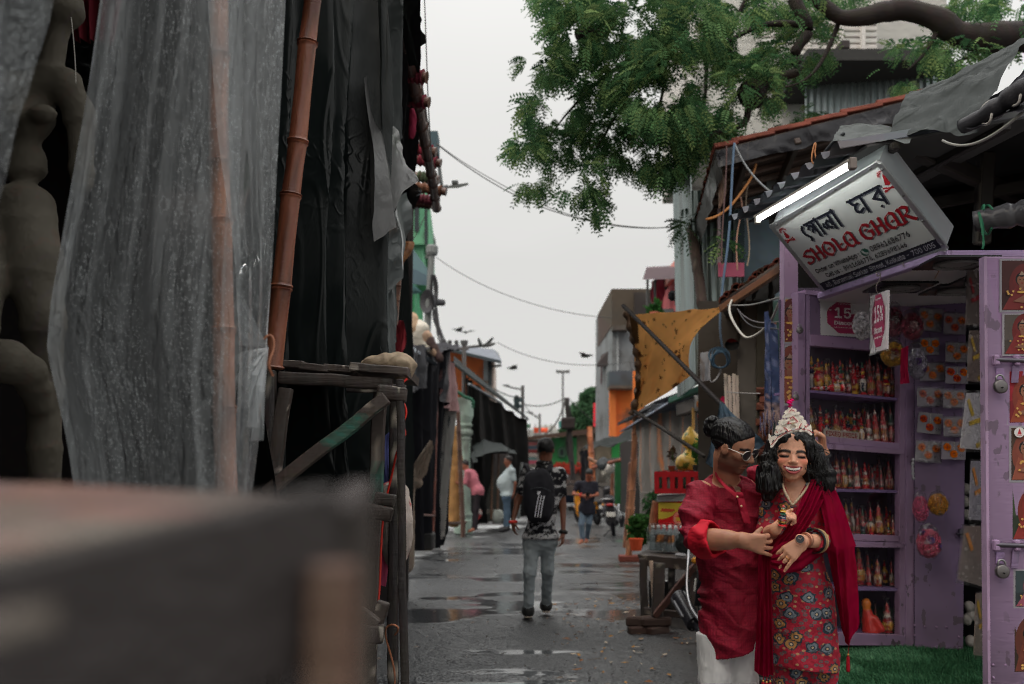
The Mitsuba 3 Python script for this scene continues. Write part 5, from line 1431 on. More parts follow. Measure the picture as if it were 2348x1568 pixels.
for y in(917,931):
 c=at(1188,y,33.9)
 part('loudspeaker',orient(lathe([(.0,-.2),(.05,-.2),(.06,-.05),(.11,.0),(.17,.08),(.16,.085),(.05,.02),(0,.02)],14),(-.8,-.6,0),c),'m_plain',c8(74,88,92),k,smooth=40)
pole('street_lamp',1237,948,1100,48,.055,'smaller farther street lamp above the orange tarp rail',[(1237,956,1212,946)])
k=pole('light_mast',1290,852,1000,95,.09,'tall far light mast with a ring of floodlights')
for dx in(-13,-8,-3,3,8,13):
 part('floodlight',box(.22,.25,.2,at(1290+dx,852-abs(dx)*.1,95)),'m_plain',c8(110,112,112),k)
part('ring',tube([at(1275,854,95),at(1305,854,95)],.06,6),'m_plain',c8(110,112,112),k)
k=thing('cable_pole','leaning utility pole bundled with black cables','utility pole')
part('pole',tube(spline([at(1314,1100,36),at(1309,1040,36),at(1304,980,36),at(1299,912,36)],10),.09,8),'m_plain',c8(64,58,56),k,smooth=True)
for i in range(7):
 part('cable',tube(spline([at(1296+i,915+i*2,36),at(1304+i*.8,940+i*3,35.8),at(1302+i*1.2,980,35.9),at(1310+i*.5,1060+i*4,35.8)],16),.035,5),'m_plain',c8(40,38,40),k,smooth=True)
part('meter_box',box(.5,.3,.4,at(1302,970,35.8)),'m_plain',c8(52,46,46),k)
# left side, farther down the lane
k=thing('green_building','pale green house with dark balcony canopy above the left stalls','building')
Yv=26
blk('wall',860,440,982,560,Yv,6,'m_wall',ccol(c8(110,172,136),.15),k,dX=-.3)
blk('wall',860,555,970,620,Yv+.2,6,'m_wall',ccol(c8(110,172,136),.15),k,dX=-.3)
blk('wall',860,600,950,740,Yv+.4,6,'m_wall',ccol(c8(70,148,104),.15),k,dX=-.3)
blk('cornice',860,432,960,446,Yv-.3,6,'m_wall',ccol(c8(150,160,156),.2),k)
for x0,x1,y0,y1 in((950,960,446,530),(973,979,480,560),(926,936,665,730)):
 blk('window',x0,y0,x1,y1,Yv-.06,.1,'m_gloss',c8(32,44,50),k)
part('canopy',hull([at(x,y,Y)for x,y,Y in((918,600,24.5),(938,560,25.9),(948,572,25),(996,640,23.5),(986,655,23.5),(930,650,24),(918,606,26.5))]),'m_matt',ccol(c8(62,84,92),.2),k)
part('canopy',hull([at(x,y,Y)for x,y,Y in((922,664,24.5),(948,653,25.9),(968,669,24),(966,671,24),(930,678,24.5),(930,655,26))]),'m_matt',ccol(c8(58,92,92),.2),k)
blk('awning_box',984,300,1003,345,16.5,.5,'m_plain',c8(62,84,92),k)
part('downboard',hull([at(x,y,Y)for x,y,Y in((1000,345,17),(1003,320,17),(1018,440,19),(1012,440,19),(1004,400,17.3))]),'m_plain',c8(54,62,64),k)
k=thing('street_lamp','flat modern street lamp head jutting out past the bamboo rafters','street lamp')
part('head',hull([at(x,y,Y)for x,y in((1022,432),(1030,425),(1072,419),(1074,424),(1050,431))for Y in(13.9,14.15)]),'m_plain',c8(88,92,94),k)
part('photocell',box(.09,.09,.05,at(1043,419,14)),'m_plain',c8(80,84,86),k)
part('arm',tube([at(1025,428,14),at(960,440,14.3),at(900,445,14.5)],.03,6),'m_plain',c8(100,104,106),k)
# pole with transformer cables
k=thing('utility_pole','utility pole wound with loose black cables before the green house','utility pole')
part('pole',tube([at(970,905,21),at(990,572,21)],[.085,.07],9),'m_plain',ccol(c8(118,122,122),.3),k,smooth=60)
part('cap',lathe([(0,0),(.11,0),(.13,.05),(.13,.18),(.10,.22),(0,.22)],12,at(990,585,21)),'m_plain',c8(120,124,124),k)
part('bracket',cat(beam(at(975,590,21),at(990,588,21),.06,.08),beam(at(985,600,21),at(988,620,21),.1,.1)),'m_plain',c8(90,94,94),k)
c=at(980,692,20.9)
part('loudspeaker',orient(lathe([(.0,-.30),(.07,-.3),(.08,-.1),(.13,-.02),(.26,.14),(.25,.15),(.1,.03),(0,.03)],16),(-.75,-.65,-.05),c+[.1,0,0]),'m_plain',c8(66,68,70),k,smooth=40)
rw=np.random.default_rng(8)
for i in range(7):
 p0=at(994+rw.normal(0,3),640,20.8)
 pts=[at(996+rw.normal(0,3),630,20.8),at(995+rw.normal(0,4),690,20.8),at(1000+rw.normal(0,3),735,20.7),at(1012+rw.normal(0,3),775,20.6),at(1022+i*1.2,800+i,20.5)]
 part('cable',tube(spline(pts,24),.018,5),'m_plain',c8(44,46,48),k,smooth=True)
# stall two: roof with idols, tarps
k=thing('left_stall','tarpaulin stall with corrugated roof edge on the left beyond the rack','stall')
def rf(U,V):
 p=bil(at(930,806,13.5),at(1052,800,18.0),at(1052,792,21),at(930,786,16))(U,V)
 p[...,2]+=(meshkit.fbm(p*1.6,4)-.5)*.35
 return p
m,uv=grid(rf,50,14)
part('roof_tarp',m,'m_dull',c8(44,45,48),k,smooth=True)
m,uv=curtain([(925,800),(960,800),(1000,806),(1030,830)],[(925,1262),(960,1262),(985,1258),(1003,1250)],[14,15,17,18.5],[14.5,16,18,19],110,50,8,.16,31)
part('front_tarp',m,'m_dull',c8(30,31,34),k,smooth=True)
m,uv=curtain([(940,800),(965,790),(1000,800)],[(940,900),(965,890),(985,850)],[13.8,14.6,16.4],[13.6,14.5,16.4],40,20,4,.12,33)
part('hood_tarp',m,'m_tarp',c8(62,64,67),k,smooth=True)
a,b=at(935,792,13.4),at(1002,836,16.2)
part('tin_edge',corr(a,b,b+[-.5,.4,.2],a+[-.5,.4,.2],.13,.03,2,0,np.array([0,0,1.])),'m_metal',c8(150,160,168),k,smooth=True)
m,uv=curtain([(1010,800),(1022,796),(1034,810),(1046,860)],[(1004,860),(1018,920),(1032,940),(1046,945)],[17.5,17.5,18,18.4],[17.3,17.2,17.8,18.2],50,30,5,.10,35)
v=np.asarray(m.vertices)
stp=np.sin(uv[:,0]*34)>.35
part('striped_rag',m,'m_tarp',np.where(stp[:,None],c8(150,116,116),c8(58,58,62)),k,smooth=True)
m,uv=curtain([(1022,905),(1034,915),(1046,935)],[(992,1245),(1004,1240),(1018,1230)],[18,18,18],[18.5,18.3,18.3],30,50,3,.06,37)
v=np.asarray(m.vertices)
gm=meshkit.fbm(v*[14,14,3],3)
part('pale_banner',m,'m_cloth',np.where((gm>.63)[:,None],c8(66,72,78),c8(168,166,162)*(.7+.5*gm[:,None])),k,smooth=True)
part('post',bamboo(at(990,1235,17.5),at(1000,880,17.2),.05,5,3),'m_bamboo',bam_col(c8(120,70,60)),k,smooth=60)
part('post',beam(at(960,1240,16),at(962,830,15.6),.04,.05,(0,-1,0)),'m_wood',wood(c8(70,44,42)),k)
part('rail',tube([at(935,1178,15),at(996,1182,17)],.02,6),'m_wood',wood(c8(90,54,50)),k)
part('foot_block',box(.5,.4,.3,at(962,1240,17)),'m_wood',wood(c8(40,36,36)),k)
# idols lying on the stall roof
for i,(x,y,s,c,lb)in enumerate([(943,745,.55,c8(178,150,124),'brown curly haired clay idol head on the stall roof'),(962,765,.6,c8(196,190,178),'white reclining clay idol on the stall roof'),(976,778,.4,c8(176,148,126),'bare clay face at the edge of the stall roof'),(985,788,.35,c8(70,54,52),'dark round clay head beside the utility pole')]):
 o=at(x,y,15.5)
 f=lambda p:smin(sd_ell(p,o,(.13*s/.5,.12,.20*s/.5)),sd_cap(p,o+[.06,0,-.1],o+[.16,-.05,-.24],.09,.06),.06)-.09*(meshkit.fbm(p*9+i,3)-.5)
 tag(part('clay_idol',nets(f,o-.6,o+.6,.035),'m_matt',c,smooth=True,grime=.5,gs=9),lb,'clay idol','clay idols on the left stall roof')
# angel statue with wing
k=thing('angel_statue','grey-brown clay angel statue with one raised feathered wing','statue')
def angel(p):
 A=lambda x,y,Y=11.5:at(x,y,Y)
 d=sd_ell(p,A(933,1022),(.07,.08,.10))
 d=smin(d,sd_chain(p,[A(930,1045),A(930,1085),A(930,1130),A(926,1200),A(922,1290)],[.07,.13,.10,.12,.14],.03),.04)
 d=smin(d,sd_chain(p,[A(915,1070),A(946,1085),A(958,1108),A(934,1104)],[.06,.06,.05,.045],.03),.03)
 return d-.02*(meshkit.fbm(p*16,3)-.5)
m=nets(angel,at(880,1310,11.9)-[0,0,.1],at(990,995,11.1),.02)
ac=ccol(c8(130,116,104),.3,6)
part('body',m,'m_matt',ac,k,smooth=True)
wing=part('wing',nets(lambda p:sd_chain(p,[at(950,1095,11.5),at(962,1062,11.45),at(976,1034,11.4),at(987,1012,11.4)],[.06,.05,.035,.015],.02),at(940,1110,11.8),at(995,1000,11.2),.02)if False else tube(spline([at(948,1096,11.5),at(962,1058,11.45),at(976,1032,11.4),at(988,1010,11.4)],10),np.linspace(.06,.015,10),8),'m_matt',ac,k,smooth=True)
for i in range(11):
 t=i/10
 s_=np.array([at(np.interp(t,(0,.5,1),(952,966,987)),np.interp(t,(0,.5,1),(1085,1048,1012)),11.45)])[0]
 e_=at(np.interp(t,(0,.5,1),(951,976,986)),np.interp(t,(0,.5,1),(1120,1090,1034)),11.5)
 dd=nrm(e_-s_)
 sd_=nrm(np.cross(dd,(0,1,0)))*.04
 md=(s_+e_)/2+dd*.04
 part('feather',hull([s_-sd_*.5,s_+sd_*.5,md+sd_,md-sd_,e_,md+[0,-.03,0],s_+[0,-.02,0],md+[0,.02,0]]),'m_matt',ac,wing,smooth=50)
# pillar
k=thing('pale_pillar','pale green turned pillar standing behind the bending man','pillar')
pc=at(1062,1225,23.6)*[1,1,0]
H=at(1062,912,23.6)[2]
R=17*23.6/FOC
part('shaft',lathe([(R,0),(R*1.25,.02),(R*1.25,.3),(R*1.05,.34),(R*1.2,.45),(R,.5),(R*.95,.7),(R*.86,2.15),(R,2.2),(R*.86,2.25),(R*1.18,2.32),(R*1.18,2.38),(R*.9,2.44),(R*1.15,2.52),(R*.95,2.58),(R*1.1,2.68),(R*1.25,2.75),(R*1.22,H-.04),(R*1.1,H),(0,H)],20,pc),'m_wall',ccol(c8(150,168,158),.2,4),k,smooth=35)
# gilded wooden figure on a stand
k=thing('ochre_figure','ochre unfinished idol figure propped on a low stand','statue')
def ochre(p):
 A=lambda x,y:at(x,y,22.7)
 d=sd_chain(p,[A(1042,985),A(1040,1030),A(1043,1075),A(1041,1150),A(1040,1195)],[.09,.12,.10,.13,.14],.04)
 d=smin(d,sd_cap(p,A(1048,1000),A(1058,1060),.05,.04),.04)
 return d-.04*(meshkit.fbm(p*9,3)-.5)
part('body',nets(ochre,at(1005,1220,23.2),at(1080,955,22.2),.03),'m_matt',ccol(c8(146,108,66),.5,5),k,smooth=True)
st_=part('stand',box(.62,.5,.06,at(1037,1198,22.7)),'m_wood',wood(c8(70,56,50)),k)
for dx in(-.27,.27):
 part('stand_leg',box(.06,.06,.30,at(1037,1198,22.7)+[dx,-.2,-.18]),'m_wood',wood(c8(60,48,44)),k)
tag(part('bamboo_post',bamboo(at(1062,1232,20.0),at(1050,940,20.0),.05,6,61),'m_bamboo',bam_col(c8(84,58,48),4),smooth=60),'brown bamboo post leaning in front of the pale pillar','bamboo pole')
cord([(1040,905),(1052,900),(1062,908),(1072,912),(1084,935)],20,.035,c8(30,84,64),'bunched dark green net above the pale pillar',nm='green_net',cat_='net')
# stall three: big black tarp with canopy
k=thing('black_tarp_shed','big black tarpaulin shed behind the man in the grey polo shirt','stall')
m,uv=curtain([(1070,862),(1090,885),(1150,930),(1206,962)],[(1075,1205),(1100,1200),(1150,1192),(1203,1184)],[24,24,26.5,29],[24,24.5,27,29],90,50,6,.18,41)
part('front_tarp',m,'m_dull',c8(22,23,26),k,smooth=True)
part('roof',hull([at(x,y,Y)+[0,0,dz]for x,y,Y in((1040,838,22.5),(1085,872,23.6),(1212,964,28.8),(1190,945,33),(1040,820,30))for dz in(0,.06)]),'m_dull',c8(40,42,45),k)
part('pole',tube([at(1075,880,23.3),at(1150,925,25.8)],.03,6),'m_metal',c8(140,146,156),k)
m,uv=curtain([(1078,1012),(1110,1006),(1150,1018),(1176,1034)],[(1080,1060),(1100,1044),(1150,1034),(1180,1040)],[24.5,24.5,25,25.5],[22.6,22.8,23.8,24.6],50,16,3,.12,43)
part('canopy',m,'m_dull',c8(54,56,58),k,smooth=True)
blk('inner_wall',1080,1040,1165,1195,25.6,.2,'m_matt',ccol(c8(76,72,70),.4),k)
blk('bench',1092,1170,1150,1178,24.6,.5,'m_wood',wood(c8(80,74,72)),k)
for x in(1096,1128,1146):
 blk('bench_leg',x,1177,x+8,1200,24.6,.1,'m_wood',wood(c8(80,74,72)),k)
for x in(1126,1140):
 part('prop',tube([at(x,1190,24.6),at(x+3,1040,24.3)],.03,6),'m_wood',wood(c8(120,96,80)),k)
part('pole',tube([at(1188,1190,28),at(1196,1060,28)],.05,6),'m_plain',c8(120,122,124),k)
tag(part('red_bundle',nets(lambda p:sd_ell(p,at(1093,1178,24.2),(.13,.12,.14))-.06*(meshkit.fbm(p*8,3)-.5),at(1093,1178,24.2)-.3,at(1093,1178,24.2)+.3,.03),'m_cloth',lambda v:np.where((meshkit.fbm(v*9,2)>.5)[:,None],c8(180,60,60),c8(170,160,156)),smooth=True),'red and white cloth bundle on the ground under the canopy','bundle')
tag(part('white_bundle',nets(lambda p:sd_ell(p,at(1141,1184,24.2),(.14,.12,.17))-.06*(meshkit.fbm(p*8,3)-.5),at(1141,1184,24.2)-.3,at(1141,1184,24.2)+.3,.03),'m_cloth',ccol(c8(150,156,152),.4,7),smooth=True),'pale crumpled bundle behind the legs of the polo shirt man','bundle')
# orange building upper left
k=thing('orange_building','orange upper storey with grey window and overhanging tin roof on the left','building')
Yo=32
blk('wall',990,800,1110,905,Yo,6,'m_wall',ccol(c8(232,128,76),.15,1.5),k)
blk('side',1108,806,1131,905,Yo+.1,6,'m_wall',ccol(c8(206,190,178),.2),k)
blk('window',1108,812,1118,872,Yo-.1,.1,'m_plain',c8(160,168,170),k)
blk('window',1119,818,1127,884,Yo-.05,.1,'m_gloss',c8(60,66,72),k)
part('roof',hull([at(x,y,Y)+[0,0,dz]for x,y,Y in((985,795,31),(1132,808,31),(1149,834,30.4),(1142,815,36),(985,790,38))for dz in(0,.10)]),'m_metal',c8(110,116,122),k)
part('stay',tube([at(1128,840,31),at(1148,838,30.6)],.04,5),'m_plain',c8(90,92,96),k)
k=thing('street_lamp','street lamp arm with perched crows above the orange building','street lamp')
part('pole',tube([at(1063,905,27),at(1064,788,27)],.06,8),'m_plain',c8(110,108,108),k)
part('cap',lathe([(0,0),(.09,0),(.11,.12),(0,.14)],10,at(1064,791,27)),'m_plain',c8(100,98,96),k)
part('arm',tube(spline([at(1064,797,27),at(1090,794,27),at(1112,792,27),at(1136,787,27)],10),[.05,.04,.04,.04,.04,.04,.06,.06,.05,.02],6),'m_plain',c8(96,98,100),k)
part('bracket',tube([at(1015,800,27),at(1074,799,27)],.05,6),'m_plain',c8(110,108,108),k)
part('insulator',cat(*[lathe([(0,0),(.06,0),(.04,.15),(.07,.2),(0,.26)],8,at(x,800,27))for x in(1031,1046)]),'m_plain',c8(70,70,74),k,smooth=30)
def crow(p0,s,lab,heading=0,fly=False):
 k=thing('crow',lab,'bird')
 V=np.array([np.cos(heading),np.sin(heading),0])
 W=np.array([-np.sin(heading),np.cos(heading),0]);Z=np.array([0,0,1.])
 ups=Z if not fly else Z
 f=lambda p:smin(smin(sd_cap(p,p0-V*.05*s,p0+V*.06*s+(Z*.12*s if not fly else 0),.05*s,.045*s),sd_cap(p,p0+V*.10*s+Z*(.17*s if not fly else.01),p0+V*.16*s+Z*(.16*s if not fly else 0),.035*s,.01*s),.03*s),sd_cap(p,p0-V*.06*s,p0-V*.22*s-Z*(.10*s if not fly else 0),.035*s,.015*s),.03*s)
 part('body',nets(f,p0-.34*s,p0+.34*s,.022*s),'m_plain',c8(40,42,46),k,smooth=True)
 if fly:
  for sgn in(-1,1):
   part('wing',hull([p0+V*.08*s,p0-V*.08*s,p0+W*sgn*.22*s+Z*.08*s+V*.1*s,p0+W*sgn*.42*s+Z*.05*s-V*.05*s,p0+W*sgn*.2*s-V*.08*s+Z*.06*s,p0+Z*.02*s]),'m_plain',c8(44,46,50),k)
crow(at(1100,790,27),1.0,'crow perched upright on the lamp arm over the orange building',2.0)
crow(at(1121,788,27),.9,'second crow hunched near the tip of the lamp arm',.3)
crow(at(1051,756,60),1.7,'left one of two small birds flying above the lamp arm',.6,True)
crow(at(1067,762,60),1.6,'right one of two small birds flying above the lamp arm',1.4,True)
crow(at(1176,844,50),1.6,'bird gliding with level wings right of the orange building',0.2,True)
crow(at(1342,816,40),1.5,'dark bird flying low over the middle of the lane',2.6,True)
crow(at(1444,682,55),1.0,'tiny bird in the sky beside the grey building',2.6,True)
# wires across the sky
def wire(pts,Y,r,label):
 Ys=np.broadcast_to(Y,len(pts))if np.ndim(Y)==0 else Y
 P=[at(x,y,Yk)for(x,y),Yk in zip(pts,Ys)]
 tag(part('overhead_wire',tube(spline(P,50),r,5),'m_plain',c8(70,70,72),smooth=True),label,'wire')
wire([(1000,330),(1060,375),(1130,420),(1230,470),(1330,502),(1440,521),(1548,519)],14,.008,'double cable sagging high across the lane to the tin house')
wire([(1000,328),(1062,372),(1140,418),(1235,466),(1330,499),(1440,519),(1548,521)],14.1,.006,'second strand of the high sagging cable')
wire([(1000,590),(1100,650),(1200,690),(1300,716),(1400,728)],20,.007,'single wire sagging at mid height over the lane')
wire([(1140,785),(1200,812),(1260,828),(1320,836),(1385,836),(1460,828)],28,.010,'low wire from the lamp arm to the grey building')
wire([(973,0),(978,140),(984,280),(988,345),(990,400)],8,.005,'thin black wire hanging beside the bamboo eaves')
wire([(1130,888),(1160,905),(1198,912)],33,.02,'cable bundle from the tarp shed to the loudspeaker lamp')
wire([(1205,928),(1245,930),(1296,912)],35,.02,'slack cable between the lamp and the cable pole')
wire([(1199,915),(1215,945),(1235,960)],40,.015,'thin drop wire between the two street lamps')
wire([(1296,918),(1280,960),(1262,985),(1248,995)],38,.03,'cable swooping down from the cable pole to the left')
wire([(1302,912),(1340,948),(1385,985)],36,.012,'thin wire slanting down right from the cable pole')
wire([(940,560),(960,525),(985,470),(1000,440)],13,.006,'wire slanting up past the green house')
# the big tree
k=thing('neem_tree','spreading neem tree with feathery leaves reaching over the lane','tree')
BK=c8(48,42,40)
bark=lambda v:BK*(.5+1.0*meshkit.fbm(v*[9,9,9],4)[:,None])
def limb(pts,Y,r0,r1,n=26):
 Ys=np.broadcast_to(Y,len(pts))if np.ndim(Y)==0 else Y
 P=spline([at(x,y,Yk)for(x,y),Yk in zip(pts,Ys)],n)
 P+=(meshkit.fbm(P[:,None]*3+np.array([[0,0,0],[7,0,0],[0,7,0]])[None],2)-.5)*r0*.8
 part('branch',tube(P,np.linspace(r0,r1,n)*(1+.25*(meshkit.noise(P*6)-.5)),9),'m_matt',bark,k,smooth=True)
limb([(2420,110),(2330,88),(2200,82),(2130,40),(2060,22),(1990,32),(1925,40),(1890,20),(1862,-20)],9.5,.17,.06,50)
P=spline([at(2420,110,9.5),at(2600,130,9.5),np.array([6.4,9.6,2.5]),np.array([6.5,9.6,-.1])],30)
part('trunk',tube(P,np.linspace(.17,.36,30),12),'m_matt',bark,k,smooth=True)
limb([(1826,-30),(1842,40),(1850,80),(1826,120),(1828,160),(1790,175),(1740,215),(1715,250),(1712,270),(1655,300),(1600,350)],9.8,.075,.02,50)
limb([(1850,60),(1800,55),(1740,60),(1680,90),(1600,120),(1520,130)],10,.04,.012)
limb([(1720,-30),(1690,40),(1670,110),(1690,160)],10.5,.035,.012)
limb([(1600,-30),(1540,60),(1450,130),(1380,180),(1300,230)],10.5,.06,.012,30)
limb([(1480,110),(1430,230),(1380,320),(1330,400)],10.5,.03,.008)
limb([(1540,60),(1520,180),(1500,280),(1450,350)],10.7,.03,.008)
limb([(1380,180),(1300,260),(1250,330)],10.4,.02,.006)
limb([(1650,-20),(1620,150),(1610,250),(1570,330)],11,.04,.01)
limb([(1925,40),(1900,110),(1860,170),(1800,200)],9.6,.03,.008)
limb([(2150,70),(2120,120),(2080,160)],9.5,.03,.008)
limb([(2300,80),(2240,120),(2170,150)],9.7,.03,.008)
# nest
nest=at(1352,78,10.4)
tag(part('bird_nest',nets(lambda p:sd_ell(p,nest,(.17,.14,.11))-.08*(meshkit.fbm(p*20,3)-.5),nest-.35,nest+.35,.018),'m_matt',c8(44,36,34)),'dark twig nest in the upper left of the tree crown','nest')
nest2=at(1725,215,9.8)
tag(part('bird_nest',nets(lambda p:sd_ell(p,nest2,(.15,.14,.15))-.10*(meshkit.fbm(p*20,3)-.5),nest2-.4,nest2+.4,.018),'m_matt',c8(40,34,32)),'shaggy dark clump on the branch fork above the tiled roof','nest')
clumps=[(1330,60,80,60),(1250,150,58,42),(1300,205,85,68),(1212,345,44,34),(1218,405,34,40),(1275,330,60,48),(1330,400,55,58),(1345,462,40,36),(1400,300,100,80),(1420,150,110,90),(1530,200,110,110),(1500,340,90,66),(1525,385,56,28),(1585,290,52,70),(1450,40,110,70),(1590,50,70,70),(1570,520,12,20),
  (1680,80,76,64),(1700,200,84,74),(1775,170,56,76),(1850,90,60,80),(1820,268,66,30),(1640,320,46,44),(2080,150,70,56),(2200,120,80,44),(2300,50,80,60),(2250,0,90,40),(1760,10,90,44),(1925,-25,60,30),(2120,5,70,30),(1290,-20,70,60),(1660,555,14,26),(1250,250,50,40),(1690,10,60,60)]
rt_=np.random.default_rng(12)
LV,LC=[],[]
GR=[c8(80,114,76),c8(64,97,64),c8(98,129,84),c8(50,79,54),c8(114,136,86)]
for ci,(x,y,rx,ry)in enumerate(clumps):
 Yc=10.2+1.0*rt_.uniform(-1,1)if x<1640 else 10.4+rt_.uniform(-.7,.7)
 rx,ry=rx*.92,ry*.92
 n=int(rx*ry*.155)+20
 shade_=rt_.uniform(.6,1.25)
 for i in range(n):
  a,rr=rt_.uniform(0,2*np.pi),rt_.uniform(0,1)**.5
  cx,cy_=x+rx*rr*math.cos(a),y+ry*rr*math.sin(a)
  if meshkit.noise(np.array([[cx/34.,cy_/34.,3.3]]))[0]<.43:
   continue
  base=at(cx,cy_,Yc+rt_.normal(0,.55))
  out=nrm([math.cos(a)*.6+rt_.normal(0,.35),rt_.normal(0,.5),-math.sin(a)*.4-.25+rt_.normal(0,.3)])
  side=nrm(np.cross(out,rt_.normal(size=3)*.5+[0,0,1]))
  L=rt_.uniform(.10,.19)
  cc=GR[int(rt_.integers(0,5))]*shade_*rt_.uniform(.75,1.25)
  npair=6
  for j in range(npair):
   t=(j+1)/npair
   o_=base+out*L*t-np.array([0,0,.06*t*t])
   for sgn in(-1,1):
    d_=nrm(side*sgn+out*.55+[0,0,-.25])
    ll=.052*(1-.45*abs(t-.5))*rt_.uniform(.8,1.2)
    w_=np.cross(d_,out);w_=nrm(np.cross(w_,d_))*ll*.21
    LV+=[o_,o_+d_*ll*.5+w_,o_+d_*ll,o_+d_*ll*.5-w_]
    LC+=[cc]*4
LV,LC=np.array(LV),np.clip(np.array(LC),0,1)
part('leaves',TM(LV,np.arange(len(LV)).reshape(-1,4)),'m_leaf',LC,k,kind='stuff')
print('leaf faces',len(LV)//4)
# things on the right of the lane
def scooter(P,heading,body,label,seat=c8(30,30,32),group=None,lite=False,plate=True):
 """A parked step-through scooter: local x forward, y left, z up; rear wheel at the origin."""
 k=thing('scooter',label,'scooter',group)
 h=nrm([heading[0],heading[1],0])
 R=np.array([h,[-h[1],h[0],0],[0,0,1]])
 lean=np.array([[1,0,0],[0,1,.12],[0,0,1]])
 def T_(m):
  return trimesh.Trimesh((np.asarray(m.vertices)@lean.T)@R+np.asarray(P),m.faces,process=False)
 def pt(nm,m,mt,c,par=k,**kw):
  return part(nm,T_(m if isinstance(m,trimesh.Trimesh)else cat(*m)),mt,c,par,**kw)
 BLKc=c8(26,26,28)
 def wheel(x,r):
  t=trimesh.creation.torus(r-.05,.05,major_sections=28,minor_sections=10)
  t.vertices=t.vertices[:,[0,2,1]]*[1,.95,1]+[x,0,r]
  w=pt('wheel',t,'m_matt',BLKc,smooth=True)
  rim=cat(*[beam([x,0,r],[x+math.cos(a)*(r-.07),0,r+math.sin(a)*(r-.07)],.05,.025)for a in np.arange(5)*2*math.pi/5])
  pt('rim',rim,'m_metal',c8(90,92,96),w)
 wheel(0,.24);wheel(1.24,.24)
 def shell(p):
  d=sd_chain(p,[(-.28,0,.66),(.1,0,.60),(.42,0,.50)],[.10,.17,.15],.03)
  d=smin(d,sd_cap(p,(.0,0,.45),(.38,0,.40),.13,.13),.08)
  d=smin(d,sd_cap(p,(-.34,0,.72),(-.30,0,.70),.05,.06),.05)
  return np.maximum(d,p[:,2]-.73)
 if not lite:
  pt('body',nets(shell,(-.55,-.35,.15),(.75,.35,.95),.02),'m_gloss',body,smooth=True)
 else:
  pt('body',nets(shell,(-.55,-.35,.15),(.75,.35,.95),.035),'m_gloss',body,smooth=True)
 def apron(p):
  d=sd_chain(p,[(1.0,0,.30),(.98,0,.62),(.93,0,.92)],[.16,.17,.13],.04)
  d=np.maximum(d,-sd_chain(p,[(.84,0,.2),(.82,0,.62),(.78,0,.95)],[.18,.19,.15],.04))
  d=smin(d,sd_ell(p,(.97,0,1.0),(.10,.13,.09)),.04)
  return smin(d,sd_ell(p,(1.26,0,.44),(.20,.07,.07)),.03)
 pt('apron',nets(apron,(.7,-.35,.1),(1.6,.35,1.2),.03),'m_gloss',body,smooth=True)
 pt('footboard',box(.5,.30,.06,(.68,0,.30),.02),'m_plain',BLKc)
 pt('seat',nets(lambda p:sd_chain(p,[(-.30,0,.78),(.05,0,.78),(.40,0,.74)],[.10,.13,.11],.03)+0*p[:,0],(-.5,-.25,.6),(.6,.25,1),.03),'m_plain',seat,smooth=True)
 pt('handlebar',tube(spline([(.86,.36,1.06),(.92,.2,1.08),(.95,0,1.04),(.92,-.2,1.08),(.86,-.36,1.06)],20),.018,7),'m_plain',BLKc,smooth=True)
 for s in(-1,1):
  mr=pt('mirror',cat(tube([(.92,s*.22,1.08),(.90,s*.34,1.27)],.008,5),orient(lathe([(0,-.015),(.055,-.01),(.06,.0),(.05,.015),(0,.02)],12),(-1,0,.1),(.90,s*.36,1.30))),'m_metal',c8(150,152,156),smooth=40)
 pt('head_lamp',orient(lathe([(.0,.02),(.05,.015),(.075,0),(.07,-.03)][::-1],14),(1,0,0),(1.06,0,1.0)),'m_gloss',c8(200,200,196),smooth=True)
 pt('tail_lamp',box(.05,.16,.06,(-.40,0,.70),.02),'m_gloss',c8(170,24,24))
 for s in(-1,1):
  pt('indicator',box(.04,.06,.05,(-.37,s*.14,.70),.015),'m_gloss',c8(206,140,50))
 pt('rear_guard',hull([(-.44,y,z)for y in(-.09,.09)for z in(.62,.34)]+[(-.36,y,.64)for y in(-.1,.1)]),'m_plain',BLKc)
 if plate:
  pt('number_plate',box(.012,.20,.10,(-.455,0,.50),.003),'m_plain',c8(205,205,200))
 ex=[(.30,-.17,.20),(.05,-.20,.22),(-.10,-.21,.27)]
 pt('exhaust',cat(tube(ex,.022,7),tube([(-.06,-.21,.255),(-.04,-.21,.26),(-.42,-.23,.41),(-.45,-.23,.42)],[.04,.062,.066,.045],14)),'m_gloss',c8(40,41,44),smooth=50)
 pt('heat_guard',tube([(-.12,-.275,.30),(-.34,-.29,.385)],.018,6),'m_metal',c8(120,120,122),smooth=True)
 pt('crash_bar',tube(spline([(.36,-.22,.28),(.10,-.27,.36),(-.12,-.27,.52),(-.24,-.24,.74),(-.40,-.16,.82),(-.46,0,.83),(-.40,.16,.82),(-.24,.24,.74)],30),.012,7),'m_metal',c8(190,190,192),smooth=True)
 pt('stand',tube([(.2,-.05,.25),(.1,.22,.0)],.012,6),'m_plain',BLKc)
 return k
scooter([1.55,7.65,.02],(.14,-1),c8(46,32,38),'dark maroon scooter half hidden behind the man in the red kurta')
scooter(gnd(1402,1232)+[.05,0,.02],(.10,1),c8(52,54,58),'black scooter parked rear towards us, nearest of the two by the tarp stall',lite=True)
scooter(gnd(1374,1206)+[-.05,0,.02],(-.35,1),c8(226,150,40),'yellow scooter parked beyond the black scooter',lite=True)
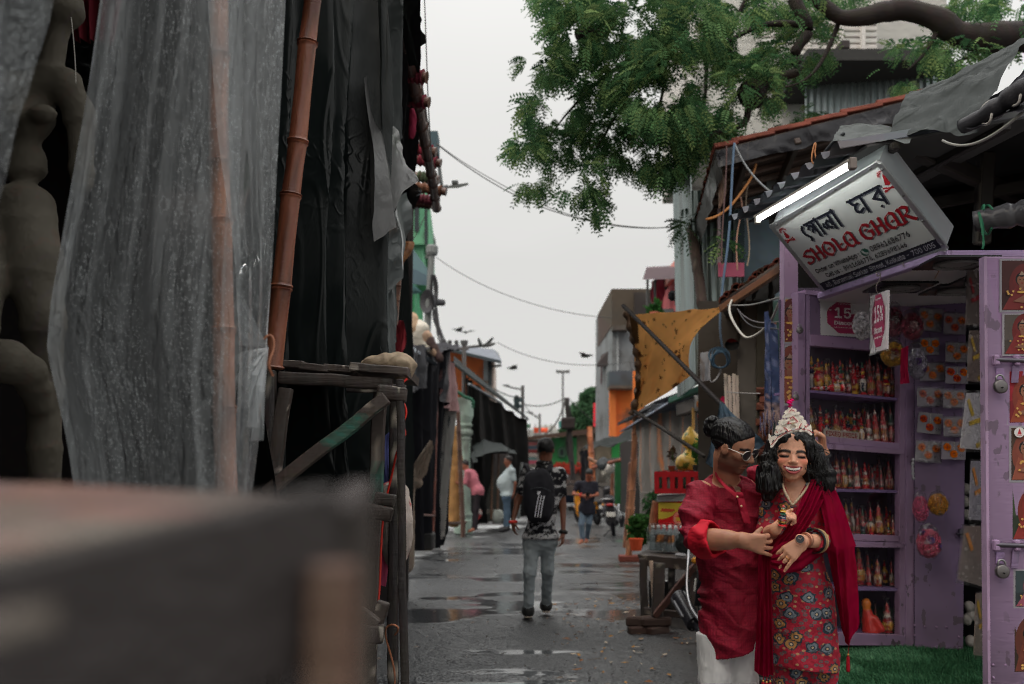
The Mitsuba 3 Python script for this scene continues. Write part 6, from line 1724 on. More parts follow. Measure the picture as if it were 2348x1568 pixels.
# hatchback far off
k=thing('parked_car','dark blue hatchback parked beyond the man with the phone','car')
c=gnd(1322,1166)
def carp(m):return move(m,c,-.05)
lo=hull([(x,y,z)for x in(-.82,.82)for y,z in((0,.30),(.05,.75),(3.6,.28),(3.5,.70),(.6,.20),(3.0,.2),(-.02,.55))])
part('body',carp(lo),'m_gloss',c8(58,74,104),k)
part('cabin',carp(hull([(sx*x,y,z)for sx in(-1,1)for x,y,z in((.80,.06,.74),(.62,.35,1.42),(.60,1.7,1.45),(.78,2.7,.74))])),'m_gloss',c8(58,74,104),k)
part('rear_window',carp(slab((-.60,.10,.86),(.60,.10,.86),(.52,.30,1.34),(-.52,.30,1.34),.01)),'m_gloss',c8(30,34,40),k)
for s in(-1,1):
 part('tail_lamp',carp(hull([(s*x,y,z)for x,y,z in((.60,-.02,.70),(.80,.02,.70),(.80,.08,1.02),(.70,.10,1.02),(.62,.02,.80))])),'m_gloss',c8(206,30,40),k)
 for y in(.55,2.9):
  t=trimesh.creation.torus(.23,.07,major_sections=20,minor_sections=8)
  t.vertices=t.vertices[:,[2,0,1]]+[s*.76,y,.30]
  part('wheel',carp(t),'m_matt',c8(26,26,28),k,smooth=True)
 part('side_window',carp(hull([(s*x,y,z)for x,y,z in((.795,.25,.82),(.64,.45,1.36),(.635,1.65,1.38),(.79,2.4,.82),(.81,1.3,.82))])),'m_gloss',c8(30,34,40),k)
part('bumper',carp(box(1.6,.14,.26,(0,.02,.40),.05)),'m_plain',c8(50,62,88),k)
part('number_plate',carp(box(.45,.02,.11,(0,-.06,.58))),'m_plain',c8(220,220,214),k)
# bench table with water bottles
k=thing('bench_table','old dark wooden bench table propped on bricks beside the maroon scooter','table')
WB=c8(66,56,52)
ft=[(1468,1272,9.6),(1600,1287,9.0)]
part('top',slab(at(1462,1268,9.75),at(1600,1285,9.1),at(1640,1268,9.9),at(1490,1256,10.5),.05,.01),'m_wood',wood(WB,seed=1),k)
for a_,b_,Y,w_ in(((1474,1280),(1478,1440),9.6,.07),((1512,1290),(1506,1470),9.05,.10),((1590,1285),(1590,1430),9.2,.07),((1540,1280),(1540,1400),10.2,.07)):
 part('leg',beam(at(*a_,Y),at(*b_,Y)*[1,1,0]+[0,0,.06],w_,.06,(0,-1,0),warp=.012,seg=14,seed=int(a_[0])),'m_wood',wood(c8(58,50,47),seed=int(a_[0])),k)
part('apron',beam(at(1470,1284,9.65),at(1598,1296,9.05),.03,.10,(0,0,1),warp=.01,seg=14,seed=3),'m_wood',wood(WB,seed=4),k)
part('brace',beam(at(1503,1410,9.0),at(1600,1288,8.6),.05,.07,(0,-1,0),warp=.012,seg=14,seed=5),'m_wood',wood(c8(92,62,56),seed=5),k)
part('brace',beam(at(1492,1285,9.2),at(1500,1395,9.15),.035,.02,(0,-1,0),seg=10),'m_wood',wood(c8(168,146,130),seed=6),k)
part('lower_rail',beam(at(1478,1400,9.4),at(1590,1412,9.1),.05,.06,(0,0,1),warp=.01,seg=10),'m_wood',wood(WB,seed=8),k)
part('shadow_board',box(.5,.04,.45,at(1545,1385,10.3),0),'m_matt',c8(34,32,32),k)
rb=np.random.default_rng(9)
for i in range(8):
 x,y=(1466+(i%4)*14+rb.uniform(-3,3),1450-(i//4)*17+rb.uniform(-3,3))
 m=box(.22,.11,.07,(0,0,0),.012)
 v=np.array(m.vertices);v+=(meshkit.fbm(v*20+i,2)[:,None]-.5)*.02
 part('brick',move(trimesh.Trimesh(v,m.faces),at(x,y,9.0+.04*(i%3))*[1,1,0]+[0,0,.035+.07*(i//4)],rb.uniform(-.6,.6)),'m_matt',c8(62,48,43)*rb.uniform(.6,1.1),k,grime=.5,gs=18)
# pack of water bottles
k=thing('bottle_pack','shrink-wrapped pack of clear water bottles on the bench table','bottle pack')
o=at(1484,1262,9.9);o2=at(1560,1266,9.55)
ux=nrm((o2-o)*[1,1,0]);uy=np.array([-ux[1],ux[0],0])
bp=[(0,0),(.036,0),(.037,.02),(.034,.05),(.037,.08),(.034,.11),(.037,.14),(.036,.17),(.022,.215),(.014,.225),(.014,.24),(.016,.24),(.016,.255),(0,.255)]
mat('m_pet',{'type':'principledthin','base_color':VC,'roughness':.08,'spec_trans':.62,'diff_trans':.5,'eta':1.3})
for j in range(3):
 for i in range(4):
  p=o+ux*(.04+i*.077)+uy*(.04+j*.077)+[0,0,.005]
  b_=part('bottle',lathe(np.array(bp)*[1,.92],12,p),'m_pet',c8(190,200,204),k,smooth=True)
  part('cap',lathe([(.0,.238*.92),(.0165,.238*.92),(.0165,.258*.92),(.0,.26*.92)],10,p),'m_plain',c8(220,222,224),b_)
  if j==0 and i in(1,2,3):
   part('label',lathe([(.0378,.085),(.0378,.155)],12,p),'m_plain',lambda v,s=i:np.where((meshkit.noise(v*70+s)>.55)[:,None],c8(196,120,50),c8(52,40,36)),b_)
def pw(U,V):
 a=U*2*np.pi
 cx,cy_=.155+.175*np.sign(np.cos(a))*np.abs(np.cos(a))**.35,.115+.135*np.sign(np.sin(a))*np.abs(np.sin(a))**.35
 z=.26*V
 k_=1-.12*np.clip((V-.8)/.2,0,1)
 cx,cy_=.155+(cx-.155)*k_,.115+(cy_-.115)*k_
 p=o+cx[...,None]*ux+cy_[...,None]*uy+np.stack([0*z,0*z,z+.004],-1)
 return p+((meshkit.fbm(p*30,2)-.5)*.022)[...,None]*ux*.6+((meshkit.fbm(p*30+5,2)-.5)*.022)[...,None]*uy*.6
m,uv=grid(pw,60,12)
part('film',m,'m_cello',parent=k,smooth=True)
tag(part('black_bag',nets(lambda p:sd_ell(p,at(1572,1242,9.3),(.10,.10,.13))-.12*np.abs(meshkit.fbm(p*8,3)-.5)+.02,at(1520,1300,9.6),at(1620,1180,9.0),.014),'m_tarp',c8(40,42,46),smooth=True),'crumpled black plastic bag next to the water bottle pack','bag')
tag(part('clear_bag',nets(lambda p:sd_ell(p,at(1560,1272,9.25),(.06,.06,.025))-.03*np.abs(meshkit.fbm(p*16,3)-.5)+.008,at(1520,1290,9.5),at(1590,1255,9.0),.010),'m_plain',c8(150,152,156),smooth=True),'crushed pale plastic scrap at the front edge of the bench','scrap')
# ice cream freezer, crate, pots, gourds
k=thing('ice_cream_freezer','red and yellow ice cream freezer box with a grey lid','freezer')
F=[at(1509,1225,11.2),at(1600,1232,10.9),at(1600,1148,10.9),at(1509,1150,11.2)]
dpt=np.array([.08,.55,0])
part('cabinet',hull(np.vstack([F,np.array(F)+dpt,[p*[1,1,0]+[0,0,.55]for p in F[:2]]])),'m_gloss',c8(214,40,44),k,grime=.1)
part('lid',hull(np.vstack([[F[3]+[-.02,-.02,0],F[2]+[.02,-.02,0],F[2]+dpt,F[3]+dpt],np.array([F[3]+[-.02,-.02,0],F[2]+[.02,-.02,0],F[2]+dpt,F[3]+dpt])+[0,0,.07]])),'m_plain',c8(150,152,150),k)
yb=[(0,1),(1,1),(1,.58),(.75,.52),(.5,.62),(.25,.52),(.0,.55)]
o_,ux_,uy_,w_,h_=plane_of(F)
print_on(F,[(sg.Polygon([(0,.999),(.999,.999),(.999,.72),(.8,.70),(.45,.66),(.2,.50),(.0,.46)]),c8(206,176,60)),(ell(.62,.52,.26,.26),c8(214,60,60)),(ell(.62,.52,.235,.235),c8(226,140,120)),(unary_union([ell(.55,.55,.10,.10),ell(.68,.58,.11,.13),sg.box(.48,.42,.78,.5)]),c8(214,60,60)),(sg.box(.45,.45,.80,.56),c8(220,170,60)),(sg.box(.08,.74,.42,.80),c8(196,70,44)),(sg.box(.05,.70,.36,.74),c8(196,90,44)),(sg.box(.50,.20,.80,.24),c8(226,120,120))],k,'print')
tag(part('cloth_bundle',tube(spline([at(1506,1150,11.4),at(1500,1180,11.4),at(1498,1225,11.4)],12),.05,8),'m_cloth',ccol(c8(150,100,74),.6,14),smooth=True),'brown rolled cloth against the side of the freezer','cloth')
def crate(q0,q1,H,D,col,label):
 k=thing('bottle_crate',label,'crate')
 ux=(q1-q0);L=np.linalg.norm(ux[:2]);ux=nrm(ux*[1,1,0]);uy=np.array([-ux[1],ux[0],0])
 P=lambda x,y,z:q0+ux*x+uy*y+np.array([0,0,z])
 def bx(x0,y0,z0,x1,y1,z1):
  return hull([P(x,y,z)for x in(x0,x1)for y in(y0,y1)for z in(z0,z1)])
 t=.02
 part('base',bx(0,0,0,L,D,.03),'m_plain',col,k)
 for nm,(y0,y1)in(('front',(0,t)),('back',(D-t,D))):
  part(nm,cat(bx(0,y0,0,L,y1,H*.22),bx(0,y0,H*.74,L,y1,H),*[bx(x,y0,H*.2,x+.05,y1,H*.76)for x in np.linspace(0,L-.05,6)]),'m_plain',col,k)
 for nm,(x0,x1)in(('side',(0,t)),('side',(L-t,L))):
  part(nm,cat(bx(x0,0,0,x1,D,H*.22),bx(x0,0,H*.74,x1,D,H),*[bx(x0,y,H*.2,x1,y+.05,H*.76)for y in np.linspace(0,D-.05,4)]),'m_plain',col,k)
 for i in range(5):
  for j in range(3):
   part('bottle',lathe(np.array([(0,.0),(.03,0),(.03,.10),(.013,.17),(.014,.2),(0,.2)])*[1,H/.2*.9],8,P(.05+i*(L-.1)/4,.05+j*(D-.1)/2,.03)),'m_gloss',[c8(60,84,70),c8(120,124,124),c8(70,50,44)][(i+j)%3],k,smooth=True)
 return k
crate(at(1500,1131,11.1),at(1602,1128,10.9),.24,.32,c8(196,28,40),'red plastic bottle crate on top of the ice cream freezer')
crate(at(1518,1090,11.4),at(1602,1090,11.1),.06,.30,c8(170,34,44),'shallow red tray stacked on the red bottle crate')
for i,(x,y,rx,rz,lb)in enumerate([(1583,1010,21,22,'upper yellow gourd lamp bulb hung on a stick'),(1578,1062,30,24,'lower wide yellow gourd with green painted vines')]):
 Y=11.3
 c=at(x,y,Y)
 f=lambda p:smin(sd_ell(p,c,(rx*Y/FOC,rx*Y/FOC,rz*Y/FOC)),sd_cap(p,c,c+[0,0,rz*1.2*Y/FOC],.04,.03),.05)
 m=nets(f,c-.3,c+.3,.012)
 tag(part('gourd',m,'m_gloss',lambda v,i=i:np.where(((meshkit.fbm(v*13+4,3)>(.60 if i else.68)))[:,None],c8(96,116,50),c8(222,180,84)),smooth=True),lb,'gourd')
tag(part('stick',tube([at(1589,985,11.3),at(1589,935,11.3)],.018,7),'m_wood',c8(206,160,90),smooth=True),'yellow stick from which the upper gourd hangs','stick')
def leafy(nm,label,c,n,r,s,base,seed,cat_='plant',pot=None):
 k=thing(nm,label,cat_)
 m,col=leafmass(c,r,n,s,seed,base)
 part('leaves',m,'m_leaf',col,k,kind='stuff')
 r_=np.random.default_rng(seed)
 for i in range(4):
  e=c+r_.normal(0,1,3)*np.asarray(r)*.5
  part('stem',tube([c-[0,0,r[2]],(c+e)/2,e],.006,5),'m_plain',c8(70,90,50),k)
 if pot is not None:
  pc_,R_,H_,col_=pot
  part('pot',lathe([(0,0),(R_*.75,0),(R_,H_),(R_*1.08,H_),(R_*1.08,H_*1.12),(R_*.9,H_*1.12),(R_*.85,H_*.9),(0,H_*.9)],16,pc_),'m_matt',col_,k,smooth=35)
 return k
leafy('potted_plant','small leafy plant in a dark pot beside the yellow gourd',at(1604,1040,11.0),130,(.10,.08,.16),.04,c8(70,112,54),5,pot=(at(1598,1082,11.0),.05,.07,c8(60,64,60)))
leafy('potted_plant','withered little plant in a clay pot on the red crate',at(1541,1040,11.2),50,(.05,.05,.08),.03,c8(84,66,50),6,pot=(at(1540,1082,11.2),.04,.06,c8(150,70,50)))
leafy('potted_plant','bushy green plant in an orange pot beside the bamboo post',at(1470,1215,12.6),320,(.17,.16,.19),.06,c8(56,92,48),7,pot=(at(1458,1262,12.3),.085,.13,c8(206,84,50)))
tag(part('clay_pot',lathe([(0,0),(.06,0),(.085,.10),(.09,.10),(.09,.12),(.07,.12),(0,.1)],14,at(1456,1240,13.0)),'m_matt',c8(206,88,56),smooth=35),'second orange clay pot behind the bushy plant','pot')
leafy('climbing_plant','trailing plant hanging behind the freezer and curtain',at(1500,1165,12.8),140,(.14,.1,.22),.05,c8(60,92,60),8)
tag(part('grey_drum',lathe([(0,0),(.13,0),(.11,.5),(.10,.62),(0,.62)],14,at(1488,1240,13.0)),'m_matt',ccol(c8(120,116,112),.3),smooth=40),'grey tapered drum standing behind the potted plant','drum')
# snack packets
def packet(c,w,h,col,label,top=None,group=None):
 k=thing('snack_packet',label,'packet',group)
 def f(U,V):
  b=.022*(np.sin(U*np.pi)*np.sin(V*np.pi))**.6
  return np.stack([c[0]+(U-.5)*w*(1-.06*np.sin(V*np.pi)),c[1]-b,c[2]+(V-.5)*h],-1)
 m,uv=grid(f,12,14)
 m2=trimesh.Trimesh(np.asarray(m.vertices)*[1,-1,1]+[0,2*c[1],0],m.faces[:,::-1],process=False)
 d=np.hypot((uv[:,0]-.55)/.36,(uv[:,1]-.42)/.22)
 cc=np.where((d<1)[:,None],c8(214,150,70),np.asarray(col))
 cc=np.where((d<.6)[:,None],c8(190,40,40),cc)
 if top is not None:
  cc=np.where((uv[:,1]>.8)[:,None],top,cc)
 part('bag',m,'m_gloss',cc,k,smooth=True)
 part('bag_back',m2,'m_gloss',c8(170,174,176),k,smooth=True)
for i,(x,y,col,lb)in enumerate([(1615,928,c8(206,34,36),'upper red snack packet hanging in a strip by the blue cloth'),(1612,966,c8(206,34,36),'lower red snack packet hanging in a strip by the blue cloth'),(1601,924,c8(160,162,166),'silver back of a snack packet beside the red packets'),(1645,926,c8(52,110,66),'green snack packet half behind the black pole'),(1640,958,c8(120,122,140),'grey and blue snack packet under the green one'),(1652,915,c8(196,60,50),'orange red snack packet at the top of the second strip')]):
 packet(at(x,y,10.2+.03*(i%3)),.115 if i<2 else.09,.165,col,lb,group='snack packets hung on strips')
tag(part('pink_cloth',drape([(1655,908),(1650,915),(1652,925)],[(1664,910),(1668,925),(1664,935)],8.3,8.3,8,8,1,.02,1)[0],'m_cloth',c8(196,40,84),smooth=True),'scrap of magenta cloth behind the black pole end','cloth')
# slate cloth
def um(U,V):
 s=np.linspace(0,1,3)
 A=np.array([[1650,921],[1657,921],[1672,940]],float);B_=np.array([[1626,1060],[1680,1075],[1752,1018]],float)
 out=np.zeros(U.shape+(3,))
 for j,u in enumerate(U[0]):
  a_=at(np.interp(u,s,A[:,0]),np.interp(u,s,A[:,1]),7.9);b_=at(np.interp(u,s,B_[:,0]),np.interp(u,s,B_[:,1]),7.9-.4*u)
  out[:,j]=a_+(b_-a_)*V[:,j:j+1]
 out[...,1]+=.16*np.sin(U*9+1)*V**1.2+.05*np.sin(U*21)*V+(meshkit.fbm(np.stack([U*7,V*2.5,U*0],-1),3)-.5)*.22*V**.5
 out[...,2]-=.05*np.sin(U*np.pi)*V
 return out
m,uv=grid(um,44,26)
tag(part('slate_cloth',m,'m_cloth',ccol(c8(74,94,110),.12,6),smooth=True),'slate blue cloth hung like a tent from the pole end behind the man','cloth')
# turf, cards, flowers, envelopes, door
m=TM([[1.52,4.74,FL+.006],[3.7,4.4,FL+.006],[3.7,7.4,FL+.006],[2.0,7.4,FL+.006]],[[0,1,2,3]])
tf=thing('turf_mat','green artificial turf mat on the shop floor','turf')
part('backing',m,'m_matt',c8(30,66,44),tf)
r_=np.random.default_rng(21)
n=26000
x,y=r_.uniform(1.5,3.0,n),r_.uniform(4.6,6.4,n)
ok=x>1.52+(y-4.7)*.17
x,y=x[ok],y[ok];n=len(x)
a=r_.uniform(0,6.28,n);h=r_.uniform(.018,.034,n);lean=r_.uniform(.0,.03,n);wv=meshkit.noise(np.stack([x*4,y*4,x*0],1))*6
b0=np.stack([x,y,x*0+FL+.004],1)
d=np.stack([np.cos(a),np.sin(a),a*0],1)*.0035
tip=b0+np.stack([np.cos(wv)*lean,np.sin(wv)*lean,h],1)
v=np.stack([b0-d,b0+d,tip],1).reshape(-1,3)
col=np.repeat(np.array([c8(62,116,82),c8(46,94,64),c8(84,134,98)])[r_.integers(0,3,n)],3,0)
part('blades',trimesh.Trimesh(v,np.arange(3*n).reshape(-1,3),process=False),'m_plain',col,tf,kind='stuff')
# card panel (an inner purple door leaf)
k=thing('card_panel','purple inner door panel hung with flower ornament cards','door')
YP0,YP1=6.14,6.02
def py_(x):return YP0+(YP1-YP0)*(x-2094)/(2207-2094)
q=[at(2096,1487,YP0),at(2207,1490,YP1),at(2214,690,YP1),at(2096,692,YP0)]
part('leaf',slab(*q,.035,.003),'m_paint',pcol(c8(124,102,138),33),k)
for x,y in((2096,1433),(2120,1436),(2146,1437),(2169,1437),(2096,1456),(2198,1460),(2098,1482),(2144,1484),(2200,1485)):
 part('rivet',move(trimesh.creation.icosphere(1,.007),at(x,y,py_(x)-.004)),'m_paint',PURP,k,smooth=True)
part('bolt',cat(box(.03,.02,.05,at(2203,1222,6.0)),tube([at(2192,1224,5.98),at(2210,1224,5.98)],.008,6)),'m_metal',c8(90,84,96),k)
# dark interior behind
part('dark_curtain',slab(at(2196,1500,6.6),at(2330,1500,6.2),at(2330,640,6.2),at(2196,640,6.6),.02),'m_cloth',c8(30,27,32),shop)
for i,(x,y)in enumerate([(2214,1120),(2212,1150),(2216,1180),(2222,1390),(2216,1420),(2226,1410),(2224,1470),(2216,1500)]):
 c=at(x,y,6.1)
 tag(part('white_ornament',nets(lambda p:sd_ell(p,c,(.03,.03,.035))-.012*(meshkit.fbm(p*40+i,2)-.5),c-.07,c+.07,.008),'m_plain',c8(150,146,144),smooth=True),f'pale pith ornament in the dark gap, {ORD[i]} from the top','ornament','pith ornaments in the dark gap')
# ornament cards
def marigold(c,r,nz,seed,base):
 """A small cloth flower: two rings of petals about a dark centre, facing nz."""
 r_=np.random.default_rng(seed)
 F_=frame_of(nz)
 V,Fc,C=[],[],[]
 for ring,(rr,hh,npet)in enumerate(((1.0,.10,11),(.72,.30,9),(.42,.46,7))):
  for i in range(npet):
   a=2*np.pi*(i+.5*ring)/npet+r_.uniform(-.15,.15)
   e=np.array([math.cos(a),math.sin(a),0]);t=np.array([-math.sin(a),math.cos(a),0])
   w_=rr*.36
   pts=[e*.1,e*rr*.6+t*w_+[0,0,hh*.8],e*rr+t*w_*.4+[0,0,hh*.5],e*rr-t*w_*.4+[0,0,hh*.5],e*rr*.6-t*w_+[0,0,hh*.8]]
   b=len(V)
   V+=[np.asarray(c)+F_@(np.asarray(p)*r)for p in pts]
   Fc+=[[b,b+1,b+2],[b,b+2,b+3],[b,b+3,b+4]]
   C+=[np.asarray(base)*r_.uniform(.7,1.25)]*5
 return trimesh.Trimesh(np.array(V),np.array(Fc),process=False),np.clip(np.array(C),0,1)
cards=[(150,165,355,375,6),(360,205,555,400,2),(165,410,330,575,-1),(375,450,575,635,1),(160,620,380,790,-1),(375,650,575,815,1),(137,830,362,1000,0),(355,850,545,1010,1),(142,1035,355,1235,6),(358,1075,550,1250,-1),(125,1275,345,1465,4),(342,1278,555,1450,2)]
CO=lambda cx,cy_:(2063+cx*.2741,659+cy_*.2741)
rowname=['top','second','third','fourth','fifth','bottom']
for i,(x0,y0,x1,y1,rot)in enumerate(cards):
 (X0,Y0),(X1,Y1)=CO(x0,y0),CO(x1,y1)
 Yc=py_((X0+X1)/2)-.03-.012*(i%2)
 cx,cy_=(X0+X1)/2,(Y0+Y1)/2
 ca,sa_=math.cos(math.radians(rot)),math.sin(math.radians(rot))
 def R_(x,y):
  return(cx+(x-cx)*ca-(y-cy_)*sa_,cy_+(x-cx)*sa_+(y-cy_)*ca)
 sh=.86
 X0,X1,Y0,Y1=cx-(cx-X0)*.95,cx+(X1-cx)*.95,cy_-(cy_-Y0)*sh,cy_+(Y1-cy_)*sh
 q=[at(*R_(X0,Y1),Yc-.012),at(*R_(X1,Y1),Yc-.012),at(*R_(X1,Y0),Yc),at(*R_(X0,Y0),Yc)]
 red=i in(1,5,6,8)
 k=thing('ornament_card',f"grey card of three {'orange and red' if red else 'orange'} cloth flowers, {rowname[i // 2]} row {'left' if i % 2 == 0 else 'right'} on the purple panel",'ornament card','flower ornament cards on the purple panel')
 part('card',slab(*q,.003),'m_plain',c8(150,144,154),k,grime=.15)
 o,ux,uy,w,h=plane_of(q)
 nn=nrm(np.cross(ux,uy))
 for j,(u,v_)in enumerate(((.22,.68),(.80,.66),(.50,.30))):
  m,c=marigold(o+ux*u*w+uy*v_*h+nn*.004,.024,nn,i*5+j,c8(226,120,30)if not(red and j!=1)else c8(206,84,36))
  if red:
   c=np.where((np.arange(len(c))//5%5==0)[:,None],c8(170,30,60),c)
  part('flower',m,'m_cloth',c,k)
 part('chain',tube([o+ux*.5*w+uy*.98*h+nn*.004,o+ux*.5*w+uy*.42*h+nn*.004],.002,4),'m_plain',c8(206,200,186),k)
 if i in(2,4,6,7,8,10,11):
  part('price',text_on('99/-',.13*h,o+ux*.74*w+uy*.14*h+nn*.0006,nrm(ux+.12*uy),uy,.0005),'m_plain',c8(70,66,80),k)
 if i%3!=2:
  part('sleeve',TM([q[0]+nn*.012-uy*.012-ux*.006,q[1]+nn*.012-uy*.012+ux*.006,q[2]+nn*.01+ux*.006+uy*.008,q[3]+nn*.01-ux*.006+uy*.008],[[0,1,2,3]]),'m_cello',parent=k)
 part('hook',tube(spline([o+ux*.5*w+uy*h+nn*.004,o+ux*.48*w+uy*(h+.02)+nn*.01,o+ux*.5*w+uy*(h+.03)],8),.0022,4),'m_metal',c8(90,84,90),k)
# balls and bags of cloth roses
def rose_mesh(c,r,nz,seed,base):
 r_=np.random.default_rng(seed)
 F_=frame_of(nz);rot=r_.uniform(0,6.28)
 V,Fc,C=[],[],[]
 for ring,(rr,z0,z1,npet)in enumerate(((1.0,.0,.35,6),(.70,.1,.60,5),(.42,.2,.75,4))):
  for i in range(npet):
   a0=rot+ring*.6+2*np.pi*i/npet;a1=a0+2.6*np.pi/npet
   b=len(V)
   for a,rk in((a0,.9),((a0+a1)/2,1.12),(a1,.85)):
    for z,q_ in((z0,.55),(z1,1.0)):
     V.append(np.asarray(c)+F_@(np.array([math.cos(a)*rr*rk*q_,math.sin(a)*rr*rk*q_,z])*r))
   Fc+=[[b,b+2,b+3],[b,b+3,b+1],[b+2,b+4,b+5],[b+2,b+5,b+3]]
   C+=[np.asarray(base)*r_.uniform(.75,1.2)]*6
 return trimesh.Trimesh(np.array(V),np.array(Fc),process=False),np.clip(np.array(C),0,1)
def roses(nm,label,x,y,rx,ry,Y,base,seed,wrapit=True,odd=None,n=34,group=None):
 k=thing(nm,label,'flowers',group)
 c=at(x,y,Y);R3=np.array([rx,rx*.8,ry])*Y/FOC
 r_=np.random.default_rng(seed)
 ms,cs=[],[]
 for i in range(n):
  t=(i+.5)/n
  ph=i*2.39996
  d=np.array([math.sqrt(1-(1-2*t)**2)*math.cos(ph),math.sqrt(1-(1-2*t)**2)*math.sin(ph),1-2*t])
  m,cc=rose_mesh(c+d*R3*.82,.30*R3.min()+.010,d,seed*50+i,base if not(odd is not None and i%11==4)else odd)
  ms.append(m);cs.append(cc)
 part('blossoms',cat(*ms),'m_cloth',np.vstack(cs),k,kind='stuff')
 part('core',move(trimesh.creation.icosphere(2,1.0),(0,0,0)).apply_scale(R3*.8).apply_translation(c),'m_cloth',np.asarray(base)*.5,k,smooth=True)
 if wrapit:
  s=trimesh.creation.icosphere(3,1.0)
  v=np.array(s.vertices)
  v=v*(1.16+.22*(meshkit.fbm(v*3+seed,2)[:,None]-.5))
  v[:,2]=np.where(v[:,2]>.7,v[:,2]*1.25,v[:,2])
  part('wrapper',trimesh.Trimesh(v*R3+c,s.faces,process=False),'m_cello',parent=k,smooth=True)
 return k
roses('rose_ball','ball of white cloth roses hanging over the discount poster',1976,747,19,34,5.6,c8(205,200,204),1,False)
roses('rose_ball','ball of pink and white cloth roses hanging behind the hanging sign',2049,738,20,34,5.75,c8(176,100,120),2,odd=c8(200,190,190))
roses('rose_ball','bagged ball of dark pink cloth roses under the ceiling',2091,748,22,30,5.65,c8(170,74,96),3,odd=c8(190,160,160))
roses('rose_ball','bagged ball of yellow cloth roses with one dark red rose',2046,812,24,26,5.4,c8(206,164,66),4,odd=c8(120,24,40))
roses('rose_ball','bagged ball of pale lilac cloth roses lowest in the cluster',2101,832,20,34,5.5,c8(190,184,200),5,odd=c8(110,80,140))
roses('rose_bag','plastic bag of pink cloth roses pinned on the purple panel',2110,1166,15,28,5.95,c8(214,112,150),6,group=None)
roses('rose_bag','plastic bag of yellow cloth roses next to the pink roses',2150,1156,19,22,5.92,c8(216,160,64),7)
roses('rose_bag','lowest plastic bag of pink cloth roses with one purple rose',2129,1245,24,31,5.93,c8(218,112,144),8,odd=c8(96,70,140),n=44)
tag(part('red_tassel_cloth',drape([(2066,800),(2064,850),(2066,880)],[(2086,790),(2080,850),(2086,878)],5.35,5.3,16,14,3,.02,3)[0],'m_cloth',c8(170,26,66),smooth=True),'crimson ribbon cloth hanging between the rose balls','ribbon')
# plastic envelopes hanging along the door edge
env=[(1255,210,1385,600,c8(120,104,100),c8(170,30,46)),(1265,600,1392,972,c8(124,106,102),c8(200,164,60)),(1240,1012,1402,1418,c8(190,188,194),c8(206,170,60))]
E1=[tuple((1776.5+x0*.3472,544.4+y0*.3472,1776.5+x1*.3472,544.4+y1*.3472,c,t))for x0,y0,x1,y1,c,t in env]
env2=[(1128,60,1262,492,c8(150,146,158),c8(220,140,60)),(1076,496,1262,942,c8(128,112,108),c8(206,130,60)),(1166,946,1266,1402,c8(132,118,112),c8(200,160,60))]
E1+=[tuple((1833.8+x0*.3421,1031.5+y0*.3421,1833.8+x1*.3421,1031.5+y1*.3421,c,t))for x0,y0,x1,y1,c,t in env2]
desc=['brown board with red ribbons in a plastic envelope, topmost by the door','brown board with a yellow ribbon knot in a plastic envelope','white folded paper with yellow ribbons in a plastic envelope','grey board with an orange ribbon in a plastic envelope','tilted brown board in a long clear envelope','brown board with a yellow ribbon, lowest envelope by the door']
for i,(x0,y0,x1,y1,c,t)in enumerate(E1):
 k=thing('plastic_envelope',desc[i],'envelope','plastic envelopes hung beside the open door')
 Y=5.0
 sk=-14 if i in(2,4)else-3
 q=[at(x0+sk,y1-(0 if i!=4 else 18),Y),at(x1,y1,Y+.12),at(x1,y0,Y+.12),at(x0,y0,Y)]
 ins=[q[0]*.86+q[1]*.14+[0,.004,.02],q[1]+[0,.004,.01],q[2]+[0,.004,-.01],q[3]*.82+q[2]*.18+[0,.004,-.01]]
 part('board',slab(*ins,.006),'m_plain',c,k,grime=.15)
 o,ux,uy,w,h=plane_of(ins)
 n_=nrm(np.cross(ux,uy))
 for j,(a_,b_)in enumerate((((.05,.88),(.30,.60)),((.2,.45),(.95,.62)),((.55,.06),(.95,.20)))[:3 if i in(1,2)else 2 if i!=4 else 1]):
  p0,p1=o+ux*a_[0]*w+uy*a_[1]*h+n_*.003,o+ux*b_[0]*w+uy*b_[1]*h+n_*.003
  part('ribbon',beam(p0,p1,.022,.001,n_),'m_plain',t,k)
 def sl_(U,V,q=q,i=i):
  p=bil(*q)(U,V)
  p[...,1]-=.012+.03*meshkit.fbm(p*9+i,2)*np.sin(U*np.pi)
  return p
 m,uv=grid(sl_,14,20)
 part('sleeve',m,'m_cello',parent=k,smooth=True)
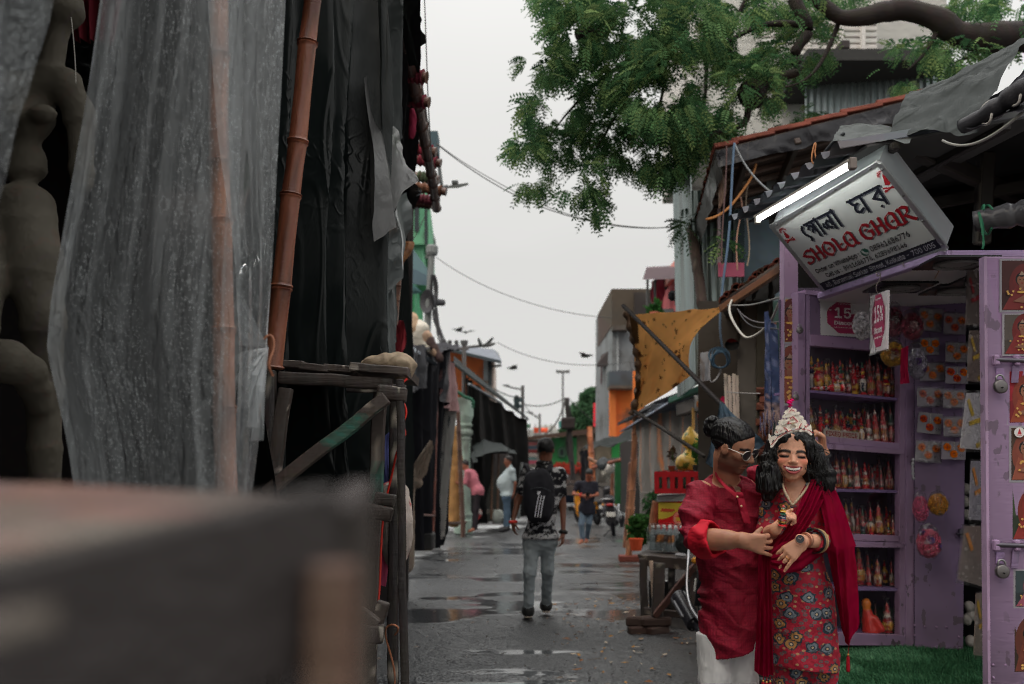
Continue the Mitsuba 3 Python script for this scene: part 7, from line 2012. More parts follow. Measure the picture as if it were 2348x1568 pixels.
# open door leaf on the right with photo prints
k=thing('open_door','purple wooden door leaf opened outwards, covered with photo prints','door')
YD=4.55
q=[at(2268,1600,YD),at(2480,1600,YD-.05),at(2480,588,YD-.05),at(2256,588,YD)]
part('leaf',slab(*q,.045,.004),'m_paint',pcol(c8(156,126,162),40),k)
part('edge_strip',slab(at(2265,1600,YD-.006),at(2271,1600,YD-.006),at(2262,588,YD-.006),at(2255,588,YD-.006),.05),'m_paint',pcol(c8(176,148,182),41),k)
for x,y in((2276,1524),(2304,1524),(2277,1553)):
 part('rivet',move(trimesh.creation.icosphere(1,.006),at(x,y,YD-.006)),'m_paint',PURP,k,smooth=True)
def bride(q,bg,dress,seed,hair=True,logo=False):
 k=thing('photo_print',BRD[seed],'photo','photo prints on the open door')
 part('paper',slab(*q,.002),'m_gloss',c8(150,146,154),k)
 r_=np.random.default_rng(seed)
 cx=.42+r_.uniform(-.05,.1);fy=.62+r_.uniform(-.06,.06);s=.105
 W_,H_=plane_of(q)[3:]
 ar=W_/H_
 e=lambda x,y,rx,ry:ell(x,y,rx/ar,ry)
 sk=c8(140,94,74)
 dress=np.asarray(dress)*[.48,.6,.7];bg=np.asarray(bg)*.6
 L=[(sg.box(.05,.04,.98,.96),bg),(sg.box(.05,.04,.98,.35+.1*r_.random()),np.asarray(bg)*.6),
  (e(cx+.25/ar*.3,fy-.1,.30,.42),np.asarray(dress)*.7),
  (sg.Polygon([(max(.06,cx-.46),.05),(min(.97,cx+.5),.05),(cx+.24/ar*.6,fy-.14),(cx-.2/ar*.6,fy-.14)]),dress),
  (e(cx,fy-.02,s*1.5,s*1.75),np.asarray(dress)*.8),(e(cx,fy+.02,s*1.05,s*1.2),c8(30,22,24)),(e(cx,fy-.13,s*.45,s*.7),sk*.85),(e(cx,fy,s*.80,s*1.0),sk),
  (e(cx,fy+s*.95,s*.75,s*.32),c8(34,26,28)),(sg.Polygon([(cx-s*.5/ar,fy+s*.9),(cx+s*.5/ar,fy+s*.9),(cx,fy+s*1.7)]),c8(150,128,110)),
  (e(cx-s*.32/ar,fy+.12*s,s*.17,s*.08),c8(30,22,22)),(e(cx+s*.32/ar,fy+.12*s,s*.17,s*.08),c8(30,22,22)),(e(cx,fy-s*.5,s*.24,s*.09),c8(150,40,46)),(e(cx,fy+s*.55,s*.07,s*.07),c8(190,30,30)),
  (e(cx,fy-.22,s*.9,s*.22).difference(e(cx,fy-.18,s*.8,s*.2)),c8(206,160,80)),
  (sg.Polygon([(cx-.2,.2),(cx+.1,.16),(cx+.3,.30),(cx+.05,.32)]),sk*.9)]
 for i in range(14):
  L.append((e(.15+.7*r_.random(),.08+.35*r_.random(),.02,.02),c8(206,160,90)))
 if logo:
  L+=[(e(.22,.88,.09,.09),c8(220,214,214)),(sg.Polygon([(.22-.05,.85),(.22+.05,.85),(.22,.95)]),c8(190,50,56)),(sg.box(.16,.825,.28,.84),c8(190,50,56))]
 print_on(q,L,k)
BRD={0:'top photo print of a bride in red and gold',1:'photo print of a seated bride before a pale chair',2:'photo print with a red background and a bride holding a leaf',3:'photo print with a round red logo in its corner',4:'white bordered photo print of a bride by greenery above the lower bolt',5:'narrow photo print of a woman in pink by the lower padlock',6:'lowest dark brown photo print on the door',7:'orange print of a crowned woman on the left post',8:'black print of a crowned woman below the orange print'}
for i,(x0,y0,x1,y1,bg,dr_,lg)in enumerate([(2291,593,2400,716,c8(92,44,46),c8(168,52,50),0),(2297,718,2400,816,c8(110,96,90),c8(176,50,46),0),(2309,846,2410,974,c8(190,40,56),c8(206,84,56),0),(2313,976,2410,1106,c8(92,70,56),c8(200,96,70),1),(2316,1107,2410,1242,c8(70,84,56),c8(190,60,46),0),(2323,1305,2410,1394,c8(70,84,90),c8(206,100,110),0),(2321,1396,2410,1546,c8(84,56,46),c8(150,70,50),0)]):
 Yq=YD-.012-.003*(i%2)
 bride([at(x0,y1,Yq),at(x1,y1,Yq-.02),at(x1,y0,Yq-.02),at(x0,y0,Yq)],bg,dr_,i,logo=lg)
for i,(y0,y1,bg,dr_)in enumerate([(682,788,c8(214,152,70),c8(150,60,56)),(790,930,c8(40,44,44),c8(190,90,70))]):
 bride([at(1797,y1,5.955),at(1824,y1,5.955),at(1826,y0,5.955),at(1799,y0,5.955)],bg,dr_,7+i)
def padlock(x,y,s,Y,label):
 k=thing('padlock',label,'padlock')
 c=at(x,y,Y);R=s*Y/FOC
 part('body',cat(trimesh.Trimesh(np.asarray(lathe([(0,-.5),(.82,-.5),(1,-.3),(1,.3),(.82,.5),(0,.5)],24).vertices)[:,[0,2,1]]*R*[1,.8,1]+c,lathe([(0,-.5),(.82,-.5),(1,-.3),(1,.3),(.82,.5),(0,.5)],24).faces[:,::-1],process=False)),'m_metal',c8(120,116,114),k,smooth=35)
 a=np.linspace(0,np.pi,14)
 P=[c+np.array([R*.55,0,R*.6])]+[c+np.array([R*.55*math.cos(t),0,R*1.05+R*.62*math.sin(t)])for t in a]+[c+np.array([-R*.55,0,R*.6])]
 part('shackle',tube(np.array(P),R*.15,8),'m_metal',c8(150,150,152),k,smooth=True)
 part('keyhole',cat(lathe([(0,0),(.10*R,0),(.1*R,.01),(0,.01)],10,(0,0,0)).apply_transform(trimesh.transformations.rotation_matrix(np.pi/2,[1,0,0])).apply_translation(c+[0,-R*.42,-R*.2])),'m_plain',c8(20,18,18),k)
padlock(2293,886,16,YD-.05,'steel padlock hanging from the upper door bolt')
padlock(2297,1310,15.5,YD-.05,'bronze faced padlock hanging from the lower door bolt')
padlock(1824,911,7.5,5.86,'small round steel padlock on the cabinet post')
padlock(1833,757,8,5.84,'rusty padlock at the upper corner of the glass cabinet')
for i,(y,ys)in enumerate([(825,848),(1249,1270)]):
 k=thing('door_bolt',['upper sliding bolt across the purple door','lower sliding bolt across the purple door'][i],'bolt')
 part('rod',tube([at(2281,y,YD-.035),at(2420,y+4,YD-.05)],.011,9),'m_metal',c8(104,96,108),k,smooth=60)
 for x in(2283,2330):
  part('bracket',box(.028,.03,.05,at(x,y+1,YD-.03),.006),'m_paint',PURP,k)
 part('hasp',slab(at(2318,y+52,YD-.03),at(2334,y+52,YD-.03),at(2338,y+4,YD-.03),at(2322,y+4,YD-.03),.006),'m_paint',pcol(c8(128,106,140),3),k)
 part('staple',slab(at(2284,ys+22,YD-.02),at(2302,ys+22,YD-.02),at(2302,ys-4,YD-.02),at(2284,ys-4,YD-.02),.008),'m_paint',pcol(c8(160,130,176),3),k)
for i,(x,y)in enumerate(((2013,628),(2074,607),(2160,577))):
 tag(part('hook',tube(spline([at(x-3,y-6,5.0),at(x-4,y,5.0),at(x+2,y+5,5.0),at(x+5,y,5.0),at(x+1,y-3,5.0)],16),.003,5),'m_metal',c8(160,150,140),smooth=True),f"{['left', 'middle', 'right'][i]} wire hook on the lilac ceiling edge",'hook','wire hooks on the ceiling edge')
tag(part('thread',tube(spline([at(2160,582,4.95),at(2156,610,4.95),at(2150,625,4.95),at(2142,640,4.95)],12),.0022,4),'m_plain',c8(196,150,120),smooth=True),'thin orange thread hanging from the ceiling edge','thread')
tag(part('beaded_string',tube(spline([at(2093,1050,5.9),at(2092,1080,5.9),at(2094,1100,5.9)],14),.008+.004*np.sin(np.arange(14)*2.2),6),'m_gloss',c8(150,150,160),smooth=True),'twist of clear plastic at the panel edge below the cards','plastic')
# people
def union(ds,k):
 d=ds[0]
 for e in ds[1:]:
  d=smin(d,e,k)
 return d
class Head:
 """A head: c = centre between chin and crown, fw = where the face looks, up = crown direction, H = chin to crown in metres."""
 def __init__(s,c,fw,up,H,smile=False,wide=1.0):
  s.c,s.H=np.asarray(c,float),H
  f=nrm(fw);u=nrm(np.asarray(up)-f*(f@np.asarray(up)));s.F=np.stack([np.cross(f,u),f,u],1)
  s.smile,s.wide=smile,wide
 def loc(s,p):
  q=(p-s.c)@s.F/s.H
  q[:,0]/=s.wide
  return q
 def wpt(s,*q):
  return s.c+s.F@(np.array(q,float)*[s.wide,1,1]*s.H)
 def sd(s,p):
  q=s.loc(p)
  a=q.copy();a[:,0]=np.abs(a[:,0])
  E=lambda c,r:sd_ell(a,c,r)
  d=union([E((0,-.06,.13),(.335,.41,.37)),E((0,.07,-.12),(.265,.30,.35))],.08)
  d=smin(d,E((0,.235,-.40),(.10,.08,.085)),.08)
  d=smin(d,E((.19,.03,-.24),(.09,.13,.12)),.08)
  d=smin(d,E((.185,.225,-.07 if not s.smile else-.10),(.09,.09,.085)),.07)
  d=smin(d,sd_cap(a,(.0,.31,.085),(.16,.275,.09),.05,.045),.05)
  d=smax(d,-E((.15,.415,.01),(.085,.09,.055)),.05)
  d=smin(d,E((.145,.275,.015),(.072,.072,.06)),.015)
  d=smin(d,sd_cap(a,(0,.325,.06),(0,.425,-.115),.028,.048),.03)
  d=smin(d,E((.048,.375,-.13),(.038,.045,.034)),.02)
  if s.smile:
   d=smin(d,E((0,.305,-.26),(.17,.06,.10)),.06)
   d=smin(d,sd_cap(a,(0,.355,-.198),(.165,.285,-.168),.024,.014),.02)
   d=smin(d,sd_cap(a,(0,.345,-.338),(.15,.285,-.215),.03,.014),.02)
  else:
   d=smin(d,sd_cap(a,(0,.345,-.235),(.095,.31,-.24),.026,.012),.02)
   d=smin(d,sd_cap(a,(0,.338,-.29),(.08,.305,-.265),.030,.012),.02)
  d=smin(d,E((.345,-.02,-.02),(.035,.085,.125)),.02)
  d=smax(d,-E((.385,.0,-.01),(.02,.045,.07)),.02)
  return d*s.H
 def surf(s,x,z):
  """Face surface depth at local x, z."""
  y=np.full(len(x),.60)
  for _ in range(40):
   p=s.c+(np.stack([x*s.wide,y,z],1)*s.H)@s.F.T
   y=y-np.clip(s.sd(p)/s.H,-.05,.05)*.8
  return y
 def colour(s,v,skin,lip,brow,beard=0.0,blush=0.0,closed=False,lid=None):
  q=s.loc(v)
  x,y,z=np.abs(q[:,0]),q[:,1],q[:,2]
  c=np.broadcast_to(np.asarray(skin),v.shape).copy()
  c*=(1+.22*(meshkit.fbm(v*40,3)[:,None]-.5))
  front=y>.12
  def mixin(w,col):
   nonlocal c
   w=np.clip(w,0,1)[:,None]
   c=c*(1-w)+np.asarray(col)*w
  if blush:
   mixin(front*blush*np.exp(-(((x-.2)/.10)**2+((z+.08)/.09)**2)),np.asarray(skin)*[1.25,.70,.68])
  if beard:
   w=beard*np.clip((-.06-z+.25*np.clip(x-.2,0,1))/.09,0,1)*(np.clip((x-.07)/.08,0,1)+(z<-.315)+(np.abs(z+.185)<.030)).clip(0,1)*(y>-.12)*(y<.5)*np.clip((z+.56)/.08,0,1)
   mixin(w,c8(36,28,26))
  zb=.075+.028*np.sin(np.clip((x-.04)/.2,0,1)*np.pi)
  mixin(front*(x>.045)*(x<.245)*np.clip(1.7-np.abs(z-zb)/.026,0,1),brow)
  if closed:
   mixin(front*.55*np.exp(-(((x-.15)/.085)**2+((z-.0)/.04)**2)),lid)
   mixin(front*(x>.075)*(x<.235)*np.clip(1.6-np.abs(z-(-.018-1.2*(x-.15)**2*-1))/.023,0,1),c8(20,14,14))
  else:
   e=((x-.148)/.062)**2+((z-.012)/.026)**2
   mixin(front*(e<1.25),c8(30,22,20))
   mixin(front*(e<.8),c8(190,184,178))
   mixin(front*(((x-.148)/.024)**2+((z-.012)/.026)**2<1),c8(26,18,16))
  if s.smile:
   zt,zb_=-.228+.9*x*x,-.330+4.4*x*x
   mixin(front*(z<zt)*(z>zb_)*1.0,c8(44,14,16))
  else:
   w=front*(x<.10)*(np.abs(z+.262)<.052-.3*x)*(y>.27)
   mixin(w*.8,lip)
   mixin(front*(x<.095)*(np.abs(z+.262)<.008),c8(60,26,26))
  return np.clip(c,.003,1)
def hand(w,d,n,side,curl=(.3,.3,.3,.3),thumb=.3,spread=.10,s=1.0,thumb_dir=None):
 """Signed distance pieces of a hand. w wrist, d towards the knuckles, n out of the palm, side = +1 when the thumb lies along d x n."""
 d=nrm(d);n=nrm(np.asarray(n)-d*(d@np.asarray(n)));t=np.cross(d,n)*side
 w=np.asarray(w,float)
 P=[]
 k=[w+(d*.088+t*(.0315-.0208*i))*s for i in range(4)]
 for i in range(4):
  P.append(('p',[w+t*(.012-.008*i)*s,k[i]],[.017*s,.0125*s]))
 L=[.074,.082,.076,.060]
 for i in range(4):
  a,base=curl[i],k[i]
  dd=nrm(d+t*spread*(1.2-.8*i))
  pts,ang=[base],0
  for seg,fr in enumerate((.44,.31,.25)):
   ang+=a*(1.0,1.25,.8)[seg]
   pts.append(pts[-1]+(dd*math.cos(ang)+n*math.sin(ang))*L[i]*fr*s)
  P.append(('f',pts,[.0096*s,.0087*s,.0078*s,.0067*s]))
 tb=w+(d*.022+t*.022+n*.006)*s
 td=nrm(d*.62+t*.72+n*.25)if thumb_dir is None else nrm(thumb_dir)
 p1=tb+td*.040*s
 d2=nrm(td*math.cos(thumb)+nrm(d*.8-t*.2+n*.5)*math.sin(thumb));p2=p1+d2*.034*s
 d3=nrm(d2+nrm(d*.6-t*.3+n*.6)*thumb);p3=p2+d3*.026*s
 P.append(('f',[tb,p1,p2,p3],[.015*s,.0125*s,.0105*s,.008*s]))
 return P
def sd_hand(p,P,k=.012):
 palm=union([sd_cap(p,q[0],q[1],*r)for kind,q,r in P if kind=='p'],.012)
 for kind,q,r in P:
  if kind=='f':
   palm=smin(palm,sd_chain(p,q,r,.002),.0035)
 return palm
def bounds(P,pad):
 a=np.vstack([np.asarray(q)for _,q,_ in P])
 return a.min(0)-pad,a.max(0)+pad
def far_gate(p,c,R,f):
 """Evaluates f only near the centre c; elsewhere the distance to its bounding ball."""
 d=np.linalg.norm(p-c,axis=1)
 out=d-R*.75
 m=d<R*1.3
 if m.any():
  out[m]=f(p[m])
 return out
def folds(p,amp,dirs,seed=0):
 o=0
 for(dx,dy,dz),fr,a in dirs:
  t=p@np.array([dx,dy,dz])
  w=meshkit.fbm(p*3.2+seed,2)
  o=o+a*np.abs(np.sin(t*fr+w*7+seed))**.7
 return amp*(o+1.2*(meshkit.fbm(p*[8,8,8]+seed,3)-.5))
SK_M,SK_W,SK_D=c8(172,122,98),c8(204,150,122),c8(112,70,52)
SKL=c8(140,92,70)
def figure(name,label,J,Y,H,skin,hairc,shirt,pants,shoes,face=None,up=(0,0,1),res=.022,shirt_col=None,pants_col=None,hem=None,belly=None,sleeve=.45,barefoot=False,hands=None,hair_back=False):
 """A small clothed figure from picture joints {name: (px, py, dY)}."""
 k=thing(name,label,'person')
 A={n:at(v[0],v[1],Y+(v[2]if len(v)>2 else 0))for n,v in J.items()}
 s=H/1.70
 hd=Head(A['head'],face,up,.225*s)
 nk=A['neck']
 hips=(A['hipL']+A['hipR'])/2
 ch=nk*.62+hips*.38
 hv={}
 for q in 'LR':
  fd=nrm(A['hand'+q]-A['wr'+q])
  hv[q]=hand(A['wr'+q],fd,(hands or{}).get(q,nrm(hips-A['wr'+q]+np.array([0,.0,.2]))),1 if q=='L' else-1,(.35,.4,.45,.5),.2,s=.95*s)
 def limbs(p,e=0.0,arms=True,legs=True,cut=1.0):
  ds=[]
  for q in 'LR':
   if arms:
    el=A['el'+q];sh=A['sh'+q]
    if cut<1:
     el_=sh+(el-sh)*cut
     ds.append(sd_cap(p,sh,el_,.062*s+e,.052*s+e*1.6))
    else:
     ds.append(sd_chain(p,[sh,el,A['wr'+q]],[.055*s+e,.043*s+e,.030*s+e],.02))
   if legs:
    ds.append(sd_chain(p,[A['hip'+q],A['kn'+q],A['an'+q]],[.074*s+e,.052*s+e,.040*s+e],.03))
  return union(ds,.03*s)
 def torso(p,e=0.0):
  ds=[sd_cap(p,A['shL'],A['shR'],.060*s+e,.060*s+e),sd_ell(p,ch,(.155*s+e,.115*s+e,.22*s)),sd_cap(p,ch,hips,.125*s+e,.125*s+e),sd_cap(p,A['hipL'],A['hipR'],.105*s+e,.105*s+e)]
  if belly is not None:
   ds.append(sd_ell(p,at(belly[0],belly[1],Y),(belly[2]+2*e,belly[2]+2*e,belly[2]*1.25+2*e)))
  return union(ds,.07*s)
 fc={q:A['an'+q]+nrm(A['toe'+q]-A['an'+q])*.10 for q in 'LR'}
 def body(p):
  d=smin(torso(p,-.03),limbs(p,-.010),.02)
  d=smin(d,sd_cap(p,nk-(nk-ch)*.2,hd.wpt(0,-.06,-.22),.060*s,.056*s),.03)
  d=smin(d,hd.sd(p),.018)
  for q in 'LR':
   d=smin(d,far_gate(p,A['wr'+q]+nrm(A['hand'+q]-A['wr'+q])*.09,.2,lambda x:sd_hand(x,hv[q])),.012)
   d=smin(d,sd_chain(p,[A['an'+q],fc[q],A['toe'+q]],[.036*s,.034*s,.026*s],.02),.02)
  return d
 allp=np.array(list(A.values()))
 lo,hi=allp.min(0)-.26,allp.max(0)+.26
 m=nets(body,lo,hi,res*.62)
 part('body',m,'m_skin',lambda v:hd.colour(v,skin,np.asarray(skin)*[.9,.6,.6],c8(24,18,18),beard=.0),k,smooth=True)
 hem=hips[2]-.12*s if hem is None else hem
 def shirt_f(p):
  d=smin(torso(p,.012),limbs(p,.004,True,False,sleeve),.04)
  d=smin(d,sd_cap(p,nk+(ch-nk)*.12,nk-(ch-nk)*.10,.072*s,.066*s),.02)
  d=smin(d,sd_cap(p,hips,hips*[1,1,0]+[0,0,hem-.1],.148*s,.150*s),.05)
  d=d+folds(p,.010,[((.3,0,1),34,.5),((.8,0,-.5),26,.4)],len(name))
  return np.maximum(d,hem-p[:,2])
 m=nets(shirt_f,lo,hi,res*.8)
 part('shirt',m,'m_cloth',shirt if shirt_col is None else shirt_col,k,smooth=True)
 def pants_f(p):
  d=smin(limbs(p,.014,False,True),smin(sd_cap(p,A['hipL'],A['hipR'],.102*s,.102*s),sd_cap(p,hips,hips+[0,0,.10],.12*s,.12*s),.05),.05)
  d=d+folds(p,.011,[((.35,0,1),60,.6),((-.4,0,1),42,.4)],3)
  return np.maximum(np.maximum(d,p[:,2]-hips[2]-.10),(min(A['anL'][2],A['anR'][2])-.02)-p[:,2])
 m=nets(pants_f,lo,hi,res*.7)
 part('trousers',m,'m_cloth',pants if pants_col is None else pants_col,k,smooth=True)
 def hair(p):
  q=hd.loc(p)
  d=sd_ell(q,(0,-.075,.19),(.36,.43,.40))
  d=np.maximum(d,.02+.55*np.maximum(q[:,1]-.02,0)+np.where(q[:,1]>.12,.14,-.22 if hair_back else-.16)-q[:,2])
  return(d+.055*(meshkit.fbm(q*[9,9,9],3)-.5))*hd.H
 m=nets(hair,hd.c-.22,hd.c+.24,.009)
 part('hair',m,'m_hair',hairc,k,smooth=True)
 if not barefoot:
  for q in 'LR':
   f=lambda p:np.maximum(smin(sd_chain(p,[A['an'+q]-[0,0,.02],fc[q]+[0,0,.01],A['toe'+q]],[.054*s,.056*s,.046*s],.03),sd_ell(p,A['an'+q]+[0,0,.01],(.05*s,.05*s,.05*s)),.02),-9)
   sh_=part('shoe',nets(f,np.minimum(A['an'+q],A['toe'+q])-.12,np.maximum(A['an'+q],A['toe'+q])+.12,.011),'m_plain',shoes,k,smooth=True)
 return k,A,hd,hv
# man with the backpack
def bp_shirt(v):
 x,z=v[:,0],v[:,2]
 row=np.floor(z/.085)
 ph=meshkit.noise(np.stack([row*3.7,row*0,row*0],1))
 st=np.sin(z*2*np.pi/.014)>.1
 blob=meshkit.fbm(np.stack([x*22,v[:,1]*22,z*26],1),3)>.53
 t=np.where(ph>.5,st&(meshkit.noise(np.stack([x*50,row,z*90],1))>.25),blob)
 return np.where(t[:,None],c8(176,176,178),c8(26,26,28))
YB=9.75
k,A,hd,hv=figure('person','man seen from behind with a black backpack and printed black and white shirt',dict(
 head=(1250.5,1034),neck=(1249,1066),shL=(1209,1088,0),shR=(1282,1088,0),elL=(1187,1148,.02),elR=(1290,1158,.02),wrL=(1176,1194,-.05),wrR=(1291,1222,-.05),handL=(1178,1230,-.06),handR=(1288,1258,-.08),
 hipL=(1221,1240),hipR=(1255,1240),knL=(1214,1312,-.06),knR=(1255,1306,.06),anL=(1211,1398,0),anR=(1252,1386,.30),toeL=(1209,1405,.20),toeR=(1251,1392,.44)),YB,1.74,SK_D,c8(26,24,25),None,c8(124,130,134),c8(30,28,30),
 face=(.05,1,.0),res=.019,shirt_col=bp_shirt,pants_col=ccol(c8(136,144,148),.28,5),hem=at(1230,1236,YB)[2],sleeve=.62,hair_back=True)
# lower the left foot print to the ground level, then the pack
bc=at(1235,1136,YB-.20)
def pack(p):
 q=(p-bc)/[.155,.11,.255]
 r=np.linalg.norm(np.abs(q)**[2.6,2,2.8],axis=1)
 d=(np.sum(np.abs(q)**2.6,axis=1)**(1/2.6)-1)*.13
 return d+.010*(meshkit.fbm(p*14,3)-.5)+.004*np.sin(p[:,0]*40+4*p[:,2])
pk=thing('backpack','black backpack with three white slanting stripes on the walking man','backpack')
part('body',nets(pack,bc-[.2,.16,.3],bc+[.2,.16,.3],.012),'m_cloth',c8(34,35,38),pk,smooth=True)
for i in range(3):
 x=1232+i*6.3
 part('stripe',tube(spline([at(x-9+3,1186,YB-.306),at(x-5+3,1160,YB-.322),at(x+3,1136,YB-.326)],8),.006,6),'m_plain',c8(206,206,210),pk,smooth=True)
for i in range(3):
 part('mark',beam(at(1231.5+i*2.6,1134,YB-.328),at(1233+i*2.6,1126,YB-.325),.007,.004,(0,-1,0)),'m_plain',c8(206,206,210),pk)
for s_ in(-1,1):
 part('strap',tube(spline([bc+[s_*.09,.02,.22],bc+[s_*.12,.12,.285],bc+[s_*.13,.25,.25],bc+[s_*.15,.32,.05]],16),.022,7),'m_cloth',c8(40,41,44),pk,smooth=True)
part('top_loop',tube(spline([bc+[-.03,-.02,.25],bc+[0,-.03,.29],bc+[.03,-.02,.25]],9),.008,6),'m_cloth',c8(30,30,32),pk,smooth=True)
part('zip',tube(spline([bc+[-.11,-.085,.05],bc+[0,-.117,.075],bc+[.11,-.085,.04]],14),.004,5),'m_plain',c8(60,62,66),pk,smooth=True)
part('scarf',nets(lambda p:sd_cap(p,at(1248,1064,YB),at(1250,1057,YB+.01),.082,.066)+.008*np.sin(p[:,2]*120),at(1240,1080,YB)-.15,at(1256,1045,YB)+.15,.012),'m_cloth',lambda v:np.where((meshkit.fbm(v*30,2)>.58)[:,None],c8(150,150,150),c8(28,28,30)),k,smooth=True)
def ringband(c,d,r,w,col,par,nm='wristband',mt='m_plain'):
 t=trimesh.creation.torus(r,w,major_sections=24,minor_sections=8)
 t.vertices=t.vertices*[1,1,2.0]
 part(nm,orient(t,d,c),mt,col,par,smooth=True)
ringband(A['wrL']+[0,0,-.01],A['handL']-A['wrL'],.036,.007,c8(210,60,50),k)
ringband(A['wrR']+[0,0,.01],A['handR']-A['wrR'],.036,.008,c8(24,24,26),k,'watch')
for q in 'LR':
 part('sole',nets(lambda p:np.maximum(sd_chain(p,[A['an'+q]-[0,0,.045],A['toe'+q]-[0,0,.012]],[.045,.040],.02),np.abs((p-A['toe'+q])[:,2]-((A['an'+q]-A['toe'+q])[2]-.03)*np.clip((A['toe'+q][1]-p[:,1])/.2,0,1)+.03)-.012),A['an'+q]-.16,A['toe'+q]+.14,.011),'m_plain',c8(206,190,176),k,smooth=True)
# man looking at his phone
YP=19.8
k,A,hd,hv=figure('person','barefoot man in a dark polo shirt and jeans looking down at his phone',dict(
 head=(1350.5,1089,-.08),neck=(1347,1104),shL=(1364,1111),shR=(1325,1110),elL=(1369,1134,-.05),elR=(1315,1132,-.05),wrL=(1356,1137,-.30),wrR=(1336,1136,-.30),handL=(1347,1135,-.36),handR=(1345,1136,-.37),
 hipL=(1353,1166),hipR=(1338,1166),knL=(1350,1198,-.05),knR=(1332.5,1202,-.10),anL=(1345,1235,.22),anR=(1335,1238,-.08),toeL=(1343,1243,.08),toeR=(1329,1245,-.26)),YP,1.66,c8(150,88,66),c8(24,22,24),c8(34,36,42),c8(92,106,122),None,
 face=(-.15,-1,-.75),up=(0,-.5,1),res=.026,pants_col=ccol(c8(92,108,124),.35,4),barefoot=True,sleeve=.6)
ph=thing('phone','dark mobile phone held by the man in the dark polo shirt','phone')
part('case',box(.075,.012,.15,(0,0,0),.004).apply_transform(trimesh.transformations.rotation_matrix(.9,[1,0,0])).apply_translation(at(1347,1133,YP-.42)),'m_gloss',c8(22,22,26),ph)
ringband(A['wrR']*.8+A['elR']*.2,A['handR']-A['wrR'],.034,.008,c8(206,50,50),k)
# man in pink shirt bending
YK=22.6
k,A,hd,hv=figure('person','man in a pink shirt and dark trousers bending towards the ochre figure',dict(
 head=(1065.5,1067),neck=(1070,1079),shL=(1071,1083,-.16),shR=(1071,1083,.16),elL=(1067,1107,-.18),elR=(1066,1105,.18),wrL=(1054,1108,-.10),wrR=(1054,1106,.12),handL=(1046,1106,-.08),handR=(1046,1104,.10),
 hipL=(1095,1124,-.08),hipR=(1095,1124,.08),knL=(1092,1166,-.08),knR=(1090,1166,.08),anL=(1090,1211,-.10),anR=(1085,1213,.10),toeL=(1078,1217,-.10),toeR=(1073,1219,.10)),YK,1.62,c8(150,92,70),c8(34,28,28),c8(196,112,126),c8(38,36,40),None,
 face=(-1,-.1,-.25),up=(-.35,0,1),res=.028,shirt_col=ccol(c8(178,106,118),.22,6),barefoot=True,sleeve=.99)
# man in grey polo shirt
YG=22.4
k,A,hd,hv=figure('person','pot-bellied man in a pale grey polo shirt and jeans facing left',dict(
 head=(1164,1057),neck=(1168,1071),shL=(1174,1079,-.16),shR=(1172,1079,.16),elL=(1181,1108,-.16),elR=(1180,1108,.18),wrL=(1178,1132,-.12),wrR=(1178,1132,.14),handL=(1174,1142,-.10),handR=(1174,1142,.12),
 hipL=(1162,1140,-.08),hipR=(1160,1140,.08),knL=(1164,1176,-.08),knR=(1160,1176,.08),anL=(1164,1210,-.10),anR=(1158,1210,.10),toeL=(1152,1216,-.10),toeR=(1147,1216,.10)),YG,1.66,c8(124,76,58),c8(28,25,26),c8(150,164,168),c8(66,84,104),c8(34,34,38),
 face=(-1,-.2,-.05),up=(-.08,0,1),res=.028,shirt_col=ccol(c8(156,168,172),.10,3),belly=(1153,1108,.125),hem=at(1160,1138,YG)[2],sleeve=.7)
# the couple in red
def kurta_fn(p,n,uv):
 return.75+.5*fbm(p.x*70,p.y*70,p.z*70,2)
def f_cloth2(p,n,uv):
 a=fbm(p.x*9,p.y*9,p.z*6,2)
 return dr.abs(fbm(p.x*7+a*3,p.y*7,p.z*11+p.x*6,3)-.5)*1.6+.06*fbm(p.x*160,p.y*160,p.z*160,1)
mat('m_kurta',pr(VC,.75,specular=.25,sheen=.5,bump=proc(f_cloth2,2e-3),scale=.03))
def person_sections(rows,Y):
 """Picture rows (y, x_left, x_right, depth_m, dY) to cross-sections (z, cx, cy, rx, ry)."""
 out=[]
 for y,xl,xr,dp,dY in rows:
  a,b=at(xl,y,Y+dY),at(xr,y,Y+dY)
  out.append((a[2],(a[0]+b[0])/2,Y+dY,(b[0]-a[0])/2,dp/2))
 return out
def sec_offset(R,e):
 return[(z,cx,cy_,rx+e,ry+e)for z,cx,cy_,rx,ry in R]
YM,YW=4.42,4.30
# the man
man=thing('person','smiling man in a dark red kurta with hair bun and glasses','person')
Rm=person_sections([(1074,1632,1700,.15,.0),(1088,1628,1706,.16,.0),(1100,1606,1735,.17,.02),(1118,1586,1752,.22,.02),(1150,1583,1757,.25,.02),(1200,1592,1757,.26,.01),(1260,1590,1756,.26,.0),(1300,1588,1756,.27,.0),(1370,1594,1754,.28,.0),(1450,1600,1746,.28,.0),(1530,1606,1734,.28,.0)],YM)
Jm=dict(shR=at(1606,1130,4.38),elR=at(1597,1236,4.24),wrR=at(1700,1238,4.07),shL=at(1742,1098,4.60),elL=at(1858,1130,4.66),wrL=at(1886,1040,4.47))
mh=Head(at(1684,1024,4.30),(.76,-.60,-.46),(-.22,.0,1),.222)
hR=hand(Jm['wrR'],(1,.10,-.20),(.25,1,.1),-1,(.25,.35,.40,.55),.15,.16,.98,thumb_dir=(.62,-.05,.72))
hL=hand(Jm['wrL'],(-.10,-.25,1),(-1,.1,-.1),1,(.95,1.0,.95,.9),.3,.10,.93,thumb_dir=(-.6,-.5,.5))
vneck=[at(1646,1068,4.2),at(1692,1076,4.2),at(1697,1142,4.2)]
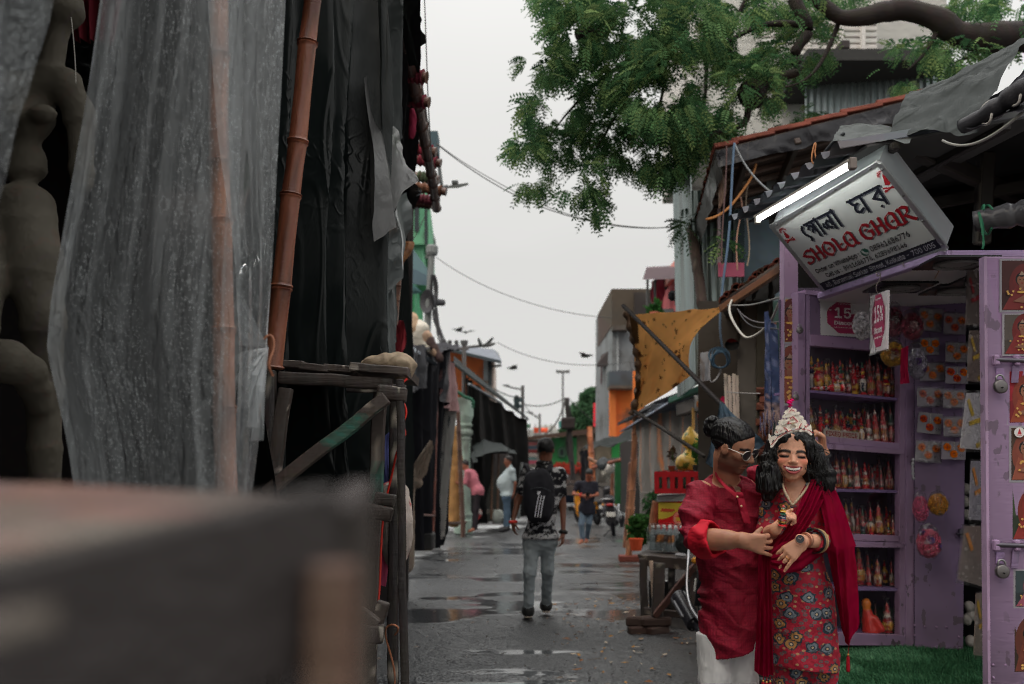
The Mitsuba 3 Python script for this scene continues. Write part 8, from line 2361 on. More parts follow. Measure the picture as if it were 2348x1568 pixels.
def man_body(p):
 d=sd_section(p,sec_offset(Rm[2:7],-.024))
 d=smin(d,sd_cap(p,at(1664,1112,4.42),mh.wpt(0,-.10,-.25),.057,.057),.015)
 d=smin(d,far_gate(p,mh.c,.17,mh.sd),.02)
 d=smin(d,sd_chain(p,[Jm['shR'],Jm['elR'],Jm['wrR']],[.055,.047,.030],.02),.02)
 d=smin(d,sd_cap(p,Jm['elR']*.6+Jm['wrR']*.4,Jm['elR']*.3+Jm['wrR']*.7,.042,.036),.02)
 d=smin(d,sd_chain(p,[Jm['shL'],Jm['elL'],Jm['wrL']],[.05,.043,.029],.02),.02)
 d=smin(d,far_gate(p,Jm['wrR']+[.09,0,0],.22,lambda x:sd_hand(x,hR)),.014)
 d=smin(d,far_gate(p,Jm['wrL']+[-.03,0,.09],.22,lambda x:sd_hand(x,hL)),.014)
 return d
m=nets(man_body,[.70,3.85,.55],[1.50,4.85,1.75],.0042)
def man_skin(v):
 c=mh.colour(v,SK_M,c8(140,84,76),c8(26,20,19),beard=.66,closed=True,lid=SK_M*.6)
 q=mh.loc(v)
 ch=(q[:,2]<-.75)&(v[:,0]<1.2)&(np.abs(v[:,0]-at(1692,1115,4.25)[0])<.035)&(v[:,2]<at(1692,1100,4.25)[2])&(v[:,2]>1.25)&(meshkit.fbm(v*[90,90,60],2)>.52)
 return np.where(ch[:,None],c*.45,c)
part('body',m,'m_skin',man_skin,man,smooth=True)
# finger nails
for P in(hR,hL):
 for kind,q,r in P:
  if kind=='f':
   e,d_=np.asarray(q[-1]),nrm(np.asarray(q[-1])-np.asarray(q[-2]))
   toc=nrm(EYE-e);toc=nrm(toc-d_*(toc@d_))
   part('nail',move(trimesh.creation.icosphere(1,1.0).apply_scale((.0042,.0042,.0042)),e+toc*r[-1]*.72),'m_skin',SK_M*1.25,man,smooth=True)
# kurta with an open neck and one rolled sleeve
def wedge(p,tri,front):
 """Distance to a triangular prism seen through the picture triangle, in front of the plane y = front."""
 a,b,c=tri
 q=EYE+(p-EYE)*((4.2-EYE[1])/np.maximum(p[:,1]-EYE[1],.1))[:,None]
 d=None
 for s_,e_ in((a,b),(b,c),(c,a)):
  t=e_-s_;n_=nrm([-t[2],0,t[0]])
  o_=(a+b+c)/3
  if(o_-s_)@n_>0:
   n_=-n_
  f=(q-s_)@n_
  d=f if d is None else np.maximum(d,f)
 return np.maximum(d,p[:,1]-front)
vn=[at(1640,1040,4.2),at(1706,1052,4.2),at(1696,1144,4.2)]
hemL,hemR=at(1608,1524,4.3),at(1730,1499,4.3)
cuffA,cuffB=at(1612,1262,4.2),at(1626,1205,4.2)
def man_kurta(p):
 d=sd_section(p,Rm)
 slv=sd_chain(p,[Jm['shR'],Jm['shR']*.5+Jm['elR']*.5+[-.012,0,0],Jm['elR']+[.0,0,.0],Jm['elR']*.82+Jm['wrR']*.18],[.078,.083,.072,.062],.03)
 slv=np.maximum(slv,(p-(Jm['elR']*.80+Jm['wrR']*.20))@nrm(Jm['wrR']-Jm['elR']))
 t=(p-Jm['shR'])@nrm(Jm['elR']-Jm['shR'])
 slv=slv+.010*np.abs(np.sin(p@np.array([30,10,52])+5*meshkit.noise(p*7)))**.8*np.clip(t/.15,0,1)
 d=smin(d,slv,.022)
 d=smin(d,sd_chain(p,[Jm['shL'],Jm['elL'],Jm['elL']*.4+Jm['wrL']*.6],[.078,.066,.050],.03),.05)
 z=p[:,2]
 o=Jm['elR']+[.05,.1,-.28]
 rad=np.arctan2(z-at(1600,1375,4.3)[2],p[:,0]-at(1592,1375,4.3)[0])
 rr=np.hypot(z-at(1600,1375,4.3)[2],p[:,0]-at(1592,1375,4.3)[0])
 d=d+.011*np.sin(rad*9+2*meshkit.noise(p*6))*np.exp(-rr/.22)*(z<1.2)
 d=d+folds(p,.021,[((.55,0,1),26,.55),((-.75,.2,.8),17,.45)],4)
 d=d+.006*np.abs(np.sin(p[:,0]*30+2*z+3*meshkit.noise(p*3)))*(z<1.0)
 hz=hemL[2]+(hemR[2]-hemL[2])*np.clip((p[:,0]-hemL[0])/(hemR[0]-hemL[0]),-.3,1.3)
 d=np.maximum(d,hz-z)
 d=smax(d,-wedge(p,vn,4.36),.006)
 return np.maximum(d,-sd_cap(p,at(1664,1112,4.42),mh.wpt(0,-.10,-.20),.061,.061))
def kcol(v):
 ck=(np.sin(v[:,2]*2*np.pi/.011)>.55)|(np.sin(v[:,0]*2*np.pi/.011)>.55)
 c=c8(140,22,46)*(.8+.4*meshkit.fbm(v*8,3)[:,None])
 return np.where(ck[:,None],c*.72,c)
m=nets(man_kurta,[.66,4.02,.48],[1.52,4.90,1.52],.0062)
part('kurta',m,'m_kurta',kcol,man,smooth=True)
KC=c8(160,28,50)
# rolled cuff, collar band, placket, buttons
cf=nrm(Jm['wrR']-Jm['elR']);cc_=Jm['elR']*.80+Jm['wrR']*.20
m=nets(lambda p:np.maximum(np.abs(sd_cap(p,cc_-cf*.06,cc_+cf*.05,.074,.066)+.006*np.sin(p@np.array([60,20,40])))-.006,np.abs((p-cc_)@cf-.01)-.042-.012*np.sin(p[:,2]*30)),cc_-.16,cc_+.16,.006)
part('cuff',m,'m_kurta',c8(190,24,44),man,smooth=True,label='rolled bright red cuff')
def ribbon(pts,n,wid,tilt):
 P=spline(pts,n)
 W=np.array([nrm([tilt[0]*(1-abs(2*t-1)),tilt[1],1])for t in np.linspace(0,1,n)])*np.asarray(wid)[:,None]
 v=np.stack([P-W*.5,P+[0,-.004,0],P+W*.5],0).reshape(-1,3)
 i_,j_=np.meshgrid(np.arange(2),np.arange(n-1),indexing='ij')
 return TM(v,np.stack([i_*n+j_,i_*n+j_+1,(i_+1)*n+j_+1,(i_+1)*n+j_],-1).reshape(-1,4))
part('collar',cat(ribbon([at(1702,1060,4.33),at(1668,1052,4.42),at(1646,1054,4.46),at(1637,1072,4.40),at(1643,1092,4.33),at(1664,1116,4.275),at(1688,1136,4.258)],40,np.linspace(.034,.022,40),(.0,.25)),ribbon([at(1640,1064,4.43),at(1641,1080,4.372),at(1652,1104,4.288),at(1676,1127,4.26)],24,np.linspace(.03,.02,24),(.0,.5))),'m_kurta',KC,man,smooth=True)
pl=[at(1694,1128,4.265),at(1698,1142,4.26),at(1706,1172,4.258),at(1714,1200,4.262)]
part('placket',cat(*[hull([a+[dx,dy,0]for a in(p0,p1)for dx in(-.016,.014)for dy in(0,.02)])for p0,p1 in zip(pl[:-1],pl[1:])]),'m_kurta',KC*.9,man,smooth=50)
for x,y in((1690,1139),(1699,1160)):
 part('button',move(trimesh.creation.icosphere(2,.005),at(x,y,4.245)),'m_gloss',c8(210,190,150),man,smooth=True)
# hair swept back into a bun
def man_hair(p):
 q=mh.loc(p)
 d=sd_ell(q,(0,-.10,.155),(.37,.45,.385))
 line=.14+.62*np.maximum(q[:,1]-.10,0)*1.6-.50*np.clip(-q[:,1]/.4,0,1)
 line=np.where(np.abs(q[:,0])>.2,np.maximum(line,np.where(q[:,1]>.10,.10,-9)),line)
 line=np.where((np.abs(q[:,0])>.2)&(q[:,1]>-.04)&(q[:,1]<.10),np.minimum(line,-.08),line)
 d=smax(d,line-q[:,2],.04)
 an=np.arctan2(q[:,0],q[:,2]+.2)
 d=d+.055*(meshkit.fbm(np.stack([an*13,q[:,1]*.9,q[:,2]*.9],1),4)-.5)
 bun=sd_ell(q,(0.0,-.60,.19),(.16,.15,.20))+.018*np.sin(q[:,2]*40+q[:,0]*30)
 bun=smin(bun,sd_ell(q,(.02,-.58,.06),(.12,.12,.11)),.04)
 d=smin(d,bun,.03)
 return d*mh.H
m=nets(man_hair,mh.c-[.24,.24,.16],mh.c+[.24,.24,.22],.004)
part('hair',m,'m_hair',lambda v:c8(17,16,18)*(.4+1.2*meshkit.fbm(v*60,2)[:,None]),man,smooth=True)
part('hair_tie',orient(trimesh.creation.torus(.022,.006,major_sections=18,minor_sections=7),mh.F@np.array([0,-1,.15]),mh.wpt(0,-.46,.19)),'m_plain',c8(30,28,32),man,smooth=True)
# glasses
gl=part('glasses',cat(*[tube(np.array([mh.wpt(s_*(.155+.115*math.cos(a)),.385-.05*abs(math.cos(a))*(s_*math.cos(a)>0),.0+.10*math.sin(a))for a in np.linspace(0,2*np.pi,22)]),.0022,5,cap=False)for s_ in(-1,1)],tube([mh.wpt(-.045,.40,.03),mh.wpt(0,.425,.045),mh.wpt(.045,.40,.03)],.002,5),*[tube([mh.wpt(s_*.27,.345,.03),mh.wpt(s_*.345,.10,.04),mh.wpt(s_*.36,-.08,.02)],.0022,5)for s_ in(-1,1)]),'m_metal',c8(200,196,190),man,smooth=True)
for s_ in(-1,1):
 part('lens',TM([mh.wpt(s_*.155,.375,0)]+[mh.wpt(s_*(.155+.11*math.cos(a)),.375-.04*abs(math.cos(a))*(s_*math.cos(a)>0),.095*math.sin(a))for a in np.linspace(0,2*np.pi,19)[:-1]],[[0,i+1,(i+1)%18+1,(i+1)%18+1]for i in range(18)]),'m_pet',(.10,.095,.10),gl)
# white trousers
def man_pants(p):
 d=smin(sd_chain(p,[at(1634,1400,4.42),at(1636,1560,4.40),at(1640,1800,4.42)],[.085,.068,.055],.02),sd_chain(p,[at(1698,1400,4.46),at(1700,1560,4.46),at(1700,1800,4.47)],[.085,.072,.058],.02),.015)
 d=d+folds(p,.008,[((.3,0,1),24,.5),((1,0,.1),60,.3)],2)
 return np.maximum(d,np.maximum(p[:,2]-.72,.09-p[:,2]))
m=nets(man_pants,[.6,4.2,.05],[1.3,4.7,.75],.009)
part('trousers',m,'m_cloth',c8(206,204,206),man,smooth=True)
for x,Y in((1640,4.42),(1700,4.47)):
 b_=at(x,1800,Y)*[1,1,0]
 part('shoe',nets(lambda p:smin(sd_cap(p,b_+[0,0,.05],b_+[.05,-.15,.035],.045,.038),sd_cap(p,b_+[0,.03,.06],b_+[0,.02,.1],.045,.05),.03),b_-[.15,.3,.0],b_+[.2,.15,.2],.012),'m_plain',c8(60,44,36),man,smooth=True)
# the woman
wom=thing('person','laughing woman in a red floral kameez and maroon dupatta wearing a white crown','person')
wh=Head(at(1811,1047,4.24),(-.10,-1,.02),(.06,-.04,1),.206,smile=True,wide=1.14)
Rw=person_sections([(1096,1796,1850,.12,.0),(1108,1774,1882,.16,.0),(1125,1762,1900,.20,.0),(1160,1766,1896,.24,-.01),(1205,1768,1888,.24,-.01),(1250,1766,1884,.22,.0),(1300,1762,1896,.25,.0),(1370,1762,1912,.27,.01),(1450,1764,1920,.27,.01),(1570,1767,1929,.27,.02)],YW)
Jw=dict(shR=at(1776,1132,4.32),elR=at(1758,1226,4.30),wrR=at(1777,1213,4.11),shL=at(1888,1128,4.32),elL=at(1908,1240,4.24),wrL=at(1841,1240,4.07))
wR=hand(Jw['wrR'],(.55,-.35,.72),(.45,.2,-.7),1,(1.15,1.1,1.1,1.1),.5,.06,.86,thumb_dir=(.35,-.3,.8))
wL=hand(Jw['wrL'],(-.78,-.05,-.62),(.3,.9,-.3),1,(.22,.28,.34,.40),.12,.12,.88,thumb_dir=(-.9,.1,-.35))
wv=[at(1787,1075,4.2),at(1866,1075,4.2),at(1816,1163,4.2)]
def wom_body(p):
 d=sd_section(p,sec_offset(Rw[:7],-.020))
 d=smin(d,sd_cap(p,at(1822,1116,4.33),wh.wpt(0,-.10,-.25),.052,.046),.03)
 d=smin(d,far_gate(p,wh.c,.16,wh.sd),.018)
 for q,P in(('R',wR),('L',wL)):
  d=smin(d,sd_chain(p,[Jw['sh'+q],Jw['el'+q],Jw['wr'+q]],[.042,.037,.024],.02),.018)
  d=smin(d,far_gate(p,Jw['wr'+q]+(np.array([.04,0,.05])if q=='R' else np.array([-.06,0,-.05])),.2,lambda x,P=P:sd_hand(x,P)),.012)
 return d
m=nets(wom_body,[1.02,3.9,.70],[1.52,4.6,1.72],.0037)
part('body',m,'m_skin',lambda v:wh.colour(v,SK_W,c8(150,58,60),c8(18,13,13),blush=.8,closed=True,lid=c8(132,92,80)),wom,smooth=True)
for P in(wR,wL):
 for kind,q,r in P:
  if kind=='f':
   e,d_=np.asarray(q[-1]),nrm(np.asarray(q[-1])-np.asarray(q[-2]))
   toc=nrm(EYE-e);toc=nrm(toc-d_*(toc@d_))
   part('nail',move(trimesh.creation.icosphere(1,.0038),e+toc*r[-1]*.72),'m_skin',SK_W*[1.2,1.0,1.0],wom,smooth=True)
# floral kameez
def flower_base(p,n,uv):
 x,z=dr.atan2(p.x-1.27,4.62-p.y)*.30+dr.select(p.y<4.1,p.x*.5,0.0),p.z
 c=mi.Color3f(.34,.016,.036)*(.8+.4*fbm(p.x*6,p.y*6,p.z*6,2))
 d1,d2,w=voronoi(x*52,z*52)
 leaf=dr.select((w>.35)&(d1<.34)&(d1>.10),1.0,0.0)
 c=mix(c,mix((.035,.05,.06),(.12,.13,.13),w),leaf*.85)
 c=mix(c,(.42,.22,.12),dr.select((w<.22)&(d1<.26),1.0,0.0))
 e1,e2,u=voronoi(x*18+5,z*15.5+3)
 big=u>.30
 pet=.30+.05*dr.sin(u*90+dr.atan2(z*15.5-dr.floor(z*15.5)-.5,x*18-dr.floor(x*18)-.5)*7)
 c=mix(c,(.028,.042,.06),dr.select(big&(e1<pet+.07),1.0,0.0))
 c=mix(c,mix((.16,.19,.22),(.40,.20,.07),dr.select(u>.62,1.0,0.0)),dr.select(big&(e1<pet-.03),1.0,0.0))
 c=mix(c,(.04,.05,.07),dr.select(big&(e1<.13),1.0,0.0))
 return mix(c,(.50,.40,.26),dr.select(big&(e1<.07),1.0,0.0))
mat('m_floral',pr(proc(flower_base),.7,specular=.3,sheen=.3,bump=proc(f_cloth2,2e-3),scale=.014),vc=False)
def kameez(p):
 d=sd_section(p,Rw)
 d=smin(d,sd_chain(p,[Jw['shR'],Jw['elR'],Jw['elR']*.7+Jw['wrR']*.3],[.060,.052,.046],.03),.03)
 d=smin(d,sd_chain(p,[Jw['shL'],Jw['elL'],Jw['elL']*.35+Jw['wrL']*.65],[.060,.054,.046],.03),.02)
 cl=nrm(Jw['wrL']-Jw['elL'])
 cut=(p-(Jw['elL']*.35+Jw['wrL']*.65))@cl
 d=np.where((np.linalg.norm(p-Jw['wrL'],axis=1)<.12),np.maximum(d,cut),d)
 z=p[:,2]
 d=d+folds(p,.009,[((.5,0,1),24,.5),((-.6,.2,.8),17,.5)],8)
 d=d+.010*np.sin(p[:,0]*34+2*np.sin(z*4)+p[:,1]*20)*np.clip((1.05-z)/.4,0,1)
 hz=at(1767,1534,4.2)[2]+(at(1928,1552,4.2)[2]-at(1767,1534,4.2)[2])*np.clip((p[:,0]-1.1)/.32,0,1)
 d=np.maximum(d,hz-z)
 d=smax(d,-wedge(p,wv,4.27),.005)
 return np.maximum(d,-sd_cap(p,at(1822,1125,4.34),wh.wpt(0,-.10,-.2),.058,.055))
m=nets(kameez,[1.0,3.98,.48],[1.55,4.62,1.47],.0062)
part('kameez',m,'m_floral',parent=wom,smooth=True)
for i,(a,b)in enumerate((((1793,1106),(1816,1159)),((1858,1104),(1816,1159)))):
 P=spline([at(a[0],a[1],4.225+.02),at((a[0]+b[0])/2-(3 if i==0 else-3),(a[1]+b[1])/2,4.17),at(*b,4.155)],30)
 part('neck_trim',tube(P,.0058+.0016*np.sin(np.arange(30)*2.5),6),'m_plain',c8(168,148,122),wom,smooth=True)
cl=nrm(Jw['wrL']-Jw['elL']);cc_=Jw['elL']*.36+Jw['wrL']*.64
for i,(o,c_)in enumerate(((0.0,c8(40,40,44)),(-.012,c8(206,178,130)),(-.024,c8(180,150,110)))):
 part('cuff_trim',orient(lathe([(.0475,-.006),(.0505,-.006),(.0505,.006),(.0475,.006),(.0475,-.006)],28),cl,cc_+cl*o),'m_metal' if i==1 else 'm_cloth',c_,wom,smooth=35)
# slim trousers below
def wp(p):
 d=smin(sd_cap(p,at(1812,1500,4.32),at(1815,1820,4.33),.075,.05),sd_cap(p,at(1882,1500,4.32),at(1876,1820,4.33),.075,.05),.01)
 return np.maximum(d+.004*np.sin(p[:,0]*90),np.maximum(p[:,2]-.66,.06-p[:,2]))
part('trousers',nets(wp,[1.0,4.15,.0],[1.5,4.5,.7],.010),'m_floral',parent=wom,smooth=True)
for x in(1815,1876):
 b_=at(x,1820,4.33)*[1,1,0]
 part('shoe',nets(lambda p:sd_cap(p,b_+[0,.03,.035],b_+[0,-.14,.03],.038,.034),b_-[.1,.25,.0],b_+[.1,.12,.12],.012),'m_plain',c8(70,40,36),wom,smooth=True)
# smile: mouth opening, upper teeth, lips
xm=np.linspace(-.165,.165,41)
zt,zb=-.228+.9*xm**2,np.minimum(-.330+4.4*xm**2,-.229+.9*xm**2)
def face_patch(x,z0,z1,lift,nv):
 X=np.tile(x,nv);Z=np.concatenate([z0+(z1-z0)*t for t in np.linspace(0,1,nv)])
 Yf=wh.surf(X,Z)+lift
 P_=wh.c+(np.stack([X*wh.wide,Yf,Z],1)*wh.H)@wh.F.T
 n=len(x)
 i,j=np.meshgrid(np.arange(nv-1),np.arange(n-1),indexing='ij')
 return TM(P_,np.stack([i*n+j,i*n+j+1,(i+1)*n+j+1,(i+1)*n+j],-1).reshape(-1,4))
part('mouth',face_patch(xm,zt,zb,.006,6),'m_plain',c8(56,18,20),wom,smooth=True)
xt=xm[np.abs(xm)<.130];zt_=-.232+.9*xt**2
part('teeth',face_patch(xt,zt_,np.maximum(zt_-.052*(1-(xt/.16)**4),-.322+4.4*xt**2),.014,5),'m_gloss',c8(226,220,212),wom,smooth=True)
LP=lambda z:[wh.wpt(x_,y_,z_)for x_,y_,z_ in zip(xm,wh.surf(xm,z)+.004,z)]
part('upper_lip',tube(LP(zt+.006),wh.H*(.006+.016*(1-(xm/.168)**2)),8),'m_skin',c8(150,62,64),wom,smooth=True)
part('lower_lip',tube(LP(zb-.008),wh.H*(.005+.024*(1-(xm/.168)**2)),8),'m_skin',c8(164,70,70),wom,smooth=True)
# long wavy hair
def wom_hair(p):
 q=wh.loc(p)
 d=sd_ell(q,(0,-.10,.15),(.40,.45,.42))
 part_=.012*np.exp(-(q[:,0]/.02)**2)*(q[:,2]>.3)
 face=sd_ell(q,(0,.36,-.06),(.30,.42,.45))
 d=smax(d,-face,.03)
 L=[at(1790,1018,4.24),at(1772,1050,4.25),at(1766,1085,4.23),at(1760,1112,4.21),at(1757,1136,4.215)]
 R=[at(1846,1018,4.26),at(1860,1050,4.28),at(1870,1085,4.28),at(1880,1100,4.26),at(1886,1112,4.24)]
 B=[at(1820,1010,4.36),at(1822,1060,4.40),at(1822,1120,4.42),at(1825,1170,4.44)]
 w=sd_chain(p,L,[.032,.040,.046,.042,.022],.03)
 w=smin(w,sd_chain(p,R,[.034,.050,.062,.057,.032],.03),.02)
 w=smin(w,sd_chain(p,B,[.08,.10,.10,.06],.03),.03)
 w=smax(w,-face*wh.H,.01)
 d=smin(d*wh.H,w,.025)+part_
 st=p@np.array([150,150,12.0])+6*meshkit.fbm(p*[9,9,5],2)
 st2=p@np.array([-90,120,22.0])+8*meshkit.noise(p*8)
 return d+.0052*np.sin(st)+.0040*np.sin(st2)+.012*(meshkit.fbm(p*[20,20,7],3)-.5)+.003*np.sin(p[:,2]*95+7*meshkit.noise(p*14))
m=nets(wom_hair,[1.02,3.98,1.15],[1.50,4.60,1.70],.0052)
part('hair',m,'m_hair',lambda v:c8(13,12,14)*(.55+1.0*meshkit.fbm(v*[50,50,12],2)[:,None]),wom,smooth=True)
rs=np.random.default_rng(31)
strands=[]
for i in range(60):
 s_=rs.random()<.45
 x0=rs.uniform(1752,1790)if s_ else rs.uniform(1852,1896)
 y0=rs.uniform(1020,1080)
 pts=[at(x0+(10 if s_ else-12),y0,4.22),at(x0+rs.normal(-3 if s_ else 3,4),y0+18,4.19+rs.uniform(-.02,.03)),at(x0+rs.normal(2 if s_ else-2,4),y0+34,4.19),at(x0+rs.normal(-4 if s_ else 5,5),y0+50,4.185),at(x0+rs.normal(-3 if s_ else 7,6),y0+rs.uniform(58,82),4.19)]
 strands.append(tube(spline(pts,12),np.linspace(.0014,.0006,12),4,cap=False))
part('hair_strands',strands,'m_hair',c8(18,17,19),wom,smooth=True,kind='stuff')
# watch, rings, bangle
ringband(Jw['wrL']+[.012,0,.004],Jw['wrL']-Jw['elL'],.0275,.0045,c8(196,140,116),wom,'watch_strap','m_metal')
wf=at(1834,1236,4.02)
W_=part('watch_case',orient(lathe([(0,-.004),(.0195,-.004),(.0205,.0),(.0195,.004),(.017,.0045),(0,.004)],24),(-.25,-1,.15),wf+[0,.003,0]),'m_metal',c8(200,146,122),wom,smooth=35)
part('watch_dial',orient(lathe([(0,.0048),(.0165,.0048),(.0165,.0040),(0,.004)][::-1],24),(-.25,-1,.15),wf+[0,.003,0]),'m_gloss',c8(32,34,40),W_)
part('watch_hand',cat(tube([wf+[0,-.003,0],wf+[-.009,-.002,.007]],.0009,4),tube([wf+[0,-.003,0],wf+[.007,-.004,.008]],.0009,4)),'m_metal',c8(220,190,170),W_)
for P,j,c_ in((wL,1,c8(206,150,90)),(hL,1,c8(200,200,204))):
 fg=[q for kd,q,r in P if kd=='f'][j]
 a_,b_=np.asarray(fg[0]),np.asarray(fg[1])
 part('ring',orient(trimesh.creation.torus(.0098,.0022,major_sections=16,minor_sections=6),b_-a_,a_*.45+b_*.55),'m_metal',c_,wom if P is wL else man,smooth=True)
ringband(Jm['wrL']+[0,0,-.01],[-.1,-.2,1],.034,.004,c8(30,30,32),man,'bracelet')
# small painted bottle in her hand
m,c=bottle_mesh('slim',.085,.062,5)
bk=thing('held_bottle','tiny painted red and yellow bottle held in the woman\'s fist','bottle')
part('body',orient(m,(.05,-.15,1),at(1793,1206,4.07)),'m_gloss',c,bk,smooth=True)
# dupatta
DU=c8(140,16,48)
mat('m_dupatta',{'type':'principledthin','base_color':VC,'roughness':.5,'diff_trans':.7,'eta':1.35},True)
dup_=thing('dupatta','thin maroon dupatta draped over the woman\'s shoulder and arm','dupatta')
def veil(top,bot,Yt,Yb,nu,nv,pleats,amp,seed,bow=0.0):
 t,b=np.asarray(top,float),np.asarray(bot,float)
 def fn(U,V):
  s,s2=np.linspace(0,1,len(t)),np.linspace(0,1,len(b))
  out=np.zeros(U.shape+(3,))
  for j,u in enumerate(U[0]):
   A=at(np.interp(u,s,t[:,0]),np.interp(u,s,t[:,1]),np.interp(u,s,Yt));B=at(np.interp(u,s2,b[:,0]),np.interp(u,s2,b[:,1]),np.interp(u,s2,Yb))
   out[:,j]=A+(B-A)*V[:,j:j+1]
  ph=U*pleats+.5*meshkit.fbm(np.stack([U*2.5+seed,V*1.5,U*0],-1),2)
  out[...,1]+=amp*(np.abs(np.sin(ph*np.pi))-.5)+amp*1.2*(meshkit.fbm(np.stack([U*pleats*1.5,V*3,U*0+seed],-1),3)-.5)
  out[...,1]-=bow*np.sin(V*np.pi)
  return out
 return grid(fn,nu,nv)
dc=lambda v:DU*(.8+.4*meshkit.fbm(v*7,3)[:,None])
m,uv=veil([(1858,1100),(1872,1096),(1890,1100),(1906,1108)],[(1764,1262),(1764,1280),(1768,1296),(1776,1306)],[4.20,4.21,4.22,4.24],[4.13,4.12,4.13,4.15],40,40,5,.022,3,.065)
part('chest_drape',m,'m_dupatta',dc,dup_,smooth=True)
m,uv=veil([(1764,1262),(1790,1245),(1830,1232),(1880,1210)],[(1766,1298),(1795,1316),(1835,1308),(1890,1270)],[4.12,4.09,4.11,4.18],[4.12,4.07,4.11,4.18],50,24,1.2,.02,5,.01)
v=np.array(m.vertices);v[:,1]-=.014*np.abs(np.sin(uv[:,1]*np.pi*3.5+uv[:,0]*2));m=trimesh.Trimesh(v,m.faces,process=False)
part('waist_swag',m,'m_dupatta',dc,dup_,smooth=True)
m,uv=veil([(1868,1100),(1882,1098),(1898,1102),(1912,1114)],[(1898,1258),(1920,1272),(1940,1270),(1960,1250)],[4.22,4.22,4.25,4.30],[4.14,4.13,4.16,4.24],40,40,3,.018,7,.02)
part('shoulder_fall',m,'m_dupatta',dc,dup_,smooth=True)
m,uv=veil([(1892,1240),(1916,1255),(1940,1262),(1961,1250)],[(1930,1440),(1937,1468),(1946,1484),(1971,1430)],[4.15,4.13,4.15,4.22],[4.17,4.15,4.14,4.20],40,50,3,.03,9,.0)
part('arm_fall',m,'m_dupatta',dc,dup_,smooth=True)
m,uv=veil([(1742,1255),(1750,1262),(1758,1266),(1766,1264)],[(1728,1536),(1742,1548),(1758,1552),(1774,1548)],[4.13,4.12,4.11,4.11],[4.12,4.11,4.10,4.10],30,60,4,.03,11,.0)
part('front_fall',m,'m_dupatta',dc,dup_,smooth=True)
for x,y,Y,L in((1945,1484,4.14,56),(1758,1552,4.1,40),(1766,1550,4.1,40),(1750,1550,4.1,36)):
 part('tassel',cat(tube([at(x,y,Y),at(x-1,y+L*.35,Y)],.0016,4),tube(spline([at(x-1,y+L*.35,Y),at(x-1,y+L*.5,Y),at(x-1,y+L,Y)],8),[.004,.007,.007,.0075,.008,.008,.008,.006],7)),'m_cloth',c8(150,20,36),dup_,smooth=True)
 part('bead',move(trimesh.creation.icosphere(1,.005),at(x-1,y+L*.3,Y)),'m_metal',c8(206,160,90),dup_,smooth=True)
# pith crown
cr=thing('pith_crown','white pith bridal crown with red lines and a magenta feather tip','crown')
CW=c8(222,216,206)
co=at(1817,991,4.155)
ux=nrm([1,.05,.20]);uz=nrm(np.array([-.03,.12,1]));uy_=nrm(np.cross(uz,ux))
sc_=4.17/FOC
def crown_plate(poly,lift,t):
 m=trimesh.util.concatenate([trimesh.creation.extrude_polygon(g,t,engine='earcut')for g in getattr(poly,'geoms',[poly])if g.area>1e-7])
 m=slice_refine(m,0,.012)
 v=np.asarray(m.vertices)
 x,z,d=v[:,0],v[:,1],v[:,2]+lift
 Rr=.15
 a=x/Rr
 p=co+ux*(np.sin(a)*(Rr+d))[:,None]-uy_*(-(1-np.cos(a))*Rr+d*np.cos(a))[:,None]*1+uz*z[:,None]
 return trimesh.Trimesh(p,m.faces,process=False)
def sc(poly):
 return sa.scale(poly,sc_*1.22,sc_*.80,origin=(0,0))
C_=lambda x,y,r:sg.Point(x,y).buffer(r,6)
def petals(x,y,r,n,k=.34):
 return unary_union([C_(x+r*math.cos(a),y+r*math.sin(a),r*k)for a in np.linspace(0,2*np.pi,n+1)[:-1]]+[C_(x,y,r)])
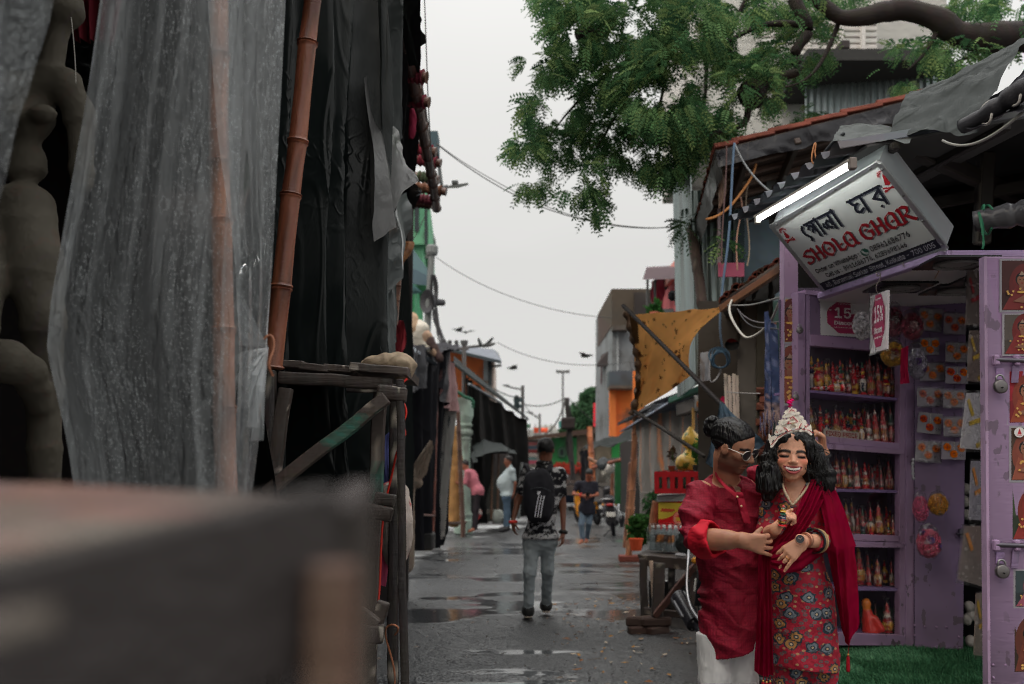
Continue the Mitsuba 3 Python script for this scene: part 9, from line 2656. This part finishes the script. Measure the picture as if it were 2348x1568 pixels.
base=unary_union([sg.LineString([(-42,-26),(-30,-8),(-12,3),(0,6),(14,4),(32,-4),(42,-14)]).buffer(3.2),sg.Polygon([(-24,-2),(24,0),(18,22),(8,42),(0,58),(-8,42),(-18,22)]),
     petals(0,60,7,8),petals(-8,61,4,6),petals(8,61,4,6),petals(-11,50,5,7),petals(12,50,5,7),petals(-17,36,6.5,8),petals(18,36,6.5,8),petals(-23,22,6.5,8),petals(24,22,6.5,8),petals(-27,10,6,8),petals(28,12,6,8),petals(-35,-4,5,8),petals(38,2,5.5,8),sg.Polygon([(-43,-24),(-38,-6),(-45,12),(-47,-4)]),sg.Polygon([(36,2),(44,14),(46,-4),(42,-12)]),C_(0,70,4),C_(-7,64,3),C_(7,64,3)])
part('back_plate',crown_plate(sc(base),-.004,.004),'m_matt',CW,cr,smooth=False)
for nm,g,lf,c_ in(('front_plate',unary_union([petals(0,14,10,10),petals(-12,10,5,7),petals(12,10,5,7),petals(0,34,7,9),petals(0,50,4.5,7),petals(-18,8,4,7),petals(19,9,4,7)]).difference(unary_union([C_(0,14,6),C_(0,34,3.5)])),.003,CW),):
 part(nm,crown_plate(sc(g),lf,.006),'m_matt',c_,cr,smooth=False)
rc=np.random.default_rng(6)
for i in range(34):
 t=rc.uniform(0,1);z=62*t**1.1
 x=rc.uniform(-1,1)*(27*(1-t)+8)
 g=petals(x,z+4-abs(x)*.35,rc.uniform(1.6,3.0),6,.5)
 part('petal',crown_plate(sc(g),.006+.004*rc.random(),.004),'m_matt',CW*rc.uniform(.85,1.05),cr)
for pts in([(-9,26),(0,46),(9,26),(-9,26)],[(-16,18),(-10,8),(-14,2)],[(16,19),(11,9),(15,4)],[(-30,12),(-25,4),(-20,14)],[(30,14),(25,6),(21,15)],[(-40,-22),(-28,-6),(-10,4),(0,7),(12,5),(30,-3),(40,-12)],[(-5,58),(0,64),(5,58)]):
 part('red_line',crown_plate(sc(sg.LineString(pts).buffer(.75)),.0115,.0015),'m_plain',c8(176,30,50),cr)
for x,z,r,c_ in((0,8,3.4,c8(170,168,166)),(-13,5,2.2,c8(60,52,56)),(13,6,2.2,c8(60,52,56)),(0,24,3.0,c8(170,150,120)),(-19,3,1.6,c8(70,60,60)),(20,5,1.6,c8(70,60,60))):
 part('jewel',crown_plate(sc(C_(x,z,r)),.012,.003),'m_gloss',c_,cr)
ft=co+uz*61*sc_
part('feather',nets(lambda p:sd_chain(p,[ft,ft+[-.004,-.004,.014],ft+[.014,-.004,.028]],[.006,.009,.004],.006)+.004*np.sin(p[:,2]*500+p[:,0]*300),ft-.03,ft+.05,.0026),'m_cloth',c8(226,24,120),cr,smooth=True)
